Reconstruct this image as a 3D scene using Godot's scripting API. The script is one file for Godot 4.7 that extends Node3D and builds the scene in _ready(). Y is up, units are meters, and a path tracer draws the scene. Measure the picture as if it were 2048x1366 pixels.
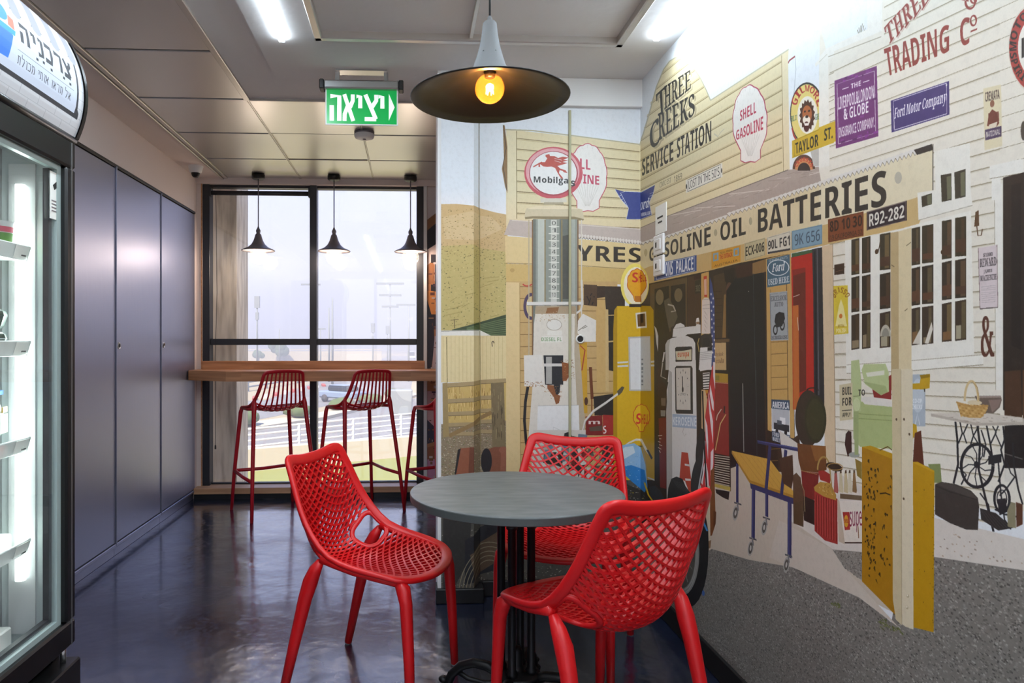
extends Node3D
# A corner cafe beside a big window: red moulded chairs, a round table, a photo mural, a drinks cooler.
# x right, y up, -z into the room. Wall prints are drawn into images in wall millimetres.

var M := {}
var taken := {}

class MB:
	var st := SurfaceTool.new()
	func _init(smooth := false):
		st.begin(Mesh.PRIMITIVE_TRIANGLES)
		st.set_smooth_group(0 if smooth else -1)
	func sm(b):
		st.set_smooth_group(0 if b else -1)
		return self
	func tri(a: Vector3, b: Vector3, c: Vector3):
		st.add_vertex(a); st.add_vertex(c); st.add_vertex(b)
	func quad(a: Vector3, b: Vector3, c: Vector3, d: Vector3):
		tri(a, b, c); tri(a, c, d)
	func oq(a: Vector3, b: Vector3, c: Vector3, d: Vector3, mid: Vector3):
		if (b - a).cross(c - a).dot((a + b + c + d) * 0.25 - mid) < 0.0:
			quad(d, c, b, a)
		else:
			quad(a, b, c, d)
	func box(c: Vector3, s: Vector3, ch := 0.0, b := Basis()):
		var h := s * 0.5
		var v := {}
		for sx in [-1, 1]:
			for sy in [-1, 1]:
				for sz in [-1, 1]:
					var sg := Vector3(sx, sy, sz)
					for k in 3:
						var p := sg * (h - Vector3.ONE * ch)
						p[k] = sg[k] * h[k]
						v[[sx, sy, sz, k]] = c + b * p
		var lo := [-1, 1]
		for k in 3:
			for s0 in lo:
				var f := []
				for q in [[-1, -1], [1, -1], [1, 1], [-1, 1]]:
					var key := [0, 0, 0, k]
					key[k] = s0; key[(k + 1) % 3] = q[0]; key[(k + 2) % 3] = q[1]
					f.append(v[key])
				oq(f[0], f[1], f[2], f[3], c)
		if ch <= 0.0:
			return self
		for k in 3:
			var i := (k + 1) % 3
			var j := (k + 2) % 3
			for si in lo:
				for sj in lo:
					var a := [0, 0, 0, i]; a[i] = si; a[j] = sj; a[k] = -1
					var a2 := a.duplicate(); a2[k] = 1
					var d := a.duplicate(); d[3] = j
					var d2 := a2.duplicate(); d2[3] = j
					oq(v[a], v[a2], v[d2], v[d], c)
		for sx in lo:
			for sy in lo:
				for sz in lo:
					var a: Vector3 = v[[sx, sy, sz, 0]]
					var e: Vector3 = v[[sx, sy, sz, 1]]
					var g: Vector3 = v[[sx, sy, sz, 2]]
					if (e - a).cross(g - a).dot(a - c) < 0.0: tri(a, g, e)
					else: tri(a, e, g)
		return self
	func bx(x0, x1, y0, y1, z0, z1, ch := 0.0):
		return box(Vector3(x0 + x1, y0 + y1, z0 + z1) * 0.5, Vector3(absf(x1 - x0), absf(y1 - y0), absf(z1 - z0)), ch)
	func rings(list: Array, closed: bool, caps: bool):
		var n: int = list[0].size()
		var m := list.size()
		for i in (m if closed else m - 1):
			var a: Array = list[i]
			var b: Array = list[(i + 1) % m]
			for j in n:
				var k := (j + 1) % n
				quad(a[k], a[j], b[j], b[k])
		if caps and not closed:
			for e in [0, m - 1]:
				var r: Array = list[e]
				var c := Vector3.ZERO
				for p in r: c += p
				c /= n
				for j in n:
					if e == 0: tri(c, r[j], r[(j + 1) % n])
					else: tri(c, r[(j + 1) % n], r[j])
	func tube(pts: Array, rad, sides := 10, flat := 1.0):
		var list := []
		var up := Vector3.UP
		var n := pts.size()
		for i in n:
			var t: Vector3 = (pts[mini(i + 1, n - 1)] - pts[maxi(i - 1, 0)]).normalized()
			if i == 0:
				up = Vector3.UP if absf(t.y) < 0.9 else Vector3.RIGHT
			var side := t.cross(up).normalized()
			up = side.cross(t).normalized()
			var r: float = rad[i] if rad is Array else rad
			var ring := []
			for j in sides:
				var a := TAU * j / sides
				ring.append(pts[i] + side * cos(a) * r + up * sin(a) * r * flat)
			list.append(ring)
		rings(list, false, true)
		return self
	func sweep(pts: Array, nor: Array, w, t: float, closed: bool, sides := 4):
		var list := []
		var n := pts.size()
		for i in n:
			var a: Vector3 = pts[(i + n - 1) % n] if closed else pts[maxi(i - 1, 0)]
			var b: Vector3 = pts[(i + 1) % n] if closed else pts[mini(i + 1, n - 1)]
			var tg := (b - a).normalized()
			var bn := tg.cross(nor[i]).normalized()
			var nn := bn.cross(tg).normalized()
			var ww: float = w[i] if w is Array else w
			var ring := []
			for j in sides:
				var an := TAU * (j + 0.5) / sides
				var cx := cos(an); var sy := sin(an)
				if sides == 4:
					cx = signf(cx); sy = signf(sy)
				else:
					cx = signf(cx) * pow(absf(cx), 0.6); sy = signf(sy) * pow(absf(sy), 0.75)
				ring.append(pts[i] + bn * cx * ww - nn * sy * t)
			list.append(ring)
		rings(list, closed, true)
		return self
	func lathe(prof: Array, segs := 32, c := Vector3.ZERO):
		for i in prof.size() - 1:
			var p: Vector2 = prof[i]
			var q: Vector2 = prof[i + 1]
			for j in segs:
				var a := TAU * j / segs
				var b := TAU * (j + 1) / segs
				var p0 := c + Vector3(p.x * cos(a), p.y, p.x * sin(a))
				var p1 := c + Vector3(p.x * cos(b), p.y, p.x * sin(b))
				var q0 := c + Vector3(q.x * cos(a), q.y, q.x * sin(a))
				var q1 := c + Vector3(q.x * cos(b), q.y, q.x * sin(b))
				if p.x > 0.0: tri(p1, p0, q0)
				if q.x > 0.0: tri(p1, q0, q1)
		return self
	func prism(poly: Array, y0: float, y1: float):
		# poly: Vector2(x, z) outline, extruded along y
		var pk := PackedVector2Array(poly)
		if not Geometry2D.is_polygon_clockwise(pk): pk.reverse()
		var ix := Geometry2D.triangulate_polygon(pk)
		for i in range(0, ix.size(), 3):
			var a := pk[ix[i]]; var b := pk[ix[i + 1]]; var c := pk[ix[i + 2]]
			var up := (Vector3(b.x - a.x, 0, b.y - a.y)).cross(Vector3(c.x - a.x, 0, c.y - a.y)).y > 0
			for y in [y0, y1]:
				if up == (y == y1): tri(Vector3(a.x, y, a.y), Vector3(b.x, y, b.y), Vector3(c.x, y, c.y))
				else: tri(Vector3(a.x, y, a.y), Vector3(c.x, y, c.y), Vector3(b.x, y, b.y))
		var n := pk.size()
		var mid := Vector2.ZERO
		for p in pk: mid += p / n
		for i in n:
			var a := pk[i]; var b := pk[(i + 1) % n]
			oq(Vector3(a.x, y0, a.y), Vector3(b.x, y0, b.y), Vector3(b.x, y1, b.y), Vector3(a.x, y1, a.y), Vector3(mid.x, (y0 + y1) * 0.5, mid.y))
		return self
	func mesh() -> ArrayMesh:
		st.generate_normals()
		return st.commit()

func mat(key: String, col: Color, rough := 0.6, metal := 0.0) -> StandardMaterial3D:
	var m := StandardMaterial3D.new()
	m.albedo_color = col; m.roughness = rough; m.metallic = metal
	M[key] = m
	return m

func noise_tex(seed_: int, freq: float, size: int, ramp: Gradient = null, octaves := 4) -> ImageTexture:
	var f := FastNoiseLite.new()
	f.seed = seed_; f.frequency = freq; f.fractal_octaves = octaves
	var im := f.get_seamless_image(size, size)
	if ramp:
		var o := Image.create(size, size, false, Image.FORMAT_RGB8)
		for y in size:
			for x in size:
				o.set_pixel(x, y, ramp.sample(im.get_pixel(x, y).r))
		im = o
	return ImageTexture.create_from_image(im)

func bump_tex(seed_: int, freq: float, size: int, amount: float, octaves := 4, sx := 1) -> ImageTexture:
	var f := FastNoiseLite.new()
	f.seed = seed_; f.frequency = freq; f.fractal_octaves = octaves
	var im := f.get_seamless_image(size, size)
	if sx > 1:
		im.resize(size, size / sx, Image.INTERPOLATE_LANCZOS)
	im.convert(Image.FORMAT_RGBA8)
	im.bump_map_to_normal_map(amount)
	return ImageTexture.create_from_image(im)

func grad(cols: Array) -> Gradient:
	var g := Gradient.new()
	g.offsets = PackedFloat32Array(range(cols.size()).map(func(i): return float(i) / (cols.size() - 1)))
	g.colors = PackedColorArray(cols)
	return g

func numbered(n: String) -> String:
	if not taken.has(n):
		taken[n] = 0
		return n
	taken[n] += 1
	return "%s_%03d" % [n, taken[n]]

func tag(o: Node, label: String, cat := "", group := "", kind := ""):
	if label: o.set_meta("label", label)
	if cat: o.set_meta("category", cat)
	if group: o.set_meta("group", group)
	if kind: o.set_meta("kind", kind)
	return o

func thing(n: String, label: String, cat: String, at := Vector3.ZERO, turn := 0.0, group := "") -> Node3D:
	var o := Node3D.new()
	o.name = numbered(n)
	add_child(o)
	o.position = at; o.rotation.y = turn
	tag(o, label, cat, group)
	return o

func mk(n: String, b, m: Material, parent: Node = self, at := Vector3.ZERO) -> MeshInstance3D:
	var o := MeshInstance3D.new()
	o.mesh = b.mesh() if b is MB else b
	o.material_override = m
	o.name = numbered(n) if parent == self else n
	parent.add_child(o, true)
	o.position = at
	o.cast_shadow = GeometryInstance3D.SHADOW_CASTING_SETTING_ON
	return o

func struct(n: String, b, m: Material, label := "", parent: Node = self) -> MeshInstance3D:
	var o := mk(n, b, m, parent)
	if parent == self: o.set_meta("kind", "structure")
	if label: o.set_meta("label", label)
	return o

func one(n: String, label: String, cat: String, b, m: Material, group := "", at := Vector3.ZERO) -> MeshInstance3D:
	var o := mk(n, b, m, self, at)
	tag(o, label, cat, group)
	return o

func copy(o: Node3D, at: Vector3, turn: float, label: String) -> Node3D:
	var c: Node3D = o.duplicate()
	c.name = numbered(String(o.name).trim_suffix("_001"))
	add_child(c)
	c.position = at; c.rotation.y = turn
	c.set_meta("label", label)
	return c

# ---------- flat print drawn into images ----------
var cvs := []
var fonts := {}
var glyphs := {}
var prng := RandomNumberGenerator.new()

func canvas(w: int, h: int, u0: float, u1: float, v0: float, v1: float, base: int) -> Dictionary:
	var im := Image.create(w * 2, h * 2, false, Image.FORMAT_RGB8)
	im.fill(Color.hex((base << 8) | 255))
	return {"im": im, "u0": u0, "v1": v1, "su": w * 2.0 / (u1 - u0), "sv": h * 2.0 / (v1 - v0), "w": w * 2, "h": h * 2}

func canvas_done(c: Dictionary, grain := 0.0) -> ImageTexture:
	var im: Image = c.im
	if grain > 0.0:
		# uneven ink: fine and coarse specks of lighter and darker print
		im.convert(Image.FORMAT_RGBA8)
		for k in 2:
			var f := FastNoiseLite.new()
			f.seed = 60 + k; f.frequency = [.11, .02][k]; f.fractal_octaves = 4
			var ns := f.get_seamless_image(512, 512)
			var ov := Image.create(512, 512, false, Image.FORMAT_RGBA8)
			for y in 512:
				for x in 512:
					var g := ns.get_pixel(x, y).r - .5
					ov.set_pixel(x, y, Color(.12, .10, .07, minf(absf(g) * grain, .5)) if g < 0 else Color(1, .99, .96, minf(g * grain, .5)))
			for y in range(0, c.h, 512):
				for x in range(0, c.w, 512): im.blend_rect(ov, Rect2i(0, 0, 512, 512), Vector2i(x, y))
		im.convert(Image.FORMAT_RGB8)
	im.resize(c.w / 2, c.h / 2, Image.INTERPOLATE_BILINEAR)
	return ImageTexture.create_from_image(im)

func fill(pts: PackedVector2Array, col: Color):
	for c in cvs:
		var q := PackedVector2Array()
		var lo := INF; var hi := -INF; var xl := INF; var xh := -INF
		for p in pts:
			var t := Vector2((p.x - c.u0) * c.su, (c.v1 - p.y) * c.sv)
			lo = minf(lo, t.y); hi = maxf(hi, t.y); xl = minf(xl, t.x); xh = maxf(xh, t.x)
			q.append(t)
		if xh < 0.0 or xl > c.w or hi < 0.0 or lo > c.h: continue
		var n := q.size()
		var im: Image = c.im
		var w: int = c.w
		for y in range(maxi(0, ceili(lo - 0.5)), mini(c.h, ceili(hi - 0.5))):
			var yc := y + 0.5
			var xs := []
			var a := q[n - 1]
			for b in q:
				if (a.y <= yc) != (b.y <= yc):
					xs.append(a.x + (yc - a.y) / (b.y - a.y) * (b.x - a.x))
				a = b
			if xs.size() > 2: xs.sort()
			elif xs.size() == 2 and xs[0] > xs[1]: xs.reverse()
			for i in range(0, xs.size() - 1, 2):
				var x0 := maxi(0, ceili(xs[i] - 0.5))
				var x1 := mini(w, ceili(xs[i + 1] - 0.5))
				if x1 > x0: im.fill_rect(Rect2i(x0, y, x1 - x0, 1), col)

func hexc(c: int) -> Color:
	return Color.hex((c << 8) | 255)

func pv(a: Array) -> PackedVector2Array:
	var o := PackedVector2Array()
	for i in range(0, a.size(), 2): o.append(Vector2(a[i], a[i + 1]))
	return o

func p(c: int, a: Array):
	fill(pv(a), hexc(c))

func stroke(c: int, wu: float, wv: float, q: PackedVector2Array):
	var lft := PackedVector2Array()
	var rgt := PackedVector2Array()
	var n := q.size()
	for i in n:
		var d := q[mini(i + 1, n - 1)] - q[maxi(i - 1, 0)]
		var s := Vector2(d.x / wu, d.y / wv).normalized()
		var o := Vector2(-s.y * wu, s.x * wv) * 0.5
		lft.append(q[i] + o)
		rgt.append(q[i] - o)
	rgt.reverse()
	lft.append_array(rgt)
	fill(lft, hexc(c))

func l(c: int, wu: float, wv: float, a: Array):
	stroke(c, wu, wv, pv(a))

func oval(a: Array, a0: float, a1: float, n: int) -> PackedVector2Array:
	var q := PackedVector2Array()
	for i in n:
		var t := deg_to_rad(a0 + (a1 - a0) * i / (n - 1.0))
		q.append(Vector2(a[0] + a[2] * cos(t) + a[4] * sin(t), a[1] + a[3] * cos(t) + a[5] * sin(t)))
	return q

func e(c: int, a: Array, a0 := 0.0, a1 := 360.0):
	fill(oval(a, a0, a1, 33), hexc(c))

func o(c: int, wu: float, wv: float, a: Array, a0: float, a1: float, n: int):
	stroke(c, wu, wv, oval(a, a0, a1, n))

func t(c: int, s: String, f: String, a: Array):
	var key := s + "|" + f
	if not glyphs.has(key):
		if not fonts.has(f):
			var sf := SystemFont.new()
			sf.font_names = PackedStringArray(["Droid Serif" if f[0] == "r" else "Droid Sans"])
			sf.font_weight = 400 if f == "n" else 700
			fonts[f] = sf
		var tm := TextMesh.new()
		tm.font = fonts[f]; tm.text = s; tm.depth = 0.0; tm.font_size = 48; tm.curve_step = 2.0
		var arr := tm.get_mesh_arrays()
		var src: PackedVector3Array = arr[Mesh.ARRAY_VERTEX]
		var vs := PackedVector2Array()
		if arr[Mesh.ARRAY_INDEX]:
			for i in arr[Mesh.ARRAY_INDEX]: vs.append(Vector2(src[i].x, src[i].y))
		else:
			for w in src: vs.append(Vector2(w.x, w.y))
		var lo := Vector2(INF, INF); var hi := -lo
		for i in vs.size():
			if f == "ri": vs[i].x += vs[i].y * 0.35
			lo = lo.min(vs[i]); hi = hi.max(vs[i])
		for i in vs.size(): vs[i] = (vs[i] - lo) / (hi - lo)
		glyphs[key] = vs
	var q := pv(a)
	var col := hexc(c)
	var g: PackedVector2Array = glyphs[key]
	for i in range(0, g.size(), 3):
		var tr := PackedVector2Array()
		for j in 3:
			var w := g[i + j]
			tr.append(q[0].lerp(q[1], w.x).lerp(q[3].lerp(q[2], w.x), w.y))
		fill(tr, col)

func n(cols: Array, a: Array, count: int, s0: float, s1: float):
	var q := pv(a)
	var lo := q[0]; var hi := q[0]
	for w in q:
		lo = lo.min(w); hi = hi.max(w)
	for c in cvs:
		lo.x = maxf(lo.x, -20.0); hi.x = minf(hi.x, 2950.0); lo.y = maxf(lo.y, 0.0)
	for i in count:
		var w := Vector2(prng.randf_range(lo.x, hi.x), prng.randf_range(lo.y, hi.y))
		if not Geometry2D.is_point_in_polygon(w, q): continue
		var s := Vector2(prng.randf_range(s0, s1), prng.randf_range(s0, s1) * 0.6)
		var col := hexc(cols[prng.randi() % cols.size()])
		for c in cvs:
			c.im.fill_rect(Rect2i(int((w.x - c.u0) * c.su), int((c.v1 - w.y) * c.sv), maxi(1, int(s.x * c.su)), maxi(1, int(s.y * c.sv))), col)

# block letters of the Hebrew alphabet as pen strokes in a unit box
const HEB := {
	"h": [[0, .92, .92, .92, .92, 0], [.14, .58, .14, 0]], "z": [[.95, 1, .95, .78, .58, .52], [.06, 1, .92, .08], [0, .08, .95, .08]],
	"r": [[0, .92, .9, .92, .9, 0]], "k": [[0, .92, .82, .92, .9, .5, .82, .08, 0, .08]], "n": [[.25, .92, .8, .92, .8, .08, .05, .08]],
	"y": [[.1, .92, .75, .92, .75, .48]], "a": [[.05, 1, .95, 0], [.9, 1, .9, .76, .62, .5], [.08, 0, .1, .26, .4, .56]],
	"l": [[.12, 1.35, .12, .92, .9, .92, .85, .55, .4, 0]], "t": [[.05, .92, .9, .92, .9, 0], [.28, .92, .28, .1, .02, .07]],
	"v": [[.15, .92, .75, .92, .75, 0]], "m": [[.05, 1, .3, .6, .1, 0], [.3, .85, .6, .95, .9, .75, .9, .08, .5, .08]]}

func hebrew(c: int, word: String, x: float, y: float, h: float, adv: float, pen: float, wide := 0.75):
	for ch in word:
		if ch == " ":
			x += adv * 0.55
			continue
		var k := 0.6 if ch in "yv" else (0.75 if ch == "n" else 1.0)
		for s in HEB[ch]:
			var q := []
			for i in range(0, s.size(), 2): q += [x + s[i] * adv * wide * k, y + s[i + 1] * h]
			l(c, pen, pen, q)
		x += adv * k

# ---------- moulded shells ----------
func crom(a: Array, s: float):
	var n: int = a.size() - 1
	var f := clampf(s, 0.0, 1.0) * n
	var i := mini(int(f), n - 1)
	var t := f - i
	var p0 = a[maxi(i - 1, 0)]; var p1 = a[i]; var p2 = a[i + 1]; var p3 = a[mini(i + 2, n)]
	return 0.5 * ((2.0 * p1) + (p2 - p0) * t + (2.0 * p0 - 5.0 * p1 + 4.0 * p2 - p3) * t * t + (3.0 * p1 - p0 - 3.0 * p2 + p3) * t * t * t)

var sc: Array
var se: Array
var sw: Array
func shell(u: float, s: float) -> Vector3:
	var c: Vector2 = crom(sc, s)
	var d: Vector2 = crom(se, s)
	var q := c.lerp(d, pow(absf(u), 2.3))
	return Vector3(u * crom(sw, s), q.y, -q.x)

func shell_n(u: float, s: float) -> Vector3:
	var a := shell(u + 0.01, s) - shell(u - 0.01, s)
	var b := shell(u, minf(s + 0.01, 1.0)) - shell(u, maxf(s - 0.01, 0.0))
	return a.cross(b).normalized()

func loop_us(u0: float, u1: float, s0: float, s1: float, ru: float, rs: float, per := 8, edge := 12) -> Array:
	var o := []
	var cs := [[u1 - ru, s1 - rs, 0.0], [u0 + ru, s1 - rs, 90.0], [u0 + ru, s0 + rs, 180.0], [u1 - ru, s0 + rs, 270.0]]
	for k in 4:
		var c = cs[k]
		for i in per + 1:
			var a := deg_to_rad(c[2] + 90.0 * i / per)
			o.append(Vector2(c[0] + ru * cos(a), c[1] + rs * sin(a)))
		var last: Vector2 = o[-1]
		var d = cs[(k + 1) % 4]
		var an := deg_to_rad(d[2])
		var nx := Vector2(d[0] + ru * cos(an), d[1] + rs * sin(an))
		for i in range(1, edge): o.append(last.lerp(nx, float(i) / edge))
	return o

func shell_sweep(b: MB, us: Array, w, t: float, closed: bool, sides := 4, lift := 0.0):
	var pts := []; var nor := []
	for q in us:
		var nn := shell_n(q.x, q.y)
		pts.append(shell(q.x, q.y) + nn * lift); nor.append(nn)
	b.sweep(pts, nor, w, t, closed, sides)

func make_chair() -> Node3D:
	sc = [Vector2(.225, .436), Vector2(.10, .435), Vector2(-.02, .427), Vector2(-.13, .424), Vector2(-.205, .452), Vector2(-.238, .53), Vector2(-.262, .66), Vector2(-.298, .800)]
	se = [Vector2(.165, .452), Vector2(.085, .468), Vector2(.0, .482), Vector2(-.09, .510), Vector2(-.158, .572), Vector2(-.208, .650), Vector2(-.245, .735), Vector2(-.285, .822)]
	sw = [.200, .222, .232, .234, .228, .215, .200, .180]
	var t := thing("moulded_chair", "", "chair", Vector3.ZERO, 0.0, "red moulded lattice chairs round the grey table")
	var red: Material = M.red
	var rim := MB.new(true)
	var us := loop_us(-1, 1, 0.0, 1.0, .24, .05)
	var ws := []
	for q in us: ws.append(.017 + .004 * smoothstep(.8, 1.0, q.y) + .004 * smoothstep(.2, .0, q.y))
	shell_sweep(rim, us, ws, .010, true, 12)
	mk("rim_frame", rim, red, t)
	var lat := MB.new(false)
	var du := .22; var k := 6.6
	for fam in [-1.0, 1.0]:
		for i in range(-30, 36):
			var line := []
			for j in 61:
				var u := -1.0 + 2.0 * j / 60.0
				var s: float = fam * u / k + (i * du) / k + .02
				var inside: bool = s > .012 and s < .985 and not (absf(u) > .50 and absf(u) < .97 and s > .375 and s < .605)
				var cu := absf(u) - .78
				if inside and cu > 0.0 and (s > .95 or s < .05):
					var cs := (s - .95 if s > .95 else .05 - s) / .05
					if (cu / .22) * (cu / .22) + cs * cs > 1.0: inside = false
				if inside: line.append(Vector2(u, s))
				elif line.size() > 1:
					shell_sweep(lat, line, .0033, .0062, false)
					line = []
				else: line = []
			if line.size() > 1: shell_sweep(lat, line, .0033, .0062, false)
	mk("lattice", lat, red, t)
	for sd in [-1.0, 1.0]:
		var h := MB.new(true)
		shell_sweep(h, loop_us(.53 if sd > 0 else -.965, .965 if sd > 0 else -.53, .39, .59, .14, .06, 6, 5), .010, .007, true, 8)
		mk("side_opening_frame", h, red, t)
		var fl := MB.new(true)
		fl.tube([Vector3(sd * .196, .447, -.152), Vector3(sd * .202, .425, -.172), Vector3(sd * .207, .38, -.184), Vector3(sd * .211, .2, -.196), Vector3(sd * .214, .006, -.205)], [.016, .0245, .0215, .018, .0145], 14)
		mk("leg", fl, red, t)
		var rl := MB.new(true)
		rl.tube([Vector3(sd * .233, .494, .120), Vector3(sd * .231, .462, .142), Vector3(sd * .228, .42, .162), Vector3(sd * .229, .36, .182), Vector3(sd * .234, .2, .222), Vector3(sd * .240, .006, .268)], [.013, .022, .0265, .0242, .0198, .015], 14)
		mk("leg", rl, red, t)
		var ra := MB.new(true)
		ra.tube([Vector3(sd * .197, .442, -.160), Vector3(sd * .216, .457, -.08), Vector3(sd * .225, .470, .0), Vector3(sd * .230, .488, .065), Vector3(sd * .230, .505, .115)], [.016, .014, .013, .014, .018], 10)
		mk("seat_rail", ra, red, t)
		for z in [-.205, .268]:
			mk("foot_pad", MB.new().lathe([Vector2(0, 0), Vector2(.012, 0), Vector2(.012, .006), Vector2(0, .006)], 12, Vector3(sd * (.214 if z < 0 else .240), 0, z)), M.pad, t)
	return t

func make_stool() -> Node3D:
	sc = [Vector2(.185, .750), Vector2(.06, .742), Vector2(-.08, .738), Vector2(-.145, .765), Vector2(-.172, .83), Vector2(-.19, .92), Vector2(-.21, 1.03)]
	se = [Vector2(.165, .758), Vector2(.06, .768), Vector2(-.05, .780), Vector2(-.115, .815), Vector2(-.150, .87), Vector2(-.178, .94), Vector2(-.203, 1.02)]
	sw = [.178, .195, .198, .188, .172, .156, .142]
	var t := thing("bar_stool", "", "stool", Vector3.ZERO, 0.0, "red slatted bar stools at the window counter")
	var red: Material = M.red2
	var rim := MB.new(true)
	shell_sweep(rim, loop_us(-1, 1, 0, 1, .2, .05), .012, .008, true, 8)
	mk("rim_frame", rim, red, t)
	for i in 9:
		var u := -.8 + .2 * i
		var line := []
		for j in 25: line.append(Vector2(u, .01 + .98 * j / 24.0))
		var b := MB.new()
		shell_sweep(b, line, .0052, .004, false)
		mk("slat", b, red, t)
	for s in [.12, .28, .42, .50]:
		var line := []
		for j in 17: line.append(Vector2(-.97 + 1.94 * j / 16.0, s))
		var b := MB.new()
		shell_sweep(b, line, .005, .0035, false)
		mk("cross_rib", b, red, t)
	for sd in [-1.0, 1.0]:
		mk("leg", MB.new(true).tube([Vector3(sd * .180, .758, -.155), Vector3(sd * .186, .72, -.165), Vector3(sd * .222, .28, -.200), Vector3(sd * .238, 0, -.215)], [.013, .015, .0135, .012], 10), red, t)
		mk("leg", MB.new(true).tube([Vector3(sd * .185, .84, .125), Vector3(sd * .188, .79, .128), Vector3(sd * .194, .73, .138), Vector3(sd * .228, .27, .205), Vector3(sd * .245, 0, .240)], [.010, .019, .0155, .0135, .012], 10), red, t)
		mk("side_rail", MB.new(true).tube([Vector3(sd * .18, .752, -.15), Vector3(sd * .196, .756, 0), Vector3(sd * .19, .765, .13)], .011, 8), red, t)
		mk("footrest_bar", MB.new(true).tube([Vector3(sd * .222, .29, -.198), Vector3(sd * .224, .272, 0), Vector3(sd * .227, .268, .2)], .0125, 8), red, t)
	mk("footrest_bar", MB.new(true).tube([Vector3(-.222, .29, -.198), Vector3(0, .282, -.206), Vector3(.222, .29, -.198)], .0125, 8), red, t)
	return t

func wood(key: String, seed_: int, dark: Color, light: Color):
	var f := FastNoiseLite.new()
	f.seed = seed_; f.frequency = 0.012; f.fractal_octaves = 5
	var im := Image.create(512, 256, false, Image.FORMAT_RGB8)
	for y in 256:
		for x in 512:
			var g := f.get_noise_2d(x * .22, y * 2.6) * .5 + .5
			g = g * .65 + .35 * (f.get_noise_2d(x * .5 + 900, y * 9.0) * .5 + .5)
			im.set_pixel(x, y, dark.lerp(light, clampf(g * 1.5 - .25, 0, 1)))
	var m := mat(key, Color.WHITE, .42)
	m.albedo_texture = ImageTexture.create_from_image(im)
	m.uv1_triplanar = true; m.uv1_world_triplanar = true; m.uv1_scale = Vector3(.8, 2.2, 2.2)

func area(at: Vector3, size: Vector2, energy: float, col: Color, basis_: Basis):
	var a := AreaLight3D.new()
	a.name = numbered("area_light")
	a.area_size = size; a.light_energy = energy; a.light_color = col
	a.shadow_enabled = true
	a.area_range = 12.0
	add_child(a)
	a.global_transform = Transform3D(basis_, at)

func omni(at: Vector3, energy: float, col: Color, size := .02):
	var a := OmniLight3D.new()
	a.name = numbered("bulb_light")
	a.light_energy = energy; a.light_color = col; a.light_size = size; a.omni_range = 10.0; a.omni_attenuation = 2.0
	a.shadow_enabled = true
	add_child(a)
	a.position = at

func glow(key: String, col: Color, en: float) -> StandardMaterial3D:
	var m := mat(key, col, .5)
	m.emission_enabled = true; m.emission = col; m.emission_energy_multiplier = en
	return m

func uv_panel(a: Vector3, b: Vector3, c: Vector3, d: Vector3, u0 := 0.0, u1 := 1.0, st: SurfaceTool = null) -> SurfaceTool:
	# a bottom-left, b bottom-right, c top-right, d top-left as seen from the front
	if st == null:
		st = SurfaceTool.new()
		st.begin(Mesh.PRIMITIVE_TRIANGLES)
	var nn := (b - a).cross(d - a).normalized()
	for q in [[a, u0, 1], [c, u1, 0], [b, u1, 1], [a, u0, 1], [d, u0, 0], [c, u1, 0]]:
		st.set_normal(nn); st.set_uv(Vector2(q[1], q[2])); st.add_vertex(q[0])
	return st

func printed(key: String, tex: Texture2D, rough := .5) -> StandardMaterial3D:
	var m := mat(key, Color.WHITE, rough)
	m.albedo_texture = tex
	m.texture_repeat = false
	return m

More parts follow.
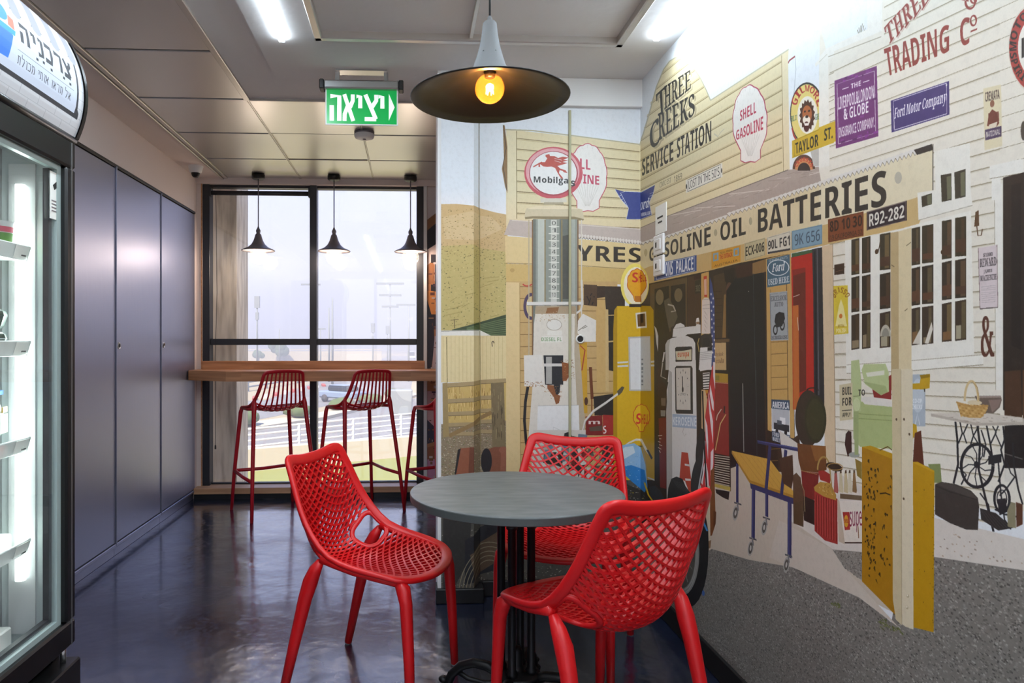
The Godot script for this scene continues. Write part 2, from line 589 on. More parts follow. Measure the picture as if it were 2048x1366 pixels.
func materials():
	var fl := mat("floor", Color(1, 1, 1), .3)
	fl.albedo_texture = noise_tex(3, .012, 512, grad([Color(.06, .08, .15), Color(.09, .12, .205), Color(.13, .165, .265)]))
	fl.uv1_triplanar = true; fl.uv1_world_triplanar = true; fl.uv1_scale = Vector3.ONE * .45
	fl.normal_enabled = true; fl.normal_texture = bump_tex(9, .009, 512, 9.0, 5); fl.normal_scale = .30
	fl.roughness_texture = noise_tex(5, .01, 256, grad([Color(.45, .45, .45), Color(.8, .8, .8), Color(1, 1, 1)]))
	fl.roughness = .30
	fl.clearcoat_enabled = true; fl.clearcoat = 1.0; fl.clearcoat_roughness = .12; fl.metallic_specular = 1.0
	var pl := mat("plaster", Color(.87, .86, .86), .85)
	pl.normal_enabled = true; pl.normal_texture = bump_tex(2, .06, 256, 1.5); pl.normal_scale = .15; pl.uv1_triplanar = true; pl.uv1_world_triplanar = true
	mat("warm_plaster", Color(.86, .81, .79), .8)
	mat("white", Color(.88, .88, .88), .5)
	var cab := mat("cabinet", Color(.58, .59, .66), .34, .8)
	cab.normal_enabled = true; cab.normal_texture = bump_tex(7, .02, 256, 2.0, 4); cab.normal_scale = .12
	cab.uv1_triplanar = true; cab.uv1_scale = Vector3(6, .6, 6); cab.roughness = .40
	mat("black", Color(.06, .06, .065), .5)
	mat("curb", Color(.065, .065, .07), .55)
	mat("gap", Color(.03, .03, .03), .8)
	var tile := mat("tile", Color(.82, .81, .80), .34, .85)
	tile.normal_enabled = true; tile.normal_texture = bump_tex(17, .01, 256, 2.0, 3); tile.normal_scale = .08; tile.uv1_triplanar = true; tile.uv1_world_triplanar = true
	mat("rail", Color(.78, .76, .74), .35, .7)
	mat("frame", Color(.16, .165, .185), .42)
	mat("red", Color(.80, .065, .085), .38)
	mat("red2", Color(.70, .06, .12), .4)
	mat("pad", Color(.55, .55, .55), .4)
	wood("oak", 4, Color(.60, .40, .26), Color(.86, .64, .46))
	wood("oak_pale", 6, Color(.68, .50, .36), Color(.86, .70, .55))
	var tt := mat("laminate", Color.WHITE, .42)
	tt.albedo_texture = noise_tex(8, .02, 256, grad([Color(.31, .335, .345), Color(.37, .39, .40), Color(.43, .45, .46)]))
	tt.uv1_triplanar = true; tt.uv1_scale = Vector3(1.2, 4, 4)
	mat("laminate_edge", Color(.27, .29, .29), .5)
	mat("iron", Color(.055, .055, .06), .42, .3)
	mat("shade_dark", Color(.10, .095, .09), .42, .2)
	mat("concrete_grey", Color(.52, .53, .54), .6)
	mat("shade_grey", Color(.46, .44, .46), .45, .1)
	mat("steel", Color(.7, .7, .7), .3, .9)
	mat("cord", Color(.10, .10, .10), .6)
	var g := mat("pane", Color(.93, .97, 1.0, .015), .02)
	g.transparency = BaseMaterial3D.TRANSPARENCY_ALPHA
	var gb := mat("bulb_glass", Color(1.0, .97, .94, .035), .03)
	gb.transparency = BaseMaterial3D.TRANSPARENCY_ALPHA
	var ga := mat("amber_glass", Color(.95, .70, .36, .09), .05)
	ga.transparency = BaseMaterial3D.TRANSPARENCY_ALPHA
	glow("filament", Color(1.0, .80, .50), 14.0)
	glow("filament_pale", Color(1.0, .84, .58), 9.0)
	glow("led", Color(.90, .96, 1.0), 20.0)
	glow("cooler_led", Color(.93, 1.0, .98), 2.6)
	glow("red_led", Color(1.0, .06, .05), 3.0)
	mat("cooler_black", Color(.055, .055, .06), .32)
	mat("cooler_inside", Color(.80, .83, .83), .4)
	mat("cooler_grey", Color(.60, .66, .65), .35)
	mat("shelf", Color(.84, .86, .86), .45)
	mat("strip", Color(.80, .82, .81), .4)
	mat("paper", Color(.88, .88, .86), .6)
	mat("ink", Color(.12, .12, .12), .6)
	mat("green_tray", Color(.05, .22, .17), .3)
	mat("leaf", Color(.30, .52, .14), .5)
	mat("bag", Color(.82, .84, .84), .35)
	mat("blue", Color(.10, .34, .72), .45)
	mat("pink", Color(.80, .30, .40), .5)
	mat("yellow", Color(.85, .72, .20), .5)
	var conc := mat("board_concrete", Color.WHITE, .85)
	conc.albedo_texture = noise_tex(12, .02, 256, grad([Color(.62, .57, .50), Color(.76, .72, .64), Color(.84, .80, .72)]))
	conc.uv1_triplanar = true; conc.uv1_world_triplanar = true; conc.uv1_scale = Vector3(2.5, .35, 2.5)
	var asp := mat("asphalt", Color.WHITE, .9)
	asp.albedo_texture = noise_tex(13, .03, 256, grad([Color(.44, .44, .44), Color(.50, .495, .49), Color(.56, .555, .55)]))
	asp.uv1_triplanar = true; asp.uv1_world_triplanar = true; asp.uv1_scale = Vector3.ONE * .05
	mat("verge", Color(.64, .59, .48), .95)
	mat("pale_concrete", Color(.74, .70, .62), .9)
	mat("hedge", Color(.34, .40, .22), .9)
	mat("grass", Color(.50, .51, .28), .95)
	mat("guard_white", Color(.88, .88, .87), .5)
	mat("guard_grey", Color(.56, .58, .58), .6)
	mat("kerb_red", Color(.66, .26, .22), .8)
	mat("mast", Color(.52, .54, .55), .6)
	mat("car_paint", Color(.50, .56, .66), .3)
	mat("car_white", Color(.86, .87, .88), .3)
	mat("car_glass", Color(.12, .14, .17), .15)
	mat("tyre", Color(.25, .25, .26), .8)
	mat("tree_leaf", Color(.30, .38, .22), .9)
	mat("far_city", Color(.62, .61, .60), .9)

const XR := 1.135
const ZW := -3.36
const ZWIN := -5.66
const YM := 2.54
const YC := 2.525

func room():
	struct("floor", MB.new().bx(-2.2, 1.4, -.15, 0, -5.75, 1.8), M.floor, "glossy dark blue black painted concrete floor")
	# left side: bulkhead over the cabinets and the wall behind the cooler
	struct("wall_left", MB.new().bx(-2.3, -2.12, 0, 2.7, -5.75, 2.7).bx(-2.12, -1.705, 2.262, 2.7, -5.75, -2.60).bx(-2.12, -1.72, 0, 2.7, -2.60, 2.7).bx(-2.12, -1.705, 0, 2.262, -5.75, -5.535), M.warm_plaster)
	struct("wall_back", MB.new().bx(-2.3, -1.5, 0, 2.7, 1.6, 1.8).bx(1.0, 1.5, 0, 2.7, 1.6, 1.8).bx(-1.5, 1.0, 2.42, 2.7, 1.6, 1.8), M.plaster)
	var w2 := Node3D.new()
	w2.name = "window_2"; add_child(w2)
	tag(w2, "glazed shop front behind the viewer", "", "", "structure")
	for x in [-1.5, -.69, .14, .95]: mk("stile", MB.new().bx(x, x + .05, 0, 2.42, 1.66, 1.72), M.frame, w2)
	for i in 3: mk("pane", MB.new().bx(-1.45 + .81 * i, -.69 + .82 * i, 0, 2.42, 1.686, 1.694), M.pane, w2)
	struct("terrace_outside", MB.new().bx(-30, 30, -.2, -.02, 1.8, 60), M.pale_concrete)
	struct("wall_right", MB.new().bx(XR, XR + .2, 0, 2.7, -3.5, 2.8).bx(1.3, 1.5, 0, 2.7, -5.75, -3.5), M.plaster)
	var wp := struct("wall_partition", MB.new().bx(.126, 1.3, 0, 2.7, ZW - .14, ZW).prism([Vector2(.126, ZW), Vector2(.126, -3.27), Vector2(.297, -3.27), Vector2(.336, ZW)], 0, 2.7), M.white, "white end of the partition beside the mural")
	mk("cornice_beam", MB.new().bx(.336, XR, 2.39, YC, ZW, ZW + .03, .002), M.white, wp)
	struct("wall_window", MB.new().bx(-1.705, -1.66, 0, 2.7, -5.75, -5.58).bx(.128, 1.4, 0, 2.7, -5.78, -5.60).bx(-2.3, 1.5, 2.495, 2.7, -5.78, -5.56).bx(-1.72, .2, 0, .04, -5.78, -5.56), M.warm_plaster)
	# ceilings
	var ce := struct("ceiling", MB.new().bx(-2.3, 1.5, 2.62, 2.75, -5.78, 2.8), M.plaster, "white and metal tiled ceiling")
	mk("soffit_band", MB.new().bx(-.875, XR, YM, 2.62, -3.735, 2.7), M.plaster, ce)
	mk("soffit_strip", MB.new().bx(-1.72, -1.46, YM, 2.62, -5.6, 2.7).bx(-1.46, 1.4, YM, 2.62, -5.6, -5.585), M.warm_plaster, ce)
	# dropped panel with the metal inset; built round the inset and the light slots
	var dp := MB.new()
	dp.bx(-.66, -.56, YC, YM, ZW - .05, 2.7).bx(-.53, -.405, YC, YM, ZW - .05, 2.7).bx(.91, 1.018, YC, YM, ZW - .05, 2.7).bx(1.048, XR, YC, YM, ZW - .05, 2.7)
	dp.bx(-.56, -.53, YC, YM, ZW - .05, -2.96).bx(1.018, 1.048, YC, YM, ZW - .05, -2.87).bx(-.405, .91, YC, YM, ZW - .05, -2.94).bx(-.405, .91, YC, YM, -1.68, 2.7)
	mk("dropped_panel", dp, M.plaster, ce)
	for x in [-.56, 1.018]:
		mk("slot_end", MB.new().bx(x, x + .03, YC, YM, 1.8, 2.7), M.plaster, ce)
	# metal tiles of 0.6 m in a grid, left aisle and window bay
	var mt: ArrayMesh = MB.new().box(Vector3.ZERO, Vector3(.572, .02, .598), .004).mesh()
	var mw: ArrayMesh = MB.new().box(Vector3.ZERO, Vector3(.572, .02, .598), .004).mesh()
	for i in 12:
		var z := -5.29 + .613 * i
		if i > 0: mk("ceiling_tile", mt, M.tile, ce, Vector3(-1.168, YM + .012, z))
		else: mk("ceiling_tile", mt, M.tile, ce, Vector3(-1.168, YM + .012, z))
		if i < 3:
			mk("ceiling_tile", mw, M.tile, ce, Vector3(-.592, YM + (.012 if i != 1 else .016), z))
			mk("ceiling_tile", mw, M.tile, ce, Vector3(-.013, YM + .012, z))
			mk("ceiling_tile", mw, M.tile, ce, Vector3(.566, YM + .012, z))
			mk("ceiling_tile", MB.new().box(Vector3.ZERO, Vector3(.43, .02, .598), .004), M.tile, ce, Vector3(1.08, YM + .012, z))
	for x in [-.881, -.303, .276, .856]:
		var z1 := 2.7 if x < -.8 else -3.74
		mk("grid_rail", MB.new().bx(x - .007, x - .0015, YM - .003, YM + .03, -5.59, -3.74).bx(x + .0015, x + .007, YM - .003, YM + .03, -5.59, -3.74).bx(x - .007, x + .007, YM + .006, YM + .03, -5.59, -3.74), M.rail, ce)
	mk("edge_trim", MB.new().bx(-.893, -.862, YM - .012, YM + .03, -3.745, 2.6, .003).bx(-.862, 1.4, YM - .012, YM + .03, -3.752, -3.735, .003), M.rail, ce)
	mk("edge_trim", MB.new().bx(-1.482, -1.455, YM - .006, YM + .03, -5.6, 2.6, .002).bx(-1.50, -1.486, YM - .014, YM + .03, -5.6, 2.6, .002), M.rail, ce)
	mk("tile_void", MB.new().bx(-1.46, 1.4, 2.58, 2.62, -5.6, -3.74).bx(-1.46, -.88, 2.58, 2.62, -3.74, 2.6), M.gap, ce)
	# framed inset above the table
	var fr := MB.new()
	for q in [[-.405, .91, -2.94, -2.908], [-.405, .91, -1.712, -1.68], [-.405, -.373, -2.94, -1.68], [.878, .91, -2.94, -1.68]]:
		fr.bx(q[0], q[1], YC - .016, YM + .02, q[2], q[3], .004)
	mk("inset_frame", fr, M.rail, ce)
	for ix in 2:
		for iz in 2:
			mk("inset_tile", MB.new().box(Vector3(-.06 + .626 * ix, YM + .012, -2.604 + .596 * iz), Vector3(.612, .02, .585), .004), M.tile, ce)
	mk("inset_rail", MB.new().bx(.246, .262, YC - .004, YM + .02, -2.91, -1.71, .002), M.rail, ce)
	# LED lines
	for q in [[-.545, -2.955], [1.033, -2.865]]:
		var len_: float = 1.2 - q[1]
		var led := thing("light_strip", "glowing white LED strip in the ceiling " + ("left of the metal inset" if q[0] < 0 else "along the mural wall"), "light", Vector3(q[0], 2.507, q[1]), 0, "LED strips let into the ceiling")
		mk("diffuser", MB.new().bx(-.013, .013, 0, .022, 0, len_, .003), M.led, led)
		mk("channel", MB.new().bx(-.015, .015, .022, .033, 0, len_), M.white, led)
		area(Vector3(q[0], 2.503, q[1] + len_ * .5), Vector2(.028, len_), LED_E * (1.12 if q[0] < 0 else .85), Color(.89, .955, 1.0), Basis(Vector3.RIGHT, -PI / 2))
	# base blocks
	struct("baseboard_partition", MB.new().bx(.118, .345, 0, .07, ZW, -3.25, .004).bx(.345, XR - .01, 0, .075, ZW, ZW + .022, .004).bx(.3, .345, 0, .075, ZW, ZW + .03), M.curb)
	struct("baseboard_right", MB.new().bx(XR - .014, XR, 0, .09, ZW, 2.6, .003), M.curb)
	struct("baseboard_window", MB.new().bx(-1.70, 1.3, 0, .042, -5.56, -5.50), M.black)

func murals():
	# print_partition / print_right draw in millimetres along the wall and above the floor
	cvs = [canvas(1024, 2048, 0, 992, 60, 2530, 14541287)]
	print_partition()
	var ta := printed("mural_a", canvas_done(cvs[0], .07))
	cvs = [canvas(2048, 2048, 0, 1310, 60, 2530, 14804457), canvas(1536, 2048, 1310, 2910, 60, 2530, 14804457)]
	print_right()
	var tb := printed("mural_b", canvas_done(cvs[0], .07))
	var tc := printed("mural_c", canvas_done(cvs[1], .07))
	var y0 := .06; var y1 := 2.53
	var z := ZW + .0025; var zc := -3.2675
	var tw := .992
	# partition print folded round the shallow column
	var st := uv_panel(Vector3(.143, y0, zc), Vector3(.298, y0, zc), Vector3(.298, y1, zc), Vector3(.143, y1, zc), 0, .155 / tw)
	uv_panel(Vector3(.298, y0, zc), Vector3(.338, y0, z), Vector3(.338, y1, z), Vector3(.298, y1, zc), .155 / tw, .195 / tw, st)
	uv_panel(Vector3(.338, y0, z), Vector3(XR, y0, z), Vector3(XR, y1, z), Vector3(.338, y1, z), .195 / tw, 1, st)
	one("wall_mural", "photo mural of hills, tall white pump and cream siding on partition", "mural", st.commit(), ta, "photo mural of an old filling station")
	var x := XR - .0025
	var sb := uv_panel(Vector3(x, y0, ZW), Vector3(x, y0, -2.05), Vector3(x, y1, -2.05), Vector3(x, y1, ZW))
	one("wall_mural", "photo mural strip with arched cream gable, roundels and wheeled cart", "mural", sb.commit(), tb, "photo mural of an old filling station")
	var sd := uv_panel(Vector3(x, y0, -2.05), Vector3(x, y0, -.45), Vector3(x, y1, -.45), Vector3(x, y1, -2.05))
	one("wall_mural", "photo mural strip with white sash windows, post and sewing table", "mural", sd.commit(), tc, "photo mural of an old filling station")
	# orange print beside the window
	cvs = [canvas(512, 1024, 0, 600, 0, 2500, 11564108)]
	prng.seed = 77
	p(13616838, [0, 2500, 600, 2500, 600, 2400, 0, 2230])
	p(9068348, [0, 2230, 200, 2390, 200, 2300, 0, 2140]); p(2894384, [0, 2140, 300, 2400, 300, 2180, 0, 1980])
	p(13350576, [0, 1980, 300, 2180, 300, 1800, 0, 1700]); p(10118208, [0, 1850, 60, 1900, 60, 1700, 0, 1690])
	p(2893872, [30, 1940, 300, 1940, 300, 1600, 30, 1600, 30, 1690, 62, 1690, 62, 1870, 30, 1870]); p(14256712, [0, 1640, 300, 1600, 300, 1440, 0, 1420])
	p(3812404, [10, 1440, 300, 1440, 300, 1340, 10, 1340]); p(3354682, [0, 1560, 50, 1380, 60, 1180, 20, 900, 0, 880]); p(13218996, [60, 1260, 300, 1260, 300, 1000, 30, 900])
	p(11564618, [0, 900, 300, 1000, 300, 780, 0, 800]); p(13606816, [0, 800, 600, 780, 600, 500, 0, 480]); p(3814472, [0, 560, 60, 500, 70, 380, 0, 360]); p(10115644, [0, 330, 120, 360, 120, 240, 0, 230]); p(13208232, [0, 230, 600, 240, 600, 0, 0, 0])
	n([9067066, 13350576, 6963256, 14262384, 4863040], [0, 60, 600, 60, 600, 2200, 0, 1950], 420, 6, 42)
	var so := uv_panel(Vector3(.132, .06, -5.597), Vector3(.732, .06, -5.597), Vector3(.732, 2.49, -5.597), Vector3(.132, 2.49, -5.597))
	one("poster_panel", "orange and black abstract wall print beside the window", "mural", so.commit(), printed("orange", canvas_done(cvs[0])))

func cabinets():
	var zs := [-5.528, -4.79, -4.072, -3.35, -2.63]
	for i in 4:
		var z0: float = zs[i]; var z1: float = zs[i + 1]
		var lab: String = ["black cabinet door nearest the window with a round pull", "tall black cabinet second from the window", "tall black cabinet just behind the drinks cooler", "tall black cabinet hidden beside the drinks cooler"][i]
		var t := thing("tall_cabinet", lab, "cabinet", Vector3(-1.70, 0, z0), 0, "tall black wall cabinets")
		var w := z1 - z0
		mk("carcass", MB.new().bx(-.40, -.024, .07, 2.255, .004, w - .004), M.black, t)
		mk("plinth", MB.new().bx(-.38, -.012, 0, .055, 0, w, .002), M.cabinet, t)
		mk("top_rail", MB.new().bx(-.05, .004, 2.243, 2.262, 0, w, .002), M.black, t)
		mk("bottom_rail", MB.new().bx(-.05, .006, .055, .075, 0, w, .003), M.cabinet, t)
		var d := mk("door", MB.new().bx(-.022, 0, .08, 2.238, .014 if i == 1 or i == 2 else .006, w - .006, .003), M.cabinet, t)
		var hy := 1.215
		var hz := w - .055 if i > 0 else .04 + w - .09
		if i == 1: hz = w - .04
		mk("pull_ring", MB.new(true).lathe([Vector2(.012, .0), Vector2(.016, .003), Vector2(.019, .003), Vector2(.021, .0)], 20), M.steel, d, Vector3(.0005, hy, hz)).rotation.z = -PI / 2
		mk("pull_hole", MB.new().lathe([Vector2(.013, .0), Vector2(0, .0008)], 16), M.gap, d, Vector3(.0005, hy, hz)).rotation.z = -PI / 2
		if i == 1 or i == 2:
			mk("side_trim", MB.new().bx(-.02, .008, .06, 2.25, 0, .012, .002), M.cabinet, t)

func window_bay():
	var w := Node3D.new()
	w.name = "window_1"; add_child(w)
	tag(w, "tall dark framed window onto a road", "", "", "structure")
	var y0 := .088; var y1 := 2.495
	for x in [[-1.66, -1.605], [-.813, -.757], [.045, .102]]:
		mk("stile", MB.new().bx(x[0], x[1], y0, y1, ZWIN - .03, ZWIN + .07, .003), M.frame, w)
	for x in [[-1.605, -.813], [-.757, .045]]:
		mk("transom", MB.new().bx(x[0], x[1], 1.212, 1.262, ZWIN - .03, ZWIN + .05, .003), M.frame, w)
		mk("head_rail", MB.new().bx(x[0], x[1], 2.475, y1, ZWIN - .03, ZWIN + .05, .003), M.frame, w)
		mk("bottom_rail", MB.new().bx(x[0], x[1], y0 - .02, y0 + .012, ZWIN - .03, ZWIN + .02, .003), M.frame, w)
		mk("pane", MB.new().bx(x[0], x[1], 1.262, 2.475, ZWIN - .004, ZWIN + .004), M.pane, w)
		mk("pane", MB.new().bx(x[0], x[1], y0 + .012, 1.212, ZWIN - .004, ZWIN + .004), M.pane, w)
	struct("trim_1", MB.new().bx(-1.70, .128, .042, .09, ZWIN - .05, -5.485, .004), M.oak_pale, "wooden window ledge at floor level")
	struct("trim_2", MB.new().bx(-1.668, -1.66, .09, 2.495, ZWIN, -5.575), M.oak, "oak lining at the window's left side")
	struct("trim_3", MB.new().bx(.102, .128, .09, 2.495, ZWIN - .04, -5.575), M.white, "white strip at the window's right side")
	# counter with a clipped corner, upstand behind
	var c := thing("bar_counter", "long oak bar counter across the window", "counter", Vector3(0, .945, 0))
	mk("top", MB.new().prism([Vector2(-1.692, -5.575), Vector2(-1.692, -5.34), Vector2(-1.36, -5.15), Vector2(1.295, -5.15), Vector2(1.295, -5.575)], 0, .075), M.oak, c)
	mk("upstand", MB.new().bx(-1.655, .11, .075, .14, -5.575, -5.558, .002), M.oak, c)
	# roller blind
	var b := thing("roller_blind", "rolled dark blind at the top of the left window pane", "blind", Vector3(-1.21, 2.43, -5.607))
	mk("roll", MB.new(true).tube([Vector3(-.385, 0, 0), Vector3(.385, 0, 0)], .019, 12), M.frame, b)
	mk("bracket", MB.new().bx(-.398, -.385, -.03, .045, -.03, .02), M.frame, b)
	mk("bracket", MB.new().bx(.385, .398, -.03, .045, -.03, .02), M.frame, b)
	mk("pull_cord", MB.new(true).tube([Vector3(-.345, -.01, .02), Vector3(-.335, -.8, .02), Vector3(-.35, -1.3, .02), Vector3(-.348, -2.02, .02)], .0022, 6), M.cord, b)
	mk("cord_weight", MB.new(true).lathe([Vector2(0, -.03), Vector2(.007, -.028), Vector2(.006, 0), Vector2(.002, .006)], 10, Vector3(-.348, -2.02, .02)), M.cord, b)

func pendants():
	var t := thing("pendant_lamp", "small grey bell pendant with clear globe bulb, leftmost at window", "lamp", Vector3(-1.186, YM, -5.43), 0, "bell pendants over the window counter")
	mk("ceiling_rose", MB.new(true).lathe([Vector2(0, -.038), Vector2(.042, -.038), Vector2(.05, -.03), Vector2(.05, -.004), Vector2(.046, 0)], 24), M.shade_dark, t)
	mk("rod", MB.new(true).tube([Vector3(0, -.036, 0), Vector3(0, -.425, 0)], .0042, 8), M.shade_grey, t)
	var prof := [Vector2(.004, -.405), Vector2(.009, -.42), Vector2(.018, -.436), Vector2(.016, -.452), Vector2(.012, -.458), Vector2(.022, -.468), Vector2(.028, -.49), Vector2(.036, -.515), Vector2(.052, -.545), Vector2(.078, -.568), Vector2(.112, -.583), Vector2(.128, -.592), Vector2(.126, -.597), Vector2(.108, -.588), Vector2(.074, -.572), Vector2(.048, -.549), Vector2(.03, -.515), Vector2(.02, -.49)]
	prof.reverse()
	mk("shade", MB.new(true).lathe(prof, 36), M.shade_grey, t)
	mk("socket", MB.new(true).lathe([Vector2(0, -.565), Vector2(.017, -.565), Vector2(.018, -.50), Vector2(0, -.49)], 16), M.shade_dark, t)
	var sp := []
	for i in 17:
		var a := PI * i / 16.0
		sp.append(Vector2(maxf(.066 * sin(a), 0.0), -.636 - .068 * cos(a)))
	mk("globe_bulb", MB.new(true).lathe(sp, 28), M.bulb_glass, t)
	for i in 4:
		var a := TAU * i / 4.0
		mk("filament", MB.new(true).tube([Vector3(.009 * cos(a), -.605, .009 * sin(a)), Vector3(.011 * cos(a), -.645, .011 * sin(a))], .0022, 6), M.filament_pale, t)
	var labs := ["small grey bell pendant at the window, middle of three", "small grey bell pendant nearest the partition"]
	for i in 2: copy(t, Vector3([-.602, -.004][i], YM, -5.44), 0, labs[i])
	for x in [-1.186, -.602, -.004]: omni(Vector3(x, 1.905, -5.435), .16, Color(1, .91, .83), .06)
	# large one above the table
	var g := thing("pendant_lamp", "large dark pendant with flared shade and amber bulb above table", "lamp", Vector3(.252, 2.02, -2.2))
	mk("cord", MB.new(true).tube([Vector3(0, .25, 0), Vector3(0, .519, 0)], .0035, 8), M.cord, g)
	mk("ferrule", MB.new(true).lathe([Vector2(0, .235), Vector2(.008, .237), Vector2(.008, .256), Vector2(.004, .262)], 14), M.concrete_grey, g)
	mk("neck", MB.new(true).lathe([Vector2(.088, .060), Vector2(.072, .070), Vector2(.060, .086), Vector2(.052, .102), Vector2(.042, .131), Vector2(.033, .165), Vector2(.027, .195), Vector2(.0235, .225), Vector2(.022, .238), Vector2(.018, .243), Vector2(0, .244)], 32), M.concrete_grey, g)
	for a in [1.2, 2.2]: mk("screw", MB.new(true).lathe([Vector2(.003, -.001), Vector2(.002, .001), Vector2(0, .0015)], 8), M.shade_dark, g, Vector3(.040 * cos(a), .137, .040 * sin(a)))
	var sh := [Vector2(.02, .082), Vector2(.05, .074), Vector2(.075, .062), Vector2(.11, .047), Vector2(.16, .028), Vector2(.215, .011), Vector2(.252, -.002), Vector2(.255, .001), Vector2(.218, .016), Vector2(.163, .033), Vector2(.113, .052), Vector2(.090, .062), Vector2(.07, .072)]
	mk("shade", MB.new(true).lathe(sh, 56), M.shade_dark, g)
	mk("socket", MB.new(true).lathe([Vector2(0, .066), Vector2(.017, .066), Vector2(.019, .10), Vector2(0, .1)], 20), M.shade_dark, g)
	sp = []
	for i in 17:
		var a := PI * i / 16.0
		sp.append(Vector2(maxf(.0475 * sin(a), 0.0), .030 - .0475 * cos(a)))
	mk("globe_bulb", MB.new(true).lathe(sp, 32), M.amber_glass, g)
	for i in 6:
		var a := TAU * i / 6.0
		mk("filament", MB.new(true).tube([Vector3(.008 * cos(a), .042, .008 * sin(a)), Vector3(.012 * cos(a), .012, .012 * sin(a))], .0016, 6), M.filament, g)
	omni(Vector3(.252, 2.045, -2.2), .16, Color(1.0, .68, .34), .015)

func ceiling_bits():
	# exit sign
	cvs = [canvas(512, 256, 0, 336, 0, 164, 1220682)]
	hebrew(16054516, "h", 18, 14, 128, 62, 21); hebrew(16054516, "a", 82, 14, 128, 64, 19); hebrew(16054516, "y", 140, 14, 128, 62, 20); hebrew(16054516, "z", 182, 14, 128, 78, 20); hebrew(16054516, "y", 246, 14, 128, 62, 20)
	p(16054516, [298, 18, 298, 148, 326, 83])
	var tex := canvas_done(cvs[0])
	var s := thing("exit_sign", "green and white hanging exit sign with an arrow", "sign", Vector3(-.234, 2.27, -3.30))
	var pm := printed("exit_face", tex, .25)
	pm.emission_enabled = true; pm.emission_operator = BaseMaterial3D.EMISSION_OP_MULTIPLY; pm.emission_texture = tex; pm.emission = Color.WHITE; pm.emission_energy_multiplier = .3
	mk("acrylic_panel", MB.new().bx(-.172, .172, -.002, .17, -.0035, .0035, .001), M.white, s)
	mk("printed_face", uv_panel(Vector3(-.166, .004, .004), Vector3(.166, .004, .004), Vector3(.166, .166, .004), Vector3(-.166, .166, .004)).commit(), pm, s)
	mk("housing", MB.new().bx(-.178, .178, .166, .206, -.026, .026, .006), M.steel, s)
	for x in [-1, 1]: mk("end_cap", MB.new().box(Vector3(x * .187, .185, 0), Vector3(.022, .046, .06), .004), M.black, s)
	mk("mounting_plate", MB.new().bx(-.12, .12, .248, .255, -.03, .03).bx(-.125, -.105, .204, .25, -.01, .01).bx(.105, .125, .204, .25, -.01, .01), M.steel, s)
	# smoke detector
	var d := thing("smoke_detector", "round white smoke detector on the metal ceiling", "detector", Vector3(-.29, YM, -4.31))
	mk("base", MB.new(true).lathe([Vector2(0, -.012), Vector2(.062, -.012), Vector2(.062, .002), Vector2(0, .002)], 28), M.shade_grey, d)
	mk("body", MB.new(true).lathe([Vector2(0, -.042), Vector2(.04, -.041), Vector2(.058, -.034), Vector2(.062, -.024), Vector2(.06, -.012)], 32), M.white, d)
	mk("test_button", MB.new(true).lathe([Vector2(0, -.046), Vector2(.010, -.045), Vector2(.011, -.041)], 16), M.shade_grey, d)
	# dome camera
	var c := thing("dome_camera", "small white dome security camera above the cabinets", "camera", Vector3(-1.595, YM, -5.20))
	mk("housing", MB.new(true).lathe([Vector2(0, -.052), Vector2(.034, -.052), Vector2(.043, -.046), Vector2(.052, -.012), Vector2(.056, 0)], 28), M.white, c)
	mk("dome", MB.new(true).lathe([Vector2(0, -.086), Vector2(.016, -.083), Vector2(.027, -.073), Vector2(.033, -.052)], 24), M.cooler_black, c)

func wall_bits():
	# two switch plates and a clear notice on the right wall, cable cover and socket hole on the partition
	for i in 2:
		var s := thing("switch_plate", ["upper white wall switch beneath the small clear notice", "lower white wall switch under the other one"][i], "switch", Vector3(XR - .0025, [1.680, 1.584][i], -3.085), 0, "white wall switches on the mural")
		mk("plate", MB.new().bx(-.012, 0, -.045, .045, -.062, .062, .004), M.white, s)
		mk("rocker", MB.new().bx(-.016, -.010, -.026, .026, -.036, .036, .003), M.white, s)
		mk("indicator", MB.new().bx(-.0165, -.015, -.012, .012, -.022, -.006), M.ink, s)
	var nt := thing("notice", "small clear notice with black print above the wall switches", "notice", Vector3(XR - .003, 1.80, -3.08))
	mk("sheet", MB.new().bx(-.003, 0, -.07, .06, -.06, .075), M.paper, nt)
	for i in 2: mk("print_line", MB.new().bx(-.0036, -.003, .0 - i * .022, .008 - i * .022, -.035 + i * .01, .035 - i * .01), M.ink, nt)
	one("cable_cover", "thin beige vertical cable cover on the partition mural", "trunking", MB.new().bx(.773, .785, .62, 2.375, ZW + .0025, ZW + .012, .002), mat("trunk", Color(.66, .65, .52), .5))
	var h := thing("pipe_socket", "black round socket hole in the partition mural", "socket", Vector3(.831, 1.252, ZW + .0025))
	mk("ring", MB.new(true).lathe([Vector2(.015, 0), Vector2(.016, .008), Vector2(.0205, .008), Vector2(.022, 0)], 24), M.paper, h).rotation.x = PI / 2
	mk("hole", MB.new().lathe([Vector2(.0165, .002), Vector2(0, .0022)], 20), M.black, h).rotation.x = PI / 2

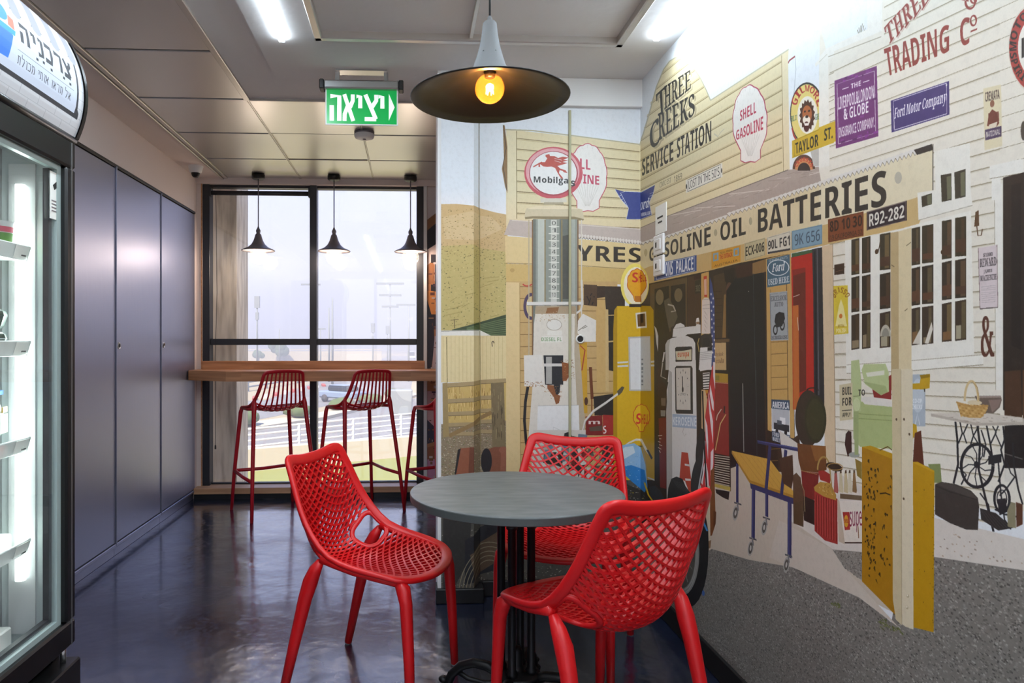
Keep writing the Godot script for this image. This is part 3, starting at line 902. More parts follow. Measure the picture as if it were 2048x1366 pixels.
func table():
	var t := thing("pedestal_table", "round grey laminate table on a black cast iron base", "table", Vector3(.352, 0, -2.30))
	mk("table_top", MB.new(true).sm(false).lathe([Vector2(0, .739), Vector2(.346, .739), Vector2(.354, .737)].map(func(v): return v) as Array, 96), M.laminate, t)
	var ed := MB.new()
	ed.lathe([Vector2(0, .711), Vector2(.349, .711), Vector2(.3545, .714), Vector2(.3555, .735), Vector2(.354, .7372)], 96)
	mk("edge", ed, M.laminate_edge, t)
	mk("top_plate", MB.new().box(Vector3(0, .704, 0), Vector3(.26, .014, .05), .003).box(Vector3(0, .704, 0), Vector3(.05, .0141, .26), .003).bx(-.06, .06, .668, .70, -.06, .06, .006), M.iron, t)
	mk("bolt", MB.new(true).lathe([Vector2(0, .645), Vector2(.006, .646), Vector2(.006, .67)], 10), M.steel, t)
	for i in 4:
		var a := TAU * i / 4.0 + .42
		var c := Vector3(.052 * cos(a), 0, .052 * sin(a))
		mk("column", MB.new(true).lathe([Vector2(0, .13), Vector2(.018, .131), Vector2(.019, .15), Vector2(.0135, .16), Vector2(.0135, .62), Vector2(.0185, .625), Vector2(.0185, .634), Vector2(.015, .638), Vector2(.015, .66), Vector2(.02, .664), Vector2(.02, .675), Vector2(0, .676)], 16, c), M.iron, t)
	mk("hub", MB.new(true).lathe([Vector2(0, .06), Vector2(.03, .062), Vector2(.055, .085), Vector2(.078, .105), Vector2(.082, .128), Vector2(.076, .138), Vector2(.03, .14), Vector2(.022, .16), Vector2(.021, .205), Vector2(.014, .218), Vector2(0, .22)], 28), M.iron, t)
	for i in 4:
		var a := TAU * i / 4.0 + .42
		var d := Vector3(cos(a), 0, sin(a))
		var lg := MB.new(true)
		lg.tube([d * .06 + Vector3.UP * .115, d * .10 + Vector3.UP * .135, d * .15 + Vector3.UP * .138, d * .195 + Vector3.UP * .120, d * .23 + Vector3.UP * .085, d * .247 + Vector3.UP * .045, d * .252 + Vector3.UP * .018], [.017, .0165, .016, .016, .0155, .016, .02], 12)
		lg.tube([d * .05 + Vector3.UP * .085, d * .11 + Vector3.UP * .075, d * .17 + Vector3.UP * .08, d * .215 + Vector3.UP * .10], [.012, .009, .0085, .009], 10)
		var leg := mk("leg", lg, M.iron, t)
		var sc_ := MB.new(true)
		for q in [[.262, .062, .017], [.268, .030, .02], [.258, .016, .022]]:
			var sp := []
			for k in 9: sp.append(Vector2(maxf(q[2] * sin(PI * k / 8.0), 0.0), -q[2] * .72 * cos(PI * k / 8.0)))
			sc_.lathe(sp, 14, d * q[0] + Vector3.UP * q[1])
		mk("scroll_foot", sc_, M.iron, leg)

func cooler():
	# tall glass-door cooler, its front faces +x
	var xf := -.93; var zf := -1.965; var zn := -1.30
	var t := thing("drinks_cooler", "tall black glass-door cooler with a lit curved header", "refrigerator", Vector3(xf, 0, (zf + zn) * .5))
	var hw := (zn - zf) * .5
	var dp := -.68
	mk("cabinet_shell", MB.new().bx(dp, -.045, .36, 1.80, -hw, -hw + .035).bx(dp, -.045, .36, 1.80, hw - .035, hw).bx(dp, dp + .04, .36, 1.80, -hw, hw).bx(dp, -.045, 1.775, 2.06, -hw, hw), M.cooler_black, t)
	mk("liner", MB.new().bx(dp + .04, dp + .05, .40, 1.775, -hw + .035, hw - .035).bx(dp + .05, -.05, .40, 1.775, -hw + .035, -hw + .042).bx(dp + .05, -.05, .40, 1.775, hw - .042, hw - .035).bx(dp + .05, -.05, .395, .41, -hw + .035, hw - .035).bx(dp + .05, -.05, 1.765, 1.775, -hw + .035, hw - .035), M.cooler_inside, t)
	var bs := mk("base", MB.new().bx(dp, .012, .02, .365, -hw - .004, hw + .004, .004), M.cooler_black, t)
	for sd in [-1, 1]: mk("foot", MB.new().box(Vector3(dp * .5, .011, sd * (hw - .075)), Vector3(-dp - .1, .022, .05)), M.cooler_black, t)
	# controller with red digits
	var ct := mk("controller", MB.new().bx(.012, .017, .275, .325, -.265, -.175, .002), M.gap, bs)
	for i in 2:
		var z0 := -.236 + .024 * i
		var sg := MB.new()
		for q in [[0, .012, .016, .002], [0, 0, .016, .002], [0, -.012, .016, .002]]: sg.box(Vector3(.0176, .300 + q[1], z0), Vector3(.001, .0026, .009))
		for q in [[-.0055, .006], [.0055, .006], [-.0055, -.006], [.0055, -.006]]:
			sg.box(Vector3(.0176, .300 + q[1], z0 + q[0]), Vector3(.001, .010, .0026))
		mk("digit", sg, M.red_led, bs)
	# door
	var dr := mk("door_frame", MB.new().bx(-.04, 0, .405, .475, -hw, hw, .006).bx(-.04, 0, 1.715, 1.79, -hw, hw, .006).bx(-.04, 0, .475, 1.715, -hw, -hw + .050, .006).bx(-.04, 0, .475, 1.715, hw - .050, hw, .006), M.cooler_black, t)
	mk("bright_edge", MB.new().bx(-.002, .0015, .41, 1.785, -hw + .022, -hw + .0245), M.steel, dr)
	mk("gasket", MB.new().bx(-.03, -.016, .475, .49, -hw + .05, hw - .05).bx(-.03, -.016, 1.70, 1.715, -hw + .05, hw - .05).bx(-.03, -.016, .49, 1.70, -hw + .05, -hw + .070).bx(-.03, -.016, .49, 1.70, hw - .07, hw - .05), M.cooler_grey, dr)
	mk("inner_edge", MB.new().bx(-.045, -.03, .49, 1.70, -hw + .070, -hw + .086).bx(-.045, -.03, .49, .502, -hw + .07, hw - .07), M.frame, dr)
	mk("glass", MB.new().bx(-.026, -.020, .475, 1.715, -hw + .05, hw - .05), M.pane, dr)
	mk("hinge_pin", MB.new(true).lathe([Vector2(0, .365), Vector2(.008, .365), Vector2(.008, .405), Vector2(0, .405)], 12, Vector3(-.02, 0, -hw + .03)), M.steel, t)
	var st := mk("camera_sticker", MB.new().bx(-.0195, -.018, 1.565, 1.69, -hw + .052, -hw + .10), M.paper, dr)
	mk("sticker_print", MB.new().box(Vector3(-.0175, 1.655, -hw + .075), Vector3(.0008, .014, .022), 0, Basis(Vector3.RIGHT, .6)).box(Vector3(-.0175, 1.63, -hw + .065), Vector3(.0008, .018, .003)), M.ink, st)
	for i in 4: mk("sticker_line", MB.new().bx(-.018, -.0172, 1.585 + i * .009, 1.588 + i * .009, -hw + .058, -hw + .094), M.shade_grey, st)
	# header with print, curved in section
	var arc := []
	for i in 15:
		var a := i / 14.0
		arc.append(Vector2(.1214 * a - .1414 * a * a, 1.80 + .27 * a))
	cvs = [canvas(1024, 512, 0, 665, 0, 300, 13224911)]
	prng.seed = 5
	for r in 8:
		for k in 9:
			l(10790829, 1.6, 1.6, [k * 82 + (r % 2) * 41, r * 28, k * 82 + (r % 2) * 41, r * 28 + 28])
		l(11317172, 1.6, 1.6, [0, r * 28, 665, r * 28])
	p(3355706, [30, 52, 644, 52, 644, 70, 634, 80, 634, 230, 30, 230]); p(12370898, [40, 64, 620, 64, 624, 84, 624, 226, 40, 226])
	for k in 15:
		var u := 652 - k * 46
		p([9145234, 13619410][k % 2], [u, 300, u - 46, 300, u - 46, 232, u - 40, 218, u - 23, 212, u - 6, 218, u, 232])
	hebrew(2434604, "hynkrz", 352, 152, 50, 47.5, 13, .74)
	for q in [[416, 134], [446, 138], [484, 134], [548, 138], [582, 134]]: p(2434604, [q[0], q[1], q[0] + 10, q[1], q[0] + 10, q[1] + 7, q[0], q[1] + 7])
	l(5592668, 1.4, 1.4, [335, 126, 606, 126])
	hebrew(3816258, "tlvkm ytva vart la", 336, 90, 22, 17.2, 2.6, .74)
	p(3108816, [230, 84, 300, 88, 318, 152, 300, 158, 236, 154]); p(2788328, [220, 152, 326, 154, 330, 168, 218, 168]); p(13593170, [300, 172, 326, 168, 328, 196, 306, 200]); e(3112928, [270, 196, 34, 0, 0, 22])
	var tex := canvas_done(cvs[0])
	var hm := printed("header_print", tex, .6)
	hm.emission_enabled = true; hm.emission_operator = BaseMaterial3D.EMISSION_OP_MULTIPLY; hm.emission = Color.WHITE; hm.emission_texture = tex; hm.emission_energy_multiplier = .04
	var ss := SurfaceTool.new()
	ss.begin(Mesh.PRIMITIVE_TRIANGLES)
	for i in 14:
		var a: Vector2 = arc[i]; var b: Vector2 = arc[i + 1]
		var va := 1.0 - i / 14.0; var vb := 1.0 - (i + 1) / 14.0
		var q := [[Vector3(a.x, a.y, hw - .008), 0.0, va], [Vector3(b.x, b.y, -hw + .008), 1.0, vb], [Vector3(a.x, a.y, -hw + .008), 1.0, va], [Vector3(a.x, a.y, hw - .008), 0.0, va], [Vector3(b.x, b.y, hw - .008), 0.0, vb], [Vector3(b.x, b.y, -hw + .008), 1.0, vb]]
		var nn := Vector3(b.y - a.y, a.x - b.x, 0).normalized()
		for w in q:
			ss.set_normal(nn); ss.set_uv(Vector2(w[1], w[2])); ss.add_vertex(w[0])
	var hd := Node3D.new()
	hd.name = "header"; t.add_child(hd, true)
	tag(hd, "lit white header with black lettering")
	mk("sign_face", ss.commit(), hm, hd)
	for sd in [-1.0, 1.0]:
		var cap := MB.new()
		var ring0 := []; var ring1 := []
		for v in arc:
			ring0.append(Vector3(v.x + .006, v.y, sd * (hw + .004))); ring1.append(Vector3(v.x + .006, v.y, sd * (hw - .012)))
		for i in 14:
			cap.quad(ring0[i], ring0[i + 1], ring1[i + 1], ring1[i])
			var back0 := Vector3(-.2, ring0[i].y, ring0[i].z); var back1 := Vector3(-.2, ring0[i + 1].y, ring0[i].z)
			cap.quad(ring0[i], back0, back1, ring0[i + 1])
		mk("end_cap", cap, M.cooler_black, hd)
	mk("lower_lip", MB.new(true).tube([Vector3(-.006, 1.797, -hw), Vector3(-.006, 1.797, hw)], .011, 10), M.cooler_black, hd)
	# lamp tube in the far front corner
	var lt := mk("lamp_tube", MB.new(true).tube([Vector3(-.115, .60, -hw + .062), Vector3(-.115, 1.66, -hw + .062)], .013, 12), M.cooler_led, t)
	mk("lamp_back", MB.new().bx(-.155, -.085, .45, 1.72, -hw + .042, -hw + .047), M.white, t)
	area(Vector3(xf - .10, 1.13, (zf + zn) * .5 - hw + .082), Vector2(.03, 1.05), .22, Color(.92, 1, .98), Basis(Vector3.UP, PI))
	mk("upright_rail", MB.new().bx(-.20, -.175, .42, 1.76, -hw + .042, -hw + .05), M.steel, t)
	for i in 16: mk("rail_slot", MB.new().bx(-.192, -.183, .50 + i * .08, .512 + i * .08, -hw + .05, -hw + .0508), M.gap, t)
	# shelves with price strips
	var ys := [.44, .685, .955, 1.21, 1.46]
	for i in 5:
		var y: float = ys[i]
		var s := mk("shelf", MB.new().bx(dp + .06, -.095, y - .006, y, -hw + .085, hw - .05), M.shelf, t)
		mk("price_strip", MB.new().box(Vector3(-.088, y + .012, .01), Vector3(.006, .042, hw * 2 - .13), .002, Basis(Vector3.BACK, -.28)), M.strip, s)
		mk("price_label", MB.new().box(Vector3(-.0835, y + .012, -hw + .115), Vector3(.001, .034, .062), 0, Basis(Vector3.BACK, -.28)), M.paper, s)
		for k in 2: mk("label_line", MB.new().box(Vector3(-.0825 + (.0028 if k else -.0012), y + .012 + (-.008 if k else .006), -hw + .112), Vector3(.001, .004, .034 - .014 * k), 0, Basis(Vector3.BACK, -.28)), M.ink, s)
	# goods standing on the shelves
	var X := xf; var Z := (zf + zn) * .5
	for i in 3:
		var c := thing("yogurt_cup", ["white cup with green print on the upper cooler shelf", "white cup in the middle of the upper cooler shelf", "white cup at the near end of the upper cooler shelf"][i], "cup", Vector3(X - .145, 1.46, Z - hw + .118 + .1 * i), 0, "cups on the upper cooler shelf")
		mk("cup", MB.new(true).lathe([Vector2(0, .0), Vector2(.034, 0), Vector2(.036, .006), Vector2(.043, .085), Vector2(.045, .09), Vector2(0, .091)], 24), M.bag, c)
		mk("label_band", MB.new(true).lathe([Vector2(.0372, .012), Vector2(.0415, .06)], 24), M.leaf, c)
		mk("label_spot", MB.new(true).lathe([Vector2(.0418, .062), Vector2(.0428, .076)], 24), M.pink, c)
	for i in 4:
		var c := thing("produce_tray", ["dark green wrapped tray, top of the far stack in cooler", "dark green wrapped tray, bottom of the far stack in cooler", "dark green wrapped tray, top of the near stack in cooler", "dark green wrapped tray, bottom of the near stack in cooler"][i], "tray", Vector3(X - .172, 1.21 + (.058 if i % 2 == 0 else 0.0), Z - hw + .160 + (.17 if i > 1 else 0.0)), .1 * i, "wrapped trays on the middle cooler shelf")
		var body := MB.new(true)
		body.lathe([Vector2(0, .0), Vector2(.05, .001), Vector2(.062, .012), Vector2(.07, .04), Vector2(.066, .05), Vector2(0, .055)], 9)
		mk("tray", body, M.green_tray, c)
		mk("film", MB.new(true).lathe([Vector2(.071, .036), Vector2(.06, .054), Vector2(0, .0575)], 9), M.cooler_grey if i % 2 else M.green_tray, c)
	for i in 2:
		var c := thing("snack_bag", ["puffy white bag with green print in the cooler", "second puffy white bag behind it in the cooler"][i], "bag", Vector3(X - .155, .955, Z - hw + .165 + .2 * i), .2, "bags on the lower cooler shelf")
		var b := MB.new(true)
		var rr := []
		for k in 9:
			var yy := .165 * k / 8.0
			var f := sin(PI * clampf(k / 8.0, .0, 1.0))
			var ring := []
			for j in 16:
				var a := TAU * j / 16
				ring.append(Vector3(cos(a) * (.006 + .042 * f), yy, sin(a) * (.075 - .012 * f)))
			rr.append(ring)
		rr.reverse()
		b.rings(rr, false, true)
		mk("pouch", b, M.bag, c)
		mk("print_patch", MB.new().bx(.046, .0485, .05, .10, -.035, .02, .001), M.leaf, c)
		mk("print_band", MB.new().bx(.018, .030, .146, .158, -.06, .06, .001), M.blue, c)
		mk("print_spot", MB.new().bx(.0465, .0495, .103, .118, -.03, .005, .001), M.yellow, c)
	for i in 2:
		var c := thing("carton_tray", ["shallow white carton tray under the bags in cooler", "shallow white carton tray on the lowest cooler shelf"][i], "tray", Vector3(X - .22, [.685, .44][i], Z), 0, "white carton trays in the cooler")
		mk("tray", MB.new().bx(-.12, .10, 0, .05, -.24, .24, .004), M.paper, c)

func outside():
	var z := -1.0
	struct("ground_outside", MB.new().bx(-160, 120, -4.5, -4.0, -900, -6.5), M.verge, "pale ground and roads beyond the window")
	# roads as slabs running away to the right
	struct("road_near", MB.new().prism([Vector2(-30, -30), Vector2(-7.5, -31), Vector2(4, -38), Vector2(14, -60), Vector2(4, -72), Vector2(-9, -42), Vector2(-34, -36)], -4.0, -3.985), M.asphalt)
	struct("road_far", MB.new().prism([Vector2(-46, -44), Vector2(-10.5, -46), Vector2(0, -76), Vector2(2, -250), Vector2(-8, -250), Vector2(-13, -62), Vector2(-52, -52)], -4.0, -3.99), M.asphalt)
	tag(mk("grass", MB.new().prism([Vector2(-12, -20), Vector2(8, -20), Vector2(8, -35.4), Vector2(-12, -25.0)], -4.0, -3.95), M.grass), "dry grass with yellow flowers below the low wall", "grass", "", "stuff")
	one("low_wall", "low pale concrete wall below the white guard rail", "wall", MB.new().prism([Vector2(-12, -25.2), Vector2(8, -35.6), Vector2(7.8, -36.1), Vector2(-12.2, -25.7)], -4.0, -3.1), M.pale_concrete)
	# white guard rail
	var g := thing("guard_rail", "white tubular guard rail along the near road", "guard rail", Vector3(0, -4, 0))
	var a := Vector3(-12.6, 0, -25.9); var b := Vector3(7.0, 0, -43.0)
	for k in 5: mk("rail", MB.new(true).tube([a + Vector3.UP * (.35 + .26 * k), b + Vector3.UP * (.35 + .26 * k)], .05, 6), M.guard_white, g)
	for k in 9: mk("post", MB.new().box(a.lerp(b, .02 + k / 8.4) + Vector3.UP * .72, Vector3(.11, 1.44, .11)), M.guard_white, g)
	# kerbed hedge
	var kp := [Vector2(-22, -36.6), Vector2(-9.6, -40.2), Vector2(-5.8, -46.2), Vector2(.8, -66), Vector2(.2, -68), Vector2(-6.8, -48.5), Vector2(-10.6, -42.8), Vector2(-22, -39)]
	one("kerb", "pale kerb round the hedge island between the roads", "kerb", MB.new().prism(kp, -3.985, -3.78), M.pale_concrete)
	var rng := RandomNumberGenerator.new(); rng.seed = 3
	for k in 9:
		var f := k / 8.0
		var c := Vector3(-21, -3.8, -38.0).lerp(Vector3(-9.8, -3.8, -41.6), f * 2.0) if f < .5 else Vector3(-9.8, -3.8, -41.6).lerp(Vector3(-1.2, -3.8, -61), f * 2.0 - 1.0)
		var hb := MB.new(true)
		for j in 5:
			var sp := []
			var r := rng.randf_range(.4, .55)
			for i in 7: sp.append(Vector2(maxf(r * 1.5 * sin(PI * i / 6.0) * rng.randf_range(.85, 1.1), 0.0), r * .75 - r * .8 * cos(PI * i / 6.0)))
			sp[0].x = 0.0; sp[6].x = 0.0
			hb.lathe(sp, 9, c + Vector3(rng.randf_range(-.5, .5), .08, rng.randf_range(-.6, .6)))
		one("hedge_bush", "%s green bush from the left in the hedge island" % ["first", "second", "third", "fourth", "fifth", "sixth", "seventh", "eighth", "ninth"][k], "bush", hb, M.hedge, "bushes of the hedge island")
	# red and white kerb blocks and a grey rail on the far side
	var rk := thing("striped_kerb", "red and white painted kerb across the far road", "kerb", Vector3(0, -4, 0))
	for k in 12:
		var f0 := k / 12.0
		var c := Vector3(-15.5, .1, -56).lerp(Vector3(-9.8, .1, -84), f0)
		mk("kerb_block", MB.new().box(c, Vector3(.4, .3, 2.3), .03, Basis(Vector3.UP, .2)), M.kerb_red if k % 2 else M.guard_white, rk)
	var gr := thing("grey_guard_rail", "grey guard rail behind the red and white kerb", "guard rail", Vector3(0, -4, 0))
	for k in 3: mk("rail", MB.new(true).tube([Vector3(-19, .45 + .5 * k, -64), Vector3(-12.5, .45 + .5 * k, -98)], .09, 6), M.guard_grey, gr)
	for k in 8: mk("post", MB.new().box(Vector3(-19, .75, -64).lerp(Vector3(-12.5, .75, -98), k / 7.0), Vector3(.16, 1.5, .16)), M.guard_grey, gr)
	one("retaining_wall", "long pale retaining wall far behind the roads", "wall", MB.new().bx(-80, -8, -4, -1.4, -190, -189).bx(-80, -8, -1.1, -.9, -190, -189.8), M.pale_concrete)
	one("distant_bank", "hazy flat city bank on the horizon", "buildings", MB.new().bx(-160, 110, -4, -1.5, -420, -400), M.far_city)
	# trees
	for q in [[-35.5, -186, 3.2, "pale round tree in front of the retaining wall"], [-40.5, -186, 1.9, "small pale tree left of the round one"]]:
		var tr := thing("tree", q[3], "tree", Vector3(q[0], -4, q[1]))
		mk("trunk", MB.new(true).tube([Vector3.ZERO, Vector3(0, q[2] * .8, 0)], .2, 6), M.mast, tr)
		var cr := MB.new(true)
		for j in 7:
			var r: float = q[2] * rng.randf_range(.32, .5)
			var sp := []
			for i in 7: sp.append(Vector2(maxf(r * sin(PI * i / 6.0), 0.0), -r * cos(PI * i / 6.0)))
			cr.lathe(sp, 8, Vector3(rng.randf_range(-.7, .7) * q[2], q[2] * rng.randf_range(.7, 1.35), rng.randf_range(-.5, .5)))
		mk("crown", cr, M.tree_leaf, tr)
	# masts: photo x at 110 m, top height, arms
	for q in [[-20.9, -95, 7.4, 1, "tall cell mast left of the window mullion"], [-12.6, -90, 8.6, 2, "street lamp with a long arm beside the mullion"], [-9.6, -85, 6.6, 0, "thin lamp post just right of the mullion"], [-10.6, -90, 5.6, 0, "shorter thin post right of the mullion"], [-2.7, -90, 8.9, 3, "tall floodlight mast with three crossbars"], [-.3, -90, 6.0, 2, "slim street lamp near the right window frame"], [-15.6, -120, 3.4, 2, "small far street lamp in the left pane"], [-6.6, -120, 4.4, 1, "small far mast in the middle of the right pane"], [-24.5, -130, 3.6, 0, "small far post at the left of the view"], [-4.4, -130, 4.2, 1, "small far mast beside the floodlight mast"]]:
		var ms := thing("light_mast", q[4], "mast", Vector3(q[0], -4, q[1]), 0, "masts and lamp posts on the skyline")
		var hh: float = q[2] + 4
		mk("pole", MB.new(true).tube([Vector3.ZERO, Vector3(0, hh, 0)], [.16, .1], 6), M.mast, ms)
		if q[3] == 1: mk("antenna", MB.new().bx(-.35, .35, hh - 1.6, hh, -.2, .2).bx(-.2, .2, hh - 3.2, hh - 2.2, -.2, .2), M.mast, ms)
		elif q[3] == 2: mk("arm", MB.new().bx(-1.6, .9, hh - .1, hh + .12, -.1, .1), M.mast, ms)
		elif q[3] == 3:
			for k in 3: mk("crossbar", MB.new().bx(-1.8 + .35 * k, 1.8 - .35 * k, hh - .25 - 1.5 * k, hh - 1.5 * k, -.15, .15), M.mast, ms)
	# cars and a road box
	for q in [[Vector3(-5.9, -3.98, -60), .9, "car_paint", "grey blue car waiting at the hedge island"], [Vector3(.2, -3.98, -205), 0.1, "car_white", "white van far up the road"]]:
		var cr := thing("car", q[3], "car", q[0], q[1])
		mk("body", MB.new().bx(-.88, .88, .35, .95, -2.1, 2.1, .12), M[q[2]], cr)
		mk("cabin", MB.new().bx(-.74, .74, .9, 1.45 if q[2] == "car_paint" else 2.1, -1.2, 1.3, .18), M.car_glass, cr)
		mk("roof", MB.new().bx(-.66, .66, 1.40 if q[2] == "car_paint" else 2.0, 1.5 if q[2] == "car_paint" else 2.2, -.9, 1.0, .04), M[q[2]], cr)
		for x in [-.85, .85]:
			for zz in [-1.3, 1.3]: mk("wheel", MB.new(true).tube([Vector3(x - .1, .33, zz), Vector3(x + .1, .33, zz)], .33, 12), M.tyre, cr)
	one("utility_box", "grey roadside utility box beside the hedge island", "box", MB.new().bx(-1.5, .1, -3.98, -2.2, -50.2, -48.8, .06), M.guard_grey)
	# summer haze over the land
	var hz := FogVolume.new()
	hz.name = "haze"
	hz.size = Vector3(420, 50, 600)
	var fm := FogMaterial.new()
	fm.density = .005; fm.albedo = Color(.93, .94, .98)
	hz.material = fm
	add_child(hz)
	hz.position = Vector3(0, 20.9, -312)
	# pillar of the building just outside
	one("facade_pillar", "board-marked concrete pillar outside the left pane", "pillar", MB.new().bx(-1.72, -1.455, -4, 3.2, -6.25, -5.85, .006), M.board_concrete)

const LED_E := 2.75

func _ready():
	var cam := Camera3D.new()
	cam.name = "camera"
	cam.projection = Camera3D.PROJECTION_FRUSTUM
	cam.near = .05; cam.far = 1200.0
	cam.size = 1366.0 / 1380.0 * .05
	cam.frustum_offset = Vector2((1024.0 - 890.0) / 1380.0 * .05, 0)
	add_child(cam)
	cam.position = Vector3(0, 1.24, 0)
	cam.rotation.y = -atan(68.0 / 1380.0)
	cam.current = true
	var we := WorldEnvironment.new()
	we.name = "environment"
	var env := Environment.new()
	env.background_mode = Environment.BG_SKY
	var sm := ProceduralSkyMaterial.new()
	sm.sky_top_color = Color(.40, .60, .95); sm.sky_horizon_color = Color(.88, .87, .91); sm.sky_curve = .30
	sm.ground_bottom_color = Color(.66, .64, .62); sm.ground_horizon_color = Color(.86, .85, .87)
	sm.energy_multiplier = 1.62
	var sky := Sky.new()
	sky.sky_material = sm
	env.sky = sky
	env.ambient_light_source = Environment.AMBIENT_SOURCE_DISABLED
	env.tonemap_mode = Environment.TONE_MAPPER_LINEAR
	env.tonemap_exposure = 1.2
	env.volumetric_fog_enabled = true; env.volumetric_fog_density = 0.0
	env.sdfgi_enabled = true; env.ssao_enabled = true; env.ssil_enabled = true
	we.environment = env
	add_child(we)
	var sun := DirectionalLight3D.new()
	sun.name = "sun"
	sun.light_color = Color(1.0, .95, .86); sun.light_energy = 3.2; sun.light_angular_distance = 1.5; sun.shadow_enabled = true
	add_child(sun)
	sun.rotation = Vector3(deg_to_rad(-52), deg_to_rad(-25), 0)
	materials()
	room()
	murals()
	cabinets()
	window_bay()
	outside()
	cooler()
	table()
	var ch := make_chair()
	ch.position = Vector3(-.105, 0, -2.525); ch.rotation.y = -deg_to_rad(113)
	ch.set_meta("label", "red lattice chair left of the table, facing right")
	copy(ch, Vector3(.545, 0, -2.075), deg_to_rad(25.5), "nearest red lattice chair, its back to the viewer")
	copy(ch, Vector3(.60, 0, -2.72), deg_to_rad(157), "red lattice chair behind the table, facing the viewer")
	var sl := make_stool()
	sl.position = Vector3(-1.005, 0, -5.10); sl.rotation.y = deg_to_rad(32)
	sl.set_meta("label", "red slatted bar stool nearest the black cabinets")
	copy(sl, Vector3(-.385, 0, -5.14), deg_to_rad(34), "middle red slatted bar stool at the counter")
	copy(sl, Vector3(.265, 0, -5.06), deg_to_rad(32), "red slatted bar stool half hidden behind the partition")
	pendants()
	ceiling_bits()
	wall_bits()

func print_partition():
	prng.seed = 11
	p(14541287,[-195,2619,990,2681,990,-285,-195,-219])
	p(12822648,[-11,1891,72,1893,149,1886,196,1890,265,1872,329,1860,329,1444,-11,1437])
	p(12035946,[-11,1691,157,1702,329,1677,329,1347,322,1240,157,1205,-11,1198])
	p(13350024,[9,1830,142,1859,250,1849,308,1792,157,1722,16,1726])
	n([9075276,10259029,11901538,7234104],[-4,1879,149,1873,322,1849,322,1634,-4,1650],420,2,7)
	n([7039544,9406024,13220736,10721370,5920816],[-11,1691,157,1702,329,1677,329,1347,322,1240,157,1205,-11,1198],700,2,8)
	l(10128464,2.9,2.9,[228,1530,286,1542])
	l(10128464,3.5,2.9,[130,1324,197,1333])
	l(10128464,2.9,2.8,[21,1389,89,1405])
	l(10128464,2.9,2.8,[51,1313,98,1324])
	l(10128464,2.9,2.9,[199,1309,235,1333])
	l(10128464,2.9,2.9,[97,1401,133,1422])
	l(10128464,2.9,2.9,[97,1536,160,1555])
	l(10128464,2.9,2.9,[210,1549,288,1556])
	l(10128464,2.9,2.9,[242,1359,288,1372])
	l(10128464,2.9,2.9,[184,1500,256,1525])
	l(10128464,2.9,2.8,[22,1364,94,1380])
	l(10128464,2.9,2.8,[43,1430,75,1451])
	l(10128464,2.9,2.9,[114,1458,168,1475])
	l(10128464,2.9,2.8,[74,1403,105,1413])
	p(3491114,[51,1296,157,1324,322,1372,322,1269,51,1268])
	l(6123592,4.4,4.4,[121,1303,322,1353])
	l(6123592,4.4,4.4,[121,1297,322,1343])
	l(6123592,4.4,4.4,[121,1292,322,1332])
	l(6123592,4.4,4.4,[121,1286,322,1321])
	l(6123592,4.4,4.4,[121,1280,322,1310])
	l(6123592,4.4,4.4,[121,1275,322,1300])
	l(6123592,4.4,4.4,[121,1269,322,1289])
	l(6123592,4.4,4.4,[121,1264,322,1278])
	p(14473938,[-4,1292,192,1296,247,1269,-4,1266])
	l(7039584,2.4,2.4,[-1,1289,187,1293])
	p(14206872,[-11,1268,322,1269,322,1047,-11,1046])
	l(12890236,2.1,2.1,[9,1264,9,1053])
	l(12890236,2.1,2.1,[28,1264,28,1053])
	l(12890236,2.1,2.1,[47,1264,47,1053])
	l(12890236,2.1,2.1,[66,1264,66,1052])
	l(12890236,2.1,2.1,[85,1264,85,1052])
	l(12890236,2.1,2.1,[103,1264,103,1052])
	l(12890236,2.1,2.1,[122,1264,122,1052])
	l(12890236,2.1,2.1,[141,1264,141,1052])
	l(12890236,2.6,2.2,[162,1265,162,1051])
	l(12890236,2.7,2.2,[186,1265,186,1048])
	l(12890236,2.2,2.2,[207,1265,207,1047])
	l(12890236,2.2,2.2,[226,1265,226,1047])
	l(12890236,2.2,2.2,[246,1265,246,1047])
	l(12890236,2.2,2.2,[265,1265,265,1047])
	l(12890236,2.2,2.2,[285,1265,285,1047])
	l(12890236,2.2,2.2,[304,1265,304,1047])
	l(8220744,3.3,3.3,[25,1261,29,1046])
	o(4866096,4.4,4.4,[257,1231,5,0,0,-10],180,360,16)
	l(4866096,3.9,3.9,[252,1232,254,1215])
	l(6970424,3.8,3.8,[62,1344,64,1303])
	l(6970424,2.4,2.4,[44,1341,83,1344])
	p(12756322,[9,1032,322,1047,322,839,9,837])
	l(9071148,2.2,2.2,[283,886,285,912])
	l(9071148,2.6,2.1,[157,964,156,1007])
	l(14467460,2.2,2.2,[287,885,291,932])
	l(14467460,2.2,2.2,[274,881,273,924])
	l(14467460,2.2,2.2,[241,956,236,994])
	l(11044412,2.2,2.2,[303,987,307,1035])
	l(14467460,2.6,2.1,[156,892,154,917])
	l(11044412,2.1,2.1,[99,895,95,936])
	l(14467460,2.1,2.1,[51,952,51,1000])
	l(9071148,2.7,2.2,[170,931,174,953])
	l(9071148,2.2,2.2,[254,940,259,973])
	l(14467460,2.1,2.1,[140,972,144,990])
	l(14467460,2.2,2.2,[212,968,213,1005])
	l(14467460,2.2,2.2,[235,915,233,936])
	l(11044412,2.7,2.2,[193,959,196,1003])
	l(14467460,2.1,2.1,[95,936,94,956])
	l(14467460,2.2,2.2,[303,890,298,925])
	l(9071148,2.1,2.1,[64,869,69,899])
	l(11044412,2.2,2.2,[293,930,294,957])
	l(9071148,2.2,2.2,[206,990,204,1013])
	l(11044412,2.1,2.1,[41,871,42,914])
	l(9071148,2.7,2.2,[170,978,170,1020])
	l(9071148,2.2,2.2,[302,959,303,980])
	l(14467460,2.7,2.2,[174,946,178,971])
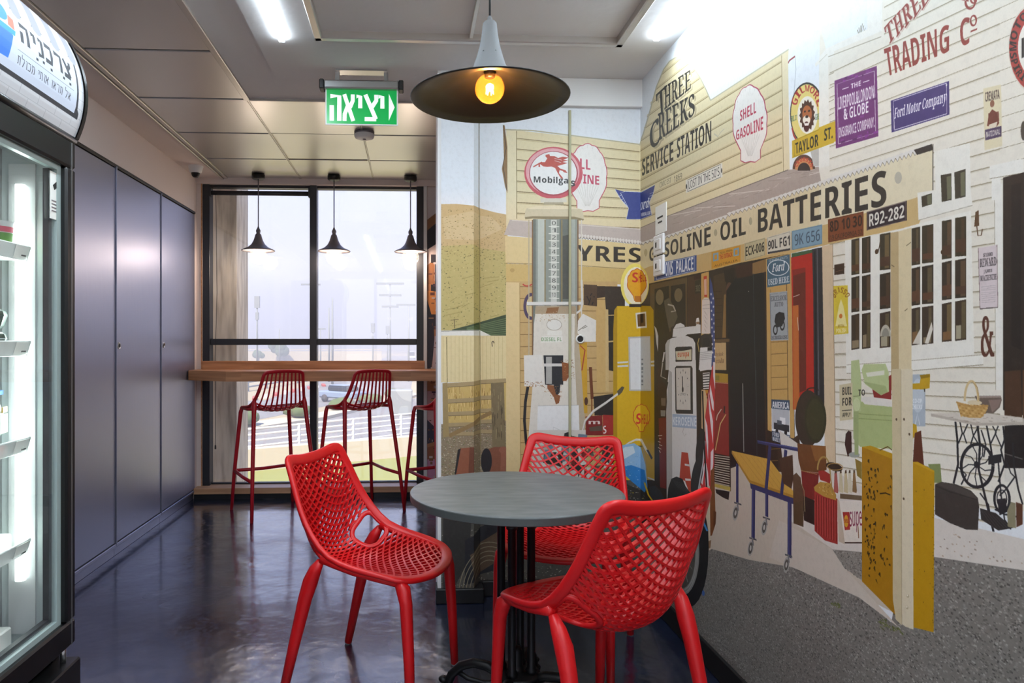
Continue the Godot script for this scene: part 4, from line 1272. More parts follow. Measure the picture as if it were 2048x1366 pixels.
	l(14467460,2.6,2.2,[161,913,158,952])
	l(14467460,2.1,2.1,[88,982,90,1019])
	l(11044412,2.1,2.1,[135,923,135,955])
	l(11044412,2.1,2.1,[99,876,95,919])
	l(9071148,2.1,2.1,[67,877,64,923])
	l(14467460,2.2,2.2,[208,968,212,996])
	l(14467460,2.2,2.2,[271,978,268,1017])
	l(14467460,2.1,2.1,[104,954,101,997])
	l(14467460,2.1,2.1,[79,886,83,904])
	l(14467460,2.2,2.2,[249,961,250,998])
	l(14467460,2.1,2.1,[138,914,136,948])
	l(11044412,2.2,2.2,[237,990,241,1013])
	l(9071148,2.2,2.2,[218,932,214,981])
	l(11044412,2.1,2.1,[146,908,142,953])
	l(14467460,2.7,2.2,[171,994,166,1030])
	l(14467460,2.7,2.2,[167,956,173,982])
	l(14467460,2.1,2.1,[35,970,39,993])
	l(9071148,2.1,2.1,[117,939,116,962])
	l(9071148,2.2,2.2,[229,934,232,959])
	l(9071148,2.2,2.2,[213,970,216,1011])
	l(14467460,2.6,2.2,[163,916,158,946])
	l(9071148,2.1,2.1,[70,942,74,976])
	l(14467460,2.2,2.2,[306,929,301,959])
	l(9071148,2.7,2.2,[189,881,183,911])
	l(14467460,2.1,2.1,[110,929,111,947])
	l(14467460,2.2,2.2,[214,997,213,1040])
	l(9071148,2.2,2.2,[262,898,257,923])
	l(11044412,2.2,2.2,[224,864,230,904])
	l(14467460,2.1,2.1,[72,975,67,995])
	l(9071148,2.2,2.2,[278,926,273,960])
	l(11044412,2.1,2.1,[144,921,147,965])
	l(9071148,2.2,2.2,[306,915,308,937])
	l(9071148,2.1,2.1,[82,896,85,940])
	l(14467460,2.7,2.2,[170,959,168,989])
	l(9071148,2.2,2.2,[230,960,231,991])
	l(11044412,2.2,2.2,[292,991,297,1013])
	l(14467460,2.2,2.2,[280,905,284,933])
	l(14467460,2.2,2.2,[231,920,233,955])
	l(14467460,2.1,2.1,[54,884,51,910])
	l(14467460,2.1,2.1,[143,990,137,1039])
	l(11044412,2.1,2.1,[120,869,124,909])
	l(14467460,2.2,2.2,[215,881,210,911])
	l(11044412,2.1,2.1,[68,995,71,1017])
	l(14467460,2.2,2.2,[284,911,285,937])
	l(11044412,2.7,2.2,[187,975,194,1004])
	l(14467460,2.1,2.1,[145,964,147,1009])
	l(11044412,2.2,2.2,[252,966,253,999])
	l(11044412,2.1,2.1,[116,936,120,959])
	l(9071148,2.2,2.2,[275,975,274,1014])
	l(11044412,2.1,2.1,[104,927,102,957])
	l(9071148,2.2,2.1,[146,981,150,1030])
	l(14467460,2.1,2.1,[92,871,91,911])
	l(14467460,2.1,2.1,[63,925,65,951])
	l(11044412,2.1,2.1,[81,914,77,932])
	l(11044412,2.2,2.2,[306,948,311,990])
	l(9071148,2.7,2.2,[183,952,184,999])
	l(9071148,2.1,2.1,[63,974,67,991])
	l(14467460,2.2,2.2,[232,907,237,956])
	l(11044412,2.1,2.1,[65,1000,65,1045])
	l(11044412,2.2,2.2,[255,969,252,1016])
	l(11044412,2.1,2.1,[67,969,72,998])
	l(9071148,2.2,2.2,[233,916,233,935])
	l(14467460,2.7,2.2,[185,877,186,898])
	l(14467460,2.1,2.1,[59,981,56,1014])
	l(14467460,2.2,2.2,[297,912,293,942])
	l(11044412,2.7,2.2,[192,943,193,990])
	l(11044412,2.1,2.1,[33,894,30,919])
	l(11044412,2.1,2.1,[118,928,120,971])
	l(14467460,2.7,2.2,[179,954,182,971])
	l(9071148,2.1,2.1,[38,898,37,927])
	l(14467460,2.2,2.2,[199,955,197,1002])
	l(14467460,2.5,2.1,[151,905,147,925])
	l(11044412,2.1,2.1,[38,986,32,1026])
	l(14467460,2.6,2.1,[151,921,157,950])
	l(9071148,2.1,2.1,[141,889,145,911])
	l(9071148,2.2,2.2,[273,908,270,956])
	l(14467460,2.2,2.2,[265,908,263,933])
	l(14467460,2.1,2.1,[53,905,50,934])
	l(14467460,2.1,2.1,[35,885,36,915])
	l(9071148,2.2,2.2,[251,978,246,1010])
	l(11044412,2.2,2.2,[305,995,310,1016])
	l(14467460,2.2,2.2,[300,858,295,895])
	l(14467460,2.1,2.1,[43,942,46,983])
	l(11044412,2.1,2.1,[61,920,66,960])
	l(9071148,2.2,2.2,[267,953,267,979])
	l(14467460,2.2,2.2,[286,996,283,1043])
	l(11044412,2.2,2.2,[200,931,202,970])
	l(14467460,2.2,2.2,[201,915,205,962])
	l(9071148,2.2,2.2,[217,948,216,987])
	l(11044412,2.7,2.2,[187,928,193,969])
	l(11044412,2.1,2.1,[84,957,88,984])
	l(9071148,2.1,2.1,[137,931,133,977])
	l(11044412,2.2,2.2,[286,886,288,920])
	l(9071148,2.1,2.1,[129,891,124,911])
	l(14467460,2.2,2.2,[259,993,256,1043])
	l(9071148,2.6,2.2,[156,918,161,948])
	l(14467460,2.6,2.1,[153,893,153,913])
	l(11044412,2.2,2.2,[303,940,301,969])
	l(11044412,2.1,2.1,[58,888,62,907])
	l(14467460,2.1,2.1,[81,918,76,943])
	l(14467460,2.1,2.1,[101,906,97,938])
	l(9071148,2.2,2.2,[302,857,297,888])
	l(11044412,2.2,2.2,[290,988,290,1008])
	l(11044412,2.2,2.2,[213,865,214,887])
	l(11044412,2.1,2.1,[50,996,45,1028])
	l(14467460,2.2,2.2,[259,968,260,1007])
	l(14467460,2.2,2.2,[241,950,245,999])
	l(9071148,2.1,2.1,[37,996,41,1015])
	l(11044412,2.1,2.1,[146,939,145,980])
	l(9071148,2.1,2.1,[71,942,71,983])
	l(9071148,2.2,2.2,[240,867,245,895])
	l(9071148,2.2,2.2,[261,979,262,1012])
	l(11044412,2.2,2.2,[194,900,200,944])
	l(9071148,2.1,2.1,[89,991,87,1032])
	l(9071148,2.2,2.2,[210,874,207,918])
	l(11044412,2.2,2.2,[297,862,293,907])
	l(11044412,2.1,2.1,[122,894,127,922])
	l(9071148,2.7,2.2,[192,867,193,897])
	l(9071148,2.2,2.2,[265,975,268,1005])
	l(11044412,2.2,2.2,[200,900,205,932])
	l(14467460,2.2,2.2,[272,890,266,916])
	l(11044412,2.1,2.1,[38,902,43,945])
	l(14467460,2.1,2.1,[59,981,58,1023])
	l(9071148,2.1,2.1,[148,979,145,1009])
	l(9071148,2.1,2.1,[100,952,99,995])
	l(14467460,2.1,2.1,[124,871,123,917])
	p(9075298,[-11,848,322,853,322,595,-11,601])
	n([11905166,6970440,9071168,6253112,13221284],[-11,848,322,853,322,595,-11,601],1500,2,7)
	l(10718822,23.4,19.2,[13,1032,322,1050])
	l(6969400,2.9,2.4,[13,1022,322,1040])
	l(10718822,19.1,19.0,[30,957,257,968])
	l(6969400,2.4,2.4,[30,947,257,958])
	l(10718822,19.1,19.0,[30,896,257,904])
	l(6969400,2.4,2.4,[30,887,257,894])
	l(10718822,19.1,19.0,[34,844,257,850])
	l(6969400,2.4,2.4,[34,834,257,840])
	l(10718822,23.3,19.1,[65,802,257,800])
	l(6969400,2.9,2.4,[65,793,257,790])
	l(9072452,19.1,19.0,[37,792,250,893])
	p(10126422,[6,1042,29,1046,37,789,9,785])
	p(7825482,[247,1036,311,1039,319,724,254,721])
	l(6115640,3.0,2.9,[300,790,300,759])
	l(6115640,2.9,2.9,[259,896,258,870])
	l(9733471,2.9,2.9,[256,917,257,894])
	l(5194800,3.0,2.9,[298,809,299,769])
	l(6115640,2.9,2.9,[256,888,254,840])
	l(5194800,3.0,2.9,[303,918,304,888])
	l(9733471,3.0,2.9,[275,812,273,764])
	l(6115640,2.9,2.9,[265,874,265,825])
	l(5194800,2.9,2.9,[267,883,267,838])
	l(9733471,3.0,2.9,[297,992,295,949])
	l(6115640,3.0,2.9,[286,796,289,775])
	l(5194800,3.0,2.9,[297,928,298,882])
	l(9733471,3.0,2.9,[284,978,285,958])
	l(6115640,3.0,2.9,[279,819,278,771])
	l(9733471,3.0,2.9,[283,947,284,902])
	l(6115640,3.0,2.9,[286,794,287,772])
	l(6115640,3.0,2.9,[297,843,298,795])
	l(5194800,3.0,2.9,[300,912,300,864])
	l(6115640,2.9,2.9,[257,850,259,808])
	l(5194800,3.0,2.9,[279,889,279,863])
	l(6115640,2.9,2.9,[267,853,268,833])
	l(9733471,2.9,2.9,[262,1008,264,975])
	l(9733471,3.0,2.9,[297,833,298,801])
	l(9733471,2.9,2.9,[254,987,253,966])
	l(9733471,3.0,2.9,[273,806,272,765])
	l(5194800,3.0,2.9,[311,855,314,830])
	p(9196088,[93,733,157,738,157,597,62,601])
	p(7027752,[135,738,157,738,157,597,129,600])
	p(2038812,[79,726,93,733,72,615,62,601])
	p(8210996,[221,711,265,724,322,724,329,703,319,595,221,596])
	e(1841950,[225,656,27,0,0,-62])
	e(9197120,[307,709,20,0,0,-17])
	p(9197120,[297,710,328,710,319,591,293,592])
	p(5591626,[-29,588,990,605,990,-285,-29,-223])
	n([9407102,7236192,3947060,11051668,4999746],[-29,588,990,605,990,-285,-29,-223],3800,3,9)
	p(3354926,[9,488,149,486,132,201,42,37,9,37])
	p(2500138,[113,297,268,367,341,268,268,122,113,83])
	p(6048312,[137,225,292,317,391,292,366,218,164,96])
	p(7230006,[292,244,489,315,514,265,317,170])
	o(9406060,3.9,3.9,[251,0,102,-18,0,-171],190,300,16)
	o(9406060,3.9,3.9,[251,0,119,-18,0,-193],190,300,16)
	o(9406060,3.9,3.9,[251,0,136,-18,0,-215],190,300,16)
	o(9406060,3.9,3.9,[252,0,153,-19,0,-237],190,300,16)
	o(9406060,3.9,3.9,[252,0,170,-19,0,-259],190,300,16)
	p(14273444,[322,2279,990,2217,990,1797,322,1792])
	p(14541287,[322,2279,452,2278,626,2261,990,2215,990,2326,322,2315])
	p(8219461,[372,2234,990,2175,990,2179,373,2237])
	p(13088396,[372,2227,990,2169,990,2175,373,2233])
	p(8219461,[372,2181,990,2128,990,2132,373,2185])
	p(13088396,[372,2175,990,2121,990,2127,373,2180])
	p(8219461,[372,2129,990,2081,990,2085,373,2133])
	p(13088396,[372,2122,990,2074,990,2080,373,2128])
	p(8219461,[373,2076,990,2034,990,2038,373,2080])
	p(13088396,[372,2070,990,2027,990,2033,373,2076])
	p(8219461,[373,2024,990,1987,990,1991,373,2028])
	p(13088396,[372,2017,990,1980,990,1986,373,2023])
	p(8219461,[373,1972,990,1940,990,1944,373,1976])
	p(13088396,[372,1965,990,1933,990,1939,373,1971])
	p(8219461,[373,1919,990,1893,990,1897,373,1923])
	p(13088396,[373,1913,990,1886,990,1892,373,1919])
	p(8219461,[373,1867,990,1846,990,1850,373,1871])
	p(13088396,[373,1860,990,1839,990,1845,373,1866])
	p(8219461,[373,1815,990,1799,990,1803,373,1819])
	p(13088396,[373,1808,990,1792,990,1798,373,1814])
	p(8219461,[373,1762,990,1781,990,1785,373,1766])
	p(13088396,[373,1756,990,1745,990,1751,373,1761])
	p(8219461,[373,1710,990,1781,990,1785,372,1714])
	p(13088396,[373,1703,990,1698,990,1704,373,1709])
	p(8219461,[373,1658,990,1780,990,1784,372,1661])
	p(13088396,[373,1651,990,1651,990,1657,373,1657])
	p(8219461,[373,1605,990,1780,990,1784,372,1609])
	p(13088396,[373,1599,990,1604,990,1610,373,1604])
	p(14536876,[327,2276,373,2273,374,1841,329,1841])
	l(9075284,3.5,3.4,[373,2271,374,1841])
	p(11577484,[318,2274,452,2271,626,2252,990,2211,990,2216,627,2258,452,2277,319,2280])
	p(9071172,[306,2300,315,2297,328,2193,328,1964,316,2000,301,2085,311,2136])
	l(4864038,3.0,2.9,[308,2297,322,2186,306,2100,327,1978])
	p(14999514,[643,1976,635,1991,631,2008,629,2026,630,2045,628,2063,628,2081,632,2099,638,2115,641,2133,646,2149,654,2163,664,2173,671,2187,681,2197,691,2203,703,2205,713,2212,725,2215,736,2213,746,2206,758,2204,769,2199,778,2188,786,2174,795,2165,803,2151,809,2135,812,2117,818,2101,821,2084,822,2065,819,2047,820,2028,819,2010,814,1993,807,1978,783,1934,783,1897,753,1881,725,1884,696,1878,672,1887,672,1930])
	l(12274268,4.0,3.9,[643,1976,635,1991,631,2008,629,2026,630,2045,628,2063,628,2081,632,2099,638,2115,641,2133,646,2149,654,2163,664,2173,671,2187,681,2197,691,2203,703,2205,713,2212,725,2215,736,2213,746,2206,758,2204,769,2199,778,2188,786,2174,795,2165,803,2151,809,2135,812,2117,818,2101,821,2084,822,2065,819,2047,820,2028,819,2010,814,1993,807,1978,783,1934,783,1897,753,1881,725,1884,696,1878,672,1887,672,1930,643,1976])
	l(13222843,2.0,2.0,[714,1907,669,2003])
	l(13617860,2.0,2.0,[644,2101,636,2106])
	l(13222843,2.0,2.0,[716,1907,678,2017])
	l(13617860,2.0,2.0,[657,2139,650,2147])
	l(13222843,2.0,2.0,[718,1907,691,2029])
	l(13617860,2.0,2.0,[676,2168,671,2180])
	l(13222843,2.0,2.0,[721,1907,707,2036])
	l(13617860,2.0,2.0,[699,2187,696,2201])
	l(13222843,2.0,2.0,[725,1907,725,2039])
	l(13617860,2.0,2.0,[725,2194,725,2208])
	l(13222843,2.0,2.0,[728,1907,742,2037])
	l(13617860,2.0,2.0,[750,2188,753,2201])
	l(13222843,2.0,2.0,[731,1907,758,2030])
	l(13617860,2.0,2.0,[774,2170,778,2181])
	l(13222843,2.0,2.0,[734,1907,771,2018])
	l(13617860,2.0,2.0,[792,2140,799,2149])
	l(13222843,2.0,2.0,[735,1907,780,2004])
	l(13617860,2.0,2.0,[805,2103,813,2108])
	t(12073558,"LL","s",[688,2090,739,2085,739,2133,688,2141])
	t(12073558,"INE","s",[703,2018,783,2012,783,2055,703,2063])
	e(12734554,[556,2068,145,1,0,-128])
	e(14393508,[552,2074,133,1,0,-115])
	e(10632264,[556,2065,121,1,0,-110])
	e(15131874,[555,2067,116,1,0,-105])
	p(11880506,[517,2156,535,2160,539,2150,561,2150,579,2141,601,2148,630,2144,604,2132,628,2131,601,2122,625,2117,594,2107,575,2102,590,2089,615,2082,625,2068,608,2071,601,2078,586,2082,583,2067,601,2046,601,2037,591,2044,577,2067,564,2092,546,2099,525,2097,506,2099,488,2111,490,2095,481,2098,483,2116,499,2120,514,2120,525,2139,516,2149])
	l(11880506,5.9,5.9,[499,2120,478,2109,456,2096])
	l(15131874,2.0,2.0,[561,2139,597,2131])
	l(15131874,2.0,2.0,[561,2128,594,2119])
	t(2828842,"Mobilga","s",[458,2010,628,2006,628,2048,458,2051])
	t(2828842,"s","s",[641,2003,663,2003,663,2031,641,2031])
	p(4147080,[861,1991,911,1979,990,1971,990,1847,915,1851,951,1887,918,1912,889,1945])
	p(13619932,[860,1991,888,1944,917,1911,950,1887,914,1850,990,1845,990,1848,916,1852,953,1887,919,1913,890,1945,862,1992])
	t(15527664,"F","ri",[957,1884,992,1895,992,1964,966,1960])
	t(15527664,"THE U","s",[940,1856,992,1855,992,1871,940,1873])
	l(13619932,2.0,2.0,[878,1955,898,1964])
	l(13619932,2.0,2.0,[891,1938,910,1948])
	l(13619932,2.0,2.0,[904,1921,921,1933])
	l(13619932,2.0,2.0,[918,1904,933,1917])
	p(12168356,[340,1836,706,1817,990,1797,990,1721,706,1748,452,1748,311,1762])
	p(14208966,[351,1832,990,1793,990,1796,351,1835])
	p(14078154,[677,1766,686,1770,692,1763,684,1747])
	l(6116428,2.5,2.5,[677,1754,684,1746,692,1753])
	p(14078154,[692,1764,700,1769,706,1762,699,1746])
	l(6116428,2.5,2.5,[692,1753,699,1744,706,1752])
	p(14078154,[706,1763,715,1767,721,1760,714,1744])
	l(6116428,2.5,2.5,[706,1751,714,1743,721,1750])
	p(14078154,[721,1761,730,1766,735,1759,728,1743])
	l(6116428,2.5,2.5,[721,1750,728,1741,735,1749])
	p(14078154,[735,1760,744,1764,750,1757,743,1741])
	l(6116428,2.5,2.5,[735,1748,743,1740,750,1747])
	p(14078154,[750,1759,759,1763,765,1756,757,1740])
	l(6116428,2.5,2.5,[750,1747,757,1738,765,1746])
	p(14078154,[765,1757,773,1761,779,1754,772,1738])
	l(6116428,2.5,2.5,[765,1745,772,1737,779,1744])
	p(14078154,[779,1756,788,1760,794,1753,787,1737])
	l(6116428,2.5,2.5,[779,1744,787,1735,794,1743])
	p(14078154,[794,1754,803,1758,809,1751,801,1735])
	l(6116428,2.5,2.5,[794,1743,801,1734,809,1741])
	p(14078154,[809,1753,817,1757,823,1750,816,1734])
	l(6116428,2.5,2.5,[809,1741,816,1732,823,1740])
	p(14078154,[823,1751,832,1756,838,1748,830,1732])
	l(6116428,2.5,2.5,[823,1740,830,1731,838,1738])
	p(14078154,[838,1750,847,1754,852,1747,845,1731])
	l(6116428,2.5,2.5,[838,1738,845,1729,852,1737])
	p(14078154,[852,1748,861,1753,867,1745,860,1729])
	l(6116428,2.5,2.5,[852,1737,860,1728,867,1735])
	p(14078154,[867,1747,876,1751,882,1744,874,1728])
	l(6116428,2.5,2.5,[867,1735,874,1726,882,1734])
	p(14078154,[882,1745,890,1750,896,1742,889,1726])
	l(6116428,2.5,2.5,[882,1734,889,1725,896,1732])
	p(14078154,[896,1744,905,1748,911,1741,904,1725])
	l(6116428,2.5,2.5,[896,1732,904,1724,911,1731])
	p(14078154,[911,1742,920,1747,926,1739,918,1723])
	l(6116428,2.5,2.5,[911,1731,918,1722,926,1729])
	p(14078154,[926,1741,934,1745,940,1738,933,1722])
	l(6116428,2.5,2.5,[926,1729,933,1721,940,1728])
	p(14078154,[940,1739,949,1744,955,1736,948,1720])
	l(6116428,2.5,2.5,[940,1728,948,1719,955,1726])
	p(14078154,[955,1738,964,1742,970,1735,962,1719])
	l(6116428,2.5,2.5,[955,1726,962,1718,970,1725])
	p(14078154,[970,1736,979,1741,984,1733,977,1718])
	l(6116428,2.5,2.5,[970,1725,977,1716,984,1723])
	p(14078154,[984,1735,990,1738,990,1720])
	p(6116428,[983,1722,990,1715,990,1718,985,1724])
	p(14073996,[316,1756,452,1748,706,1743,990,1718,990,1595,670,1615,319,1623])
	p(9073732,[319,1622,670,1613,990,1593,990,1596,670,1616,319,1625])
	p(13216876,[321,1621,670,1612,990,1593,990,1521,670,1524,322,1530])
	e(11900762,[352,1589,11,0,0,-10])
	t(3353636,"YRES","s",[670,1638,992,1629,992,1702,670,1715])
	p(12623978,[322,1534,874,1536,874,590,322,595])
	l(8808762,3.7,3.7,[389,1509,852,1506])
	l(8808762,3.7,3.7,[389,1450,852,1448])
	l(8808762,3.7,3.7,[389,1392,852,1390])
	l(8808762,3.7,3.7,[389,1333,852,1333])
	l(8808762,3.7,3.7,[389,1274,852,1275])
	l(8808762,3.7,3.7,[389,1215,852,1217])
	l(8808762,3.7,3.7,[389,1156,852,1159])
	l(8808762,3.7,3.7,[389,1097,852,1101])
	l(8808762,3.7,3.7,[389,1039,852,1044])
	l(8808762,3.7,3.7,[389,980,852,986])
	l(8808762,3.7,3.7,[389,921,852,928])
	l(8808762,3.7,3.7,[389,862,852,870])
	l(8808762,3.7,3.7,[389,803,852,813])
	l(8808762,3.7,3.7,[389,744,852,755])
	l(8808762,3.7,3.7,[389,686,852,697])
	p(14073484,[321,1530,389,1529,394,594,322,595])
	l(10125132,3.0,2.9,[389,1527,393,594])
	e(4864600,[444,1412,37,0,0,-66])
	e(13350532,[448,1412,27,0,0,-50])
	o(11876916,5.9,5.9,[426,1527,23,0,0,-15],20,160,16)
	p(13221278,[416,1879,423,1893,525,1903,634,1904,699,1889,708,1842,655,1852,452,1850,412,1844])
	p(9075804,[415,1850,452,1854,659,1854,708,1842,703,1835,452,1843,416,1839])
	p(13683128,[490,1943,619,1944,623,1924,492,1921])
	p(11050112,[510,1923,604,1924,608,1912,506,1911])
	e(14471088,[553,1890,123,1,0,-18],180,360)
	p(9278346,[454,1840,674,1841,674,1110,454,1111])
	p(12107188,[478,1840,517,1840,517,1111,478,1111])
	p(7172714,[454,1840,468,1840,468,1111,454,1111])
	p(6975336,[586,1841,630,1841,630,1110,586,1110])
	p(10922914,[641,1841,663,1841,663,1110,641,1110])
	p(5132105,[601,1758,634,1766,634,1449,601,1449])
	l(11773578,5.9,5.9,[434,1836,434,1104])
	l(9075284,5.9,5.9,[514,1837,514,1103])
	l(9075284,6.0,5.9,[597,1837,597,1103])
	l(13617598,6.0,5.9,[695,1838,695,1103])
	l(8018492,5.9,5.9,[452,1836,452,1104])
	l(8018492,6.0,5.9,[677,1838,677,1103])
	p(12961470,[543,1838,572,1838,572,1211,543,1211])
	t(4869192,"0","n",[548,1812,567,1812,567,1831,548,1831])
	l(14474452,4.0,3.9,[532,1805,584,1804])
	t(4869192,"1","n",[548,1776,567,1777,567,1796,548,1796])
	l(14474452,4.0,3.9,[532,1770,584,1769])
	t(4869192,"2","n",[548,1741,567,1741,567,1761,548,1761])
	l(14474452,4.0,3.9,[532,1735,584,1734])
	t(4869192,"3","n",[548,1706,567,1706,567,1725,548,1725])
	l(14474452,4.0,3.9,[532,1699,584,1698])
	t(4869192,"4","n",[548,1671,567,1671,567,1690,548,1690])
	l(14474452,4.0,3.9,[532,1664,584,1663])
	t(4869192,"5","n",[548,1635,567,1636,567,1655,548,1655])
	l(14474452,4.0,3.9,[532,1629,584,1628])
	t(4869192,"6","n",[548,1600,567,1600,567,1620,548,1620])
	l(14474452,4.0,3.9,[532,1594,584,1592])
	t(4869192,"7","n",[548,1565,567,1565,567,1584,548,1584])
	l(14474452,4.0,3.9,[532,1558,584,1557])
	t(4869192,"8","n",[548,1530,567,1530,567,1549,548,1549])
	l(14474452,4.0,3.9,[532,1523,584,1522])
	t(4869192,"9","n",[548,1495,567,1495,567,1514,548,1514])
	l(14474452,4.0,3.9,[532,1488,584,1487])
	t(4869192,"10","n",[548,1459,567,1459,567,1479,548,1479])
	l(14474452,4.0,3.9,[532,1453,584,1451])
	p(14079183,[423,1434,703,1436,705,1422,425,1418])
	l(9078140,3.5,3.4,[425,1417,703,1420])
	l(13618374,10.0,9.8,[695,1543,699,1427,692,1395,666,1376])
	p(14209734,[470,1409,663,1409,670,1370,684,1197,710,930,714,750,430,752,452,1025,459,1326])
	p(11904654,[663,1406,670,1370,684,1197,710,930,714,750,681,750,659,1182])
	p(11048314,[467,1414,666,1414,670,1376,463,1375])
	p(9068344,[525,1405,583,1409,575,1380,517,1378])
	e(14473682,[559,1322,36,0,0,-25])
	o(10721674,2.5,2.5,[559,1322,37,0,0,-27],0,360,24)
	p(14736852,[496,1265,601,1269,601,1237,494,1234])
	t(8034924,"DIESEL FL","s",[496,1242,596,1242,596,1260,496,1260])
	p(14736852,[525,1294,597,1294,597,1270,525,1270])
	p(14473424,[409,1172,499,1175,509,1039,499,1016,412,1021])
	p(2500652,[506,1172,604,1172,604,1028,514,1028,510,1111])
	p(10921118,[519,1165,548,1165,548,1032,519,1032])
	p(13618374,[506,1132,604,1132,601,1118,506,1117])
	p(2500652,[557,1028,590,1031,586,988,572,974,561,988])
	p(9064488,[597,1139,634,1132,641,1082,619,1046,601,1046])
	p(9065520,[525,1028,557,1024,568,981,590,974,583,938,568,931,557,967,525,1010])
	n([10119224,11041352,8014376],[409,1046,506,1046,503,1016,412,1019],60,2,7)
	n([10119224,11897434,8014376],[590,1154,648,1154,663,1053,597,1039],90,2,7)
	n([11901560,11045480],[467,1398,663,1399,670,1341,467,1341],60,2,7)
	n([10119224,11041352],[496,1025,597,1024,590,945,525,967],70,2,6)
	l(1842208,13.6,13.5,[429,1018,417,946,412,853,420,752,430,695])
	p(14869216,[478,924,681,927,686,750,474,752])
	o(11908530,2.0,2.0,[579,786,49,0,0,-40],0,360,4)
	l(11579566,2.5,2.5,[478,924,681,927])
	p(13617856,[455,806,718,804,718,459,440,463])
	p(14605010,[677,1342,702,1377,768,1344,766,1239,702,1238,675,1282])
	l(6972504,3.0,3.0,[678,1293,716,1320,724,1315,700,1303])
	p(13081130,[683,1228,722,1236,724,887,708,887,694,1098])
	l(10497068,5.0,4.9,[688,1220,712,1198,697,1098])
	p(13018216,[768,1445,814,1445,815,990,771,990])
	p(2893342,[828,1434,864,1434,864,1092,831,1098])
	p(13217144,[814,1445,828,1445,831,995,815,995])
	l(13217144,7.5,7.4,[828,1239,864,1242])
	l(13217144,5.0,4.9,[828,1369,864,1370])
	p(3811868,[714,1514,896,1511,896,1471,714,1445])
	p(5192230,[706,1521,772,1518,772,1413,706,1420])
	p(3813156,[809,1507,911,1500,911,1392,816,1399])
	l(2760986,5.0,4.9,[721,1464,735,1435])
	l(2760986,5.0,4.9,[730,1420,741,1456])
	l(2760986,5.0,4.9,[738,1464,747,1478])
	l(2760986,5.0,4.9,[747,1420,753,1435])
	l(2760986,5.0,4.9,[756,1464,759,1457])
	l(7027228,15.0,14.8,[739,1114,743,1033,748,957])
	l(9067052,8.0,7.9,[746,957,746,779])
	p(2761759,[754,968,864,984,859,876,760,876])
	p(8201248,[716,871,798,876,801,778,716,779])
	p(10497062,[801,879,859,876,859,778,801,778])
	t(14075068,"m","s",[730,833,787,833,787,849,730,849])
	t(14734028,"S","s",[804,784,820,789,817,827,801,822])
	e(4860956,[718,946,9,0,0,-20])
	p(5917244,[732,817,798,827,798,800,738,798])
	p(11906208,[622,748,681,747,681,713,617,716])
	p(8201248,[801,650,855,643,858,605,796,623])
	p(11906208,[534,659,561,653,578,633,529,614])
	p(5918792,[641,739,660,739,680,689,636,718])
	p(11906208,[514,765,532,766,560,712,510,737])
	p(6978186,[815,634,850,639,834,613,810,585])
	p(3812386,[804,747,826,745,855,704,799,694])
	p(2894378,[682,629,713,634,700,607,677,571])
	p(3812386,[810,652,874,645,869,609,805,600])
	p(3812386,[509,695,572,697,546,635,504,645])
	p(6978186,[633,708,675,697,660,668,628,657])
	p(6978186,[784,675,837,668,810,646,779,654])
	p(3812386,[546,669,609,665,591,623,541,644])
	p(2894378,[623,659,667,652,665,612,618,596])
	p(8201248,[817,639,841,632,840,610,812,596])
	p(3812386,[827,714,844,708,877,682,822,676])
	p(6978186,[832,614,854,605,877,549,827,556])
	p(6978186,[583,683,618,681,640,658,578,643])
	p(2894378,[644,702,674,704,683,651,639,666])
	p(8201248,[709,607,762,602,744,560,704,547])
	p(8201248,[697,712,723,702,738,684,692,663])
	p(6978186,[679,785,724,781,720,751,674,733])
	p(11906208,[494,731,533,727,544,701,489,704])
	p(2894378,[661,652,677,654,691,589,656,609])
	p(2894378,[816,731,869,730,871,706,811,694])
	p(11906208,[610,633,638,622,628,612,605,600])
	p(8201248,[828,730,853,719,892,662,823,679])
	p(6978186,[818,622,859,610,847,549,813,569])
	p(13617599,[809,648,848,650,858,599,804,616])
	p(5918792,[740,624,795,631,769,602,735,568])
	p(6978186,[599,739,627,744,656,665,594,705])
	p(8201248,[631,691,664,679,664,628,626,645])
	p(5918792,[729,713,746,716,759,673,724,685])
	p(2894378,[637,774,694,769,701,714,632,726])
	p(3812386,[651,775,706,763,714,713,646,754])
	p(2894378,[837,685,901,684,897,656,832,630])
	p(13617599,[722,621,756,618,755,549,717,560])
	p(11906208,[819,694,868,695,843,620,814,662])
	p(3812386,[579,701,607,703,596,645,575,677])
	p(9071172,[819,618,874,606,842,544,814,592])
	p(2894378,[610,789,629,795,660,763,605,753])
	p(6978186,[533,754,566,743,555,718,528,693])
	p(2894378,[761,755,788,758,800,719,756,720])
	p(2894378,[799,698,838,698,833,637,794,672])
	p(6978186,[513,709,550,708,536,664,508,648])
	p(3812386,[598,774,618,776,626,741,593,740])
	l(7301200,4.8,3.9,[187,2303,187,1879])
	l(9273432,3.6,2.9,[190,1881,196,710])
	p(14804457,[990,4659,990,4659,990,-780,990,-780])
	p(14273444,[985,2209,990,2224,990,1799,985,1797])
	p(9271890,[990,2177,990,2178,990,2182,987,2180])
	p(12891017,[990,2183,990,2183,990,2189,987,2187])
	p(9271890,[989,2128,990,2129,990,2133,988,2132])
	p(12891017,[990,2134,990,2135,990,2141,987,2139])
	p(9271890,[989,2080,990,2081,990,2085,988,2083])
	p(12891017,[990,2086,990,2086,990,2092,987,2090])
	p(9271890,[989,2031,990,2032,990,2036,988,2035])
	p(12891017,[990,2037,990,2038,990,2044,987,2042])
	p(9271890,[989,1983,990,1984,990,1988,988,1986])
	p(12891017,[990,1989,990,1989,990,1995,987,1994])
	p(9271890,[989,1934,990,1935,990,1939,988,1938])
	p(12891017,[990,1940,990,1941,990,1947,987,1945])
	p(9271890,[989,1886,990,1887,990,1891,988,1889])
	p(12891017,[990,1892,990,1892,990,1898,987,1897])
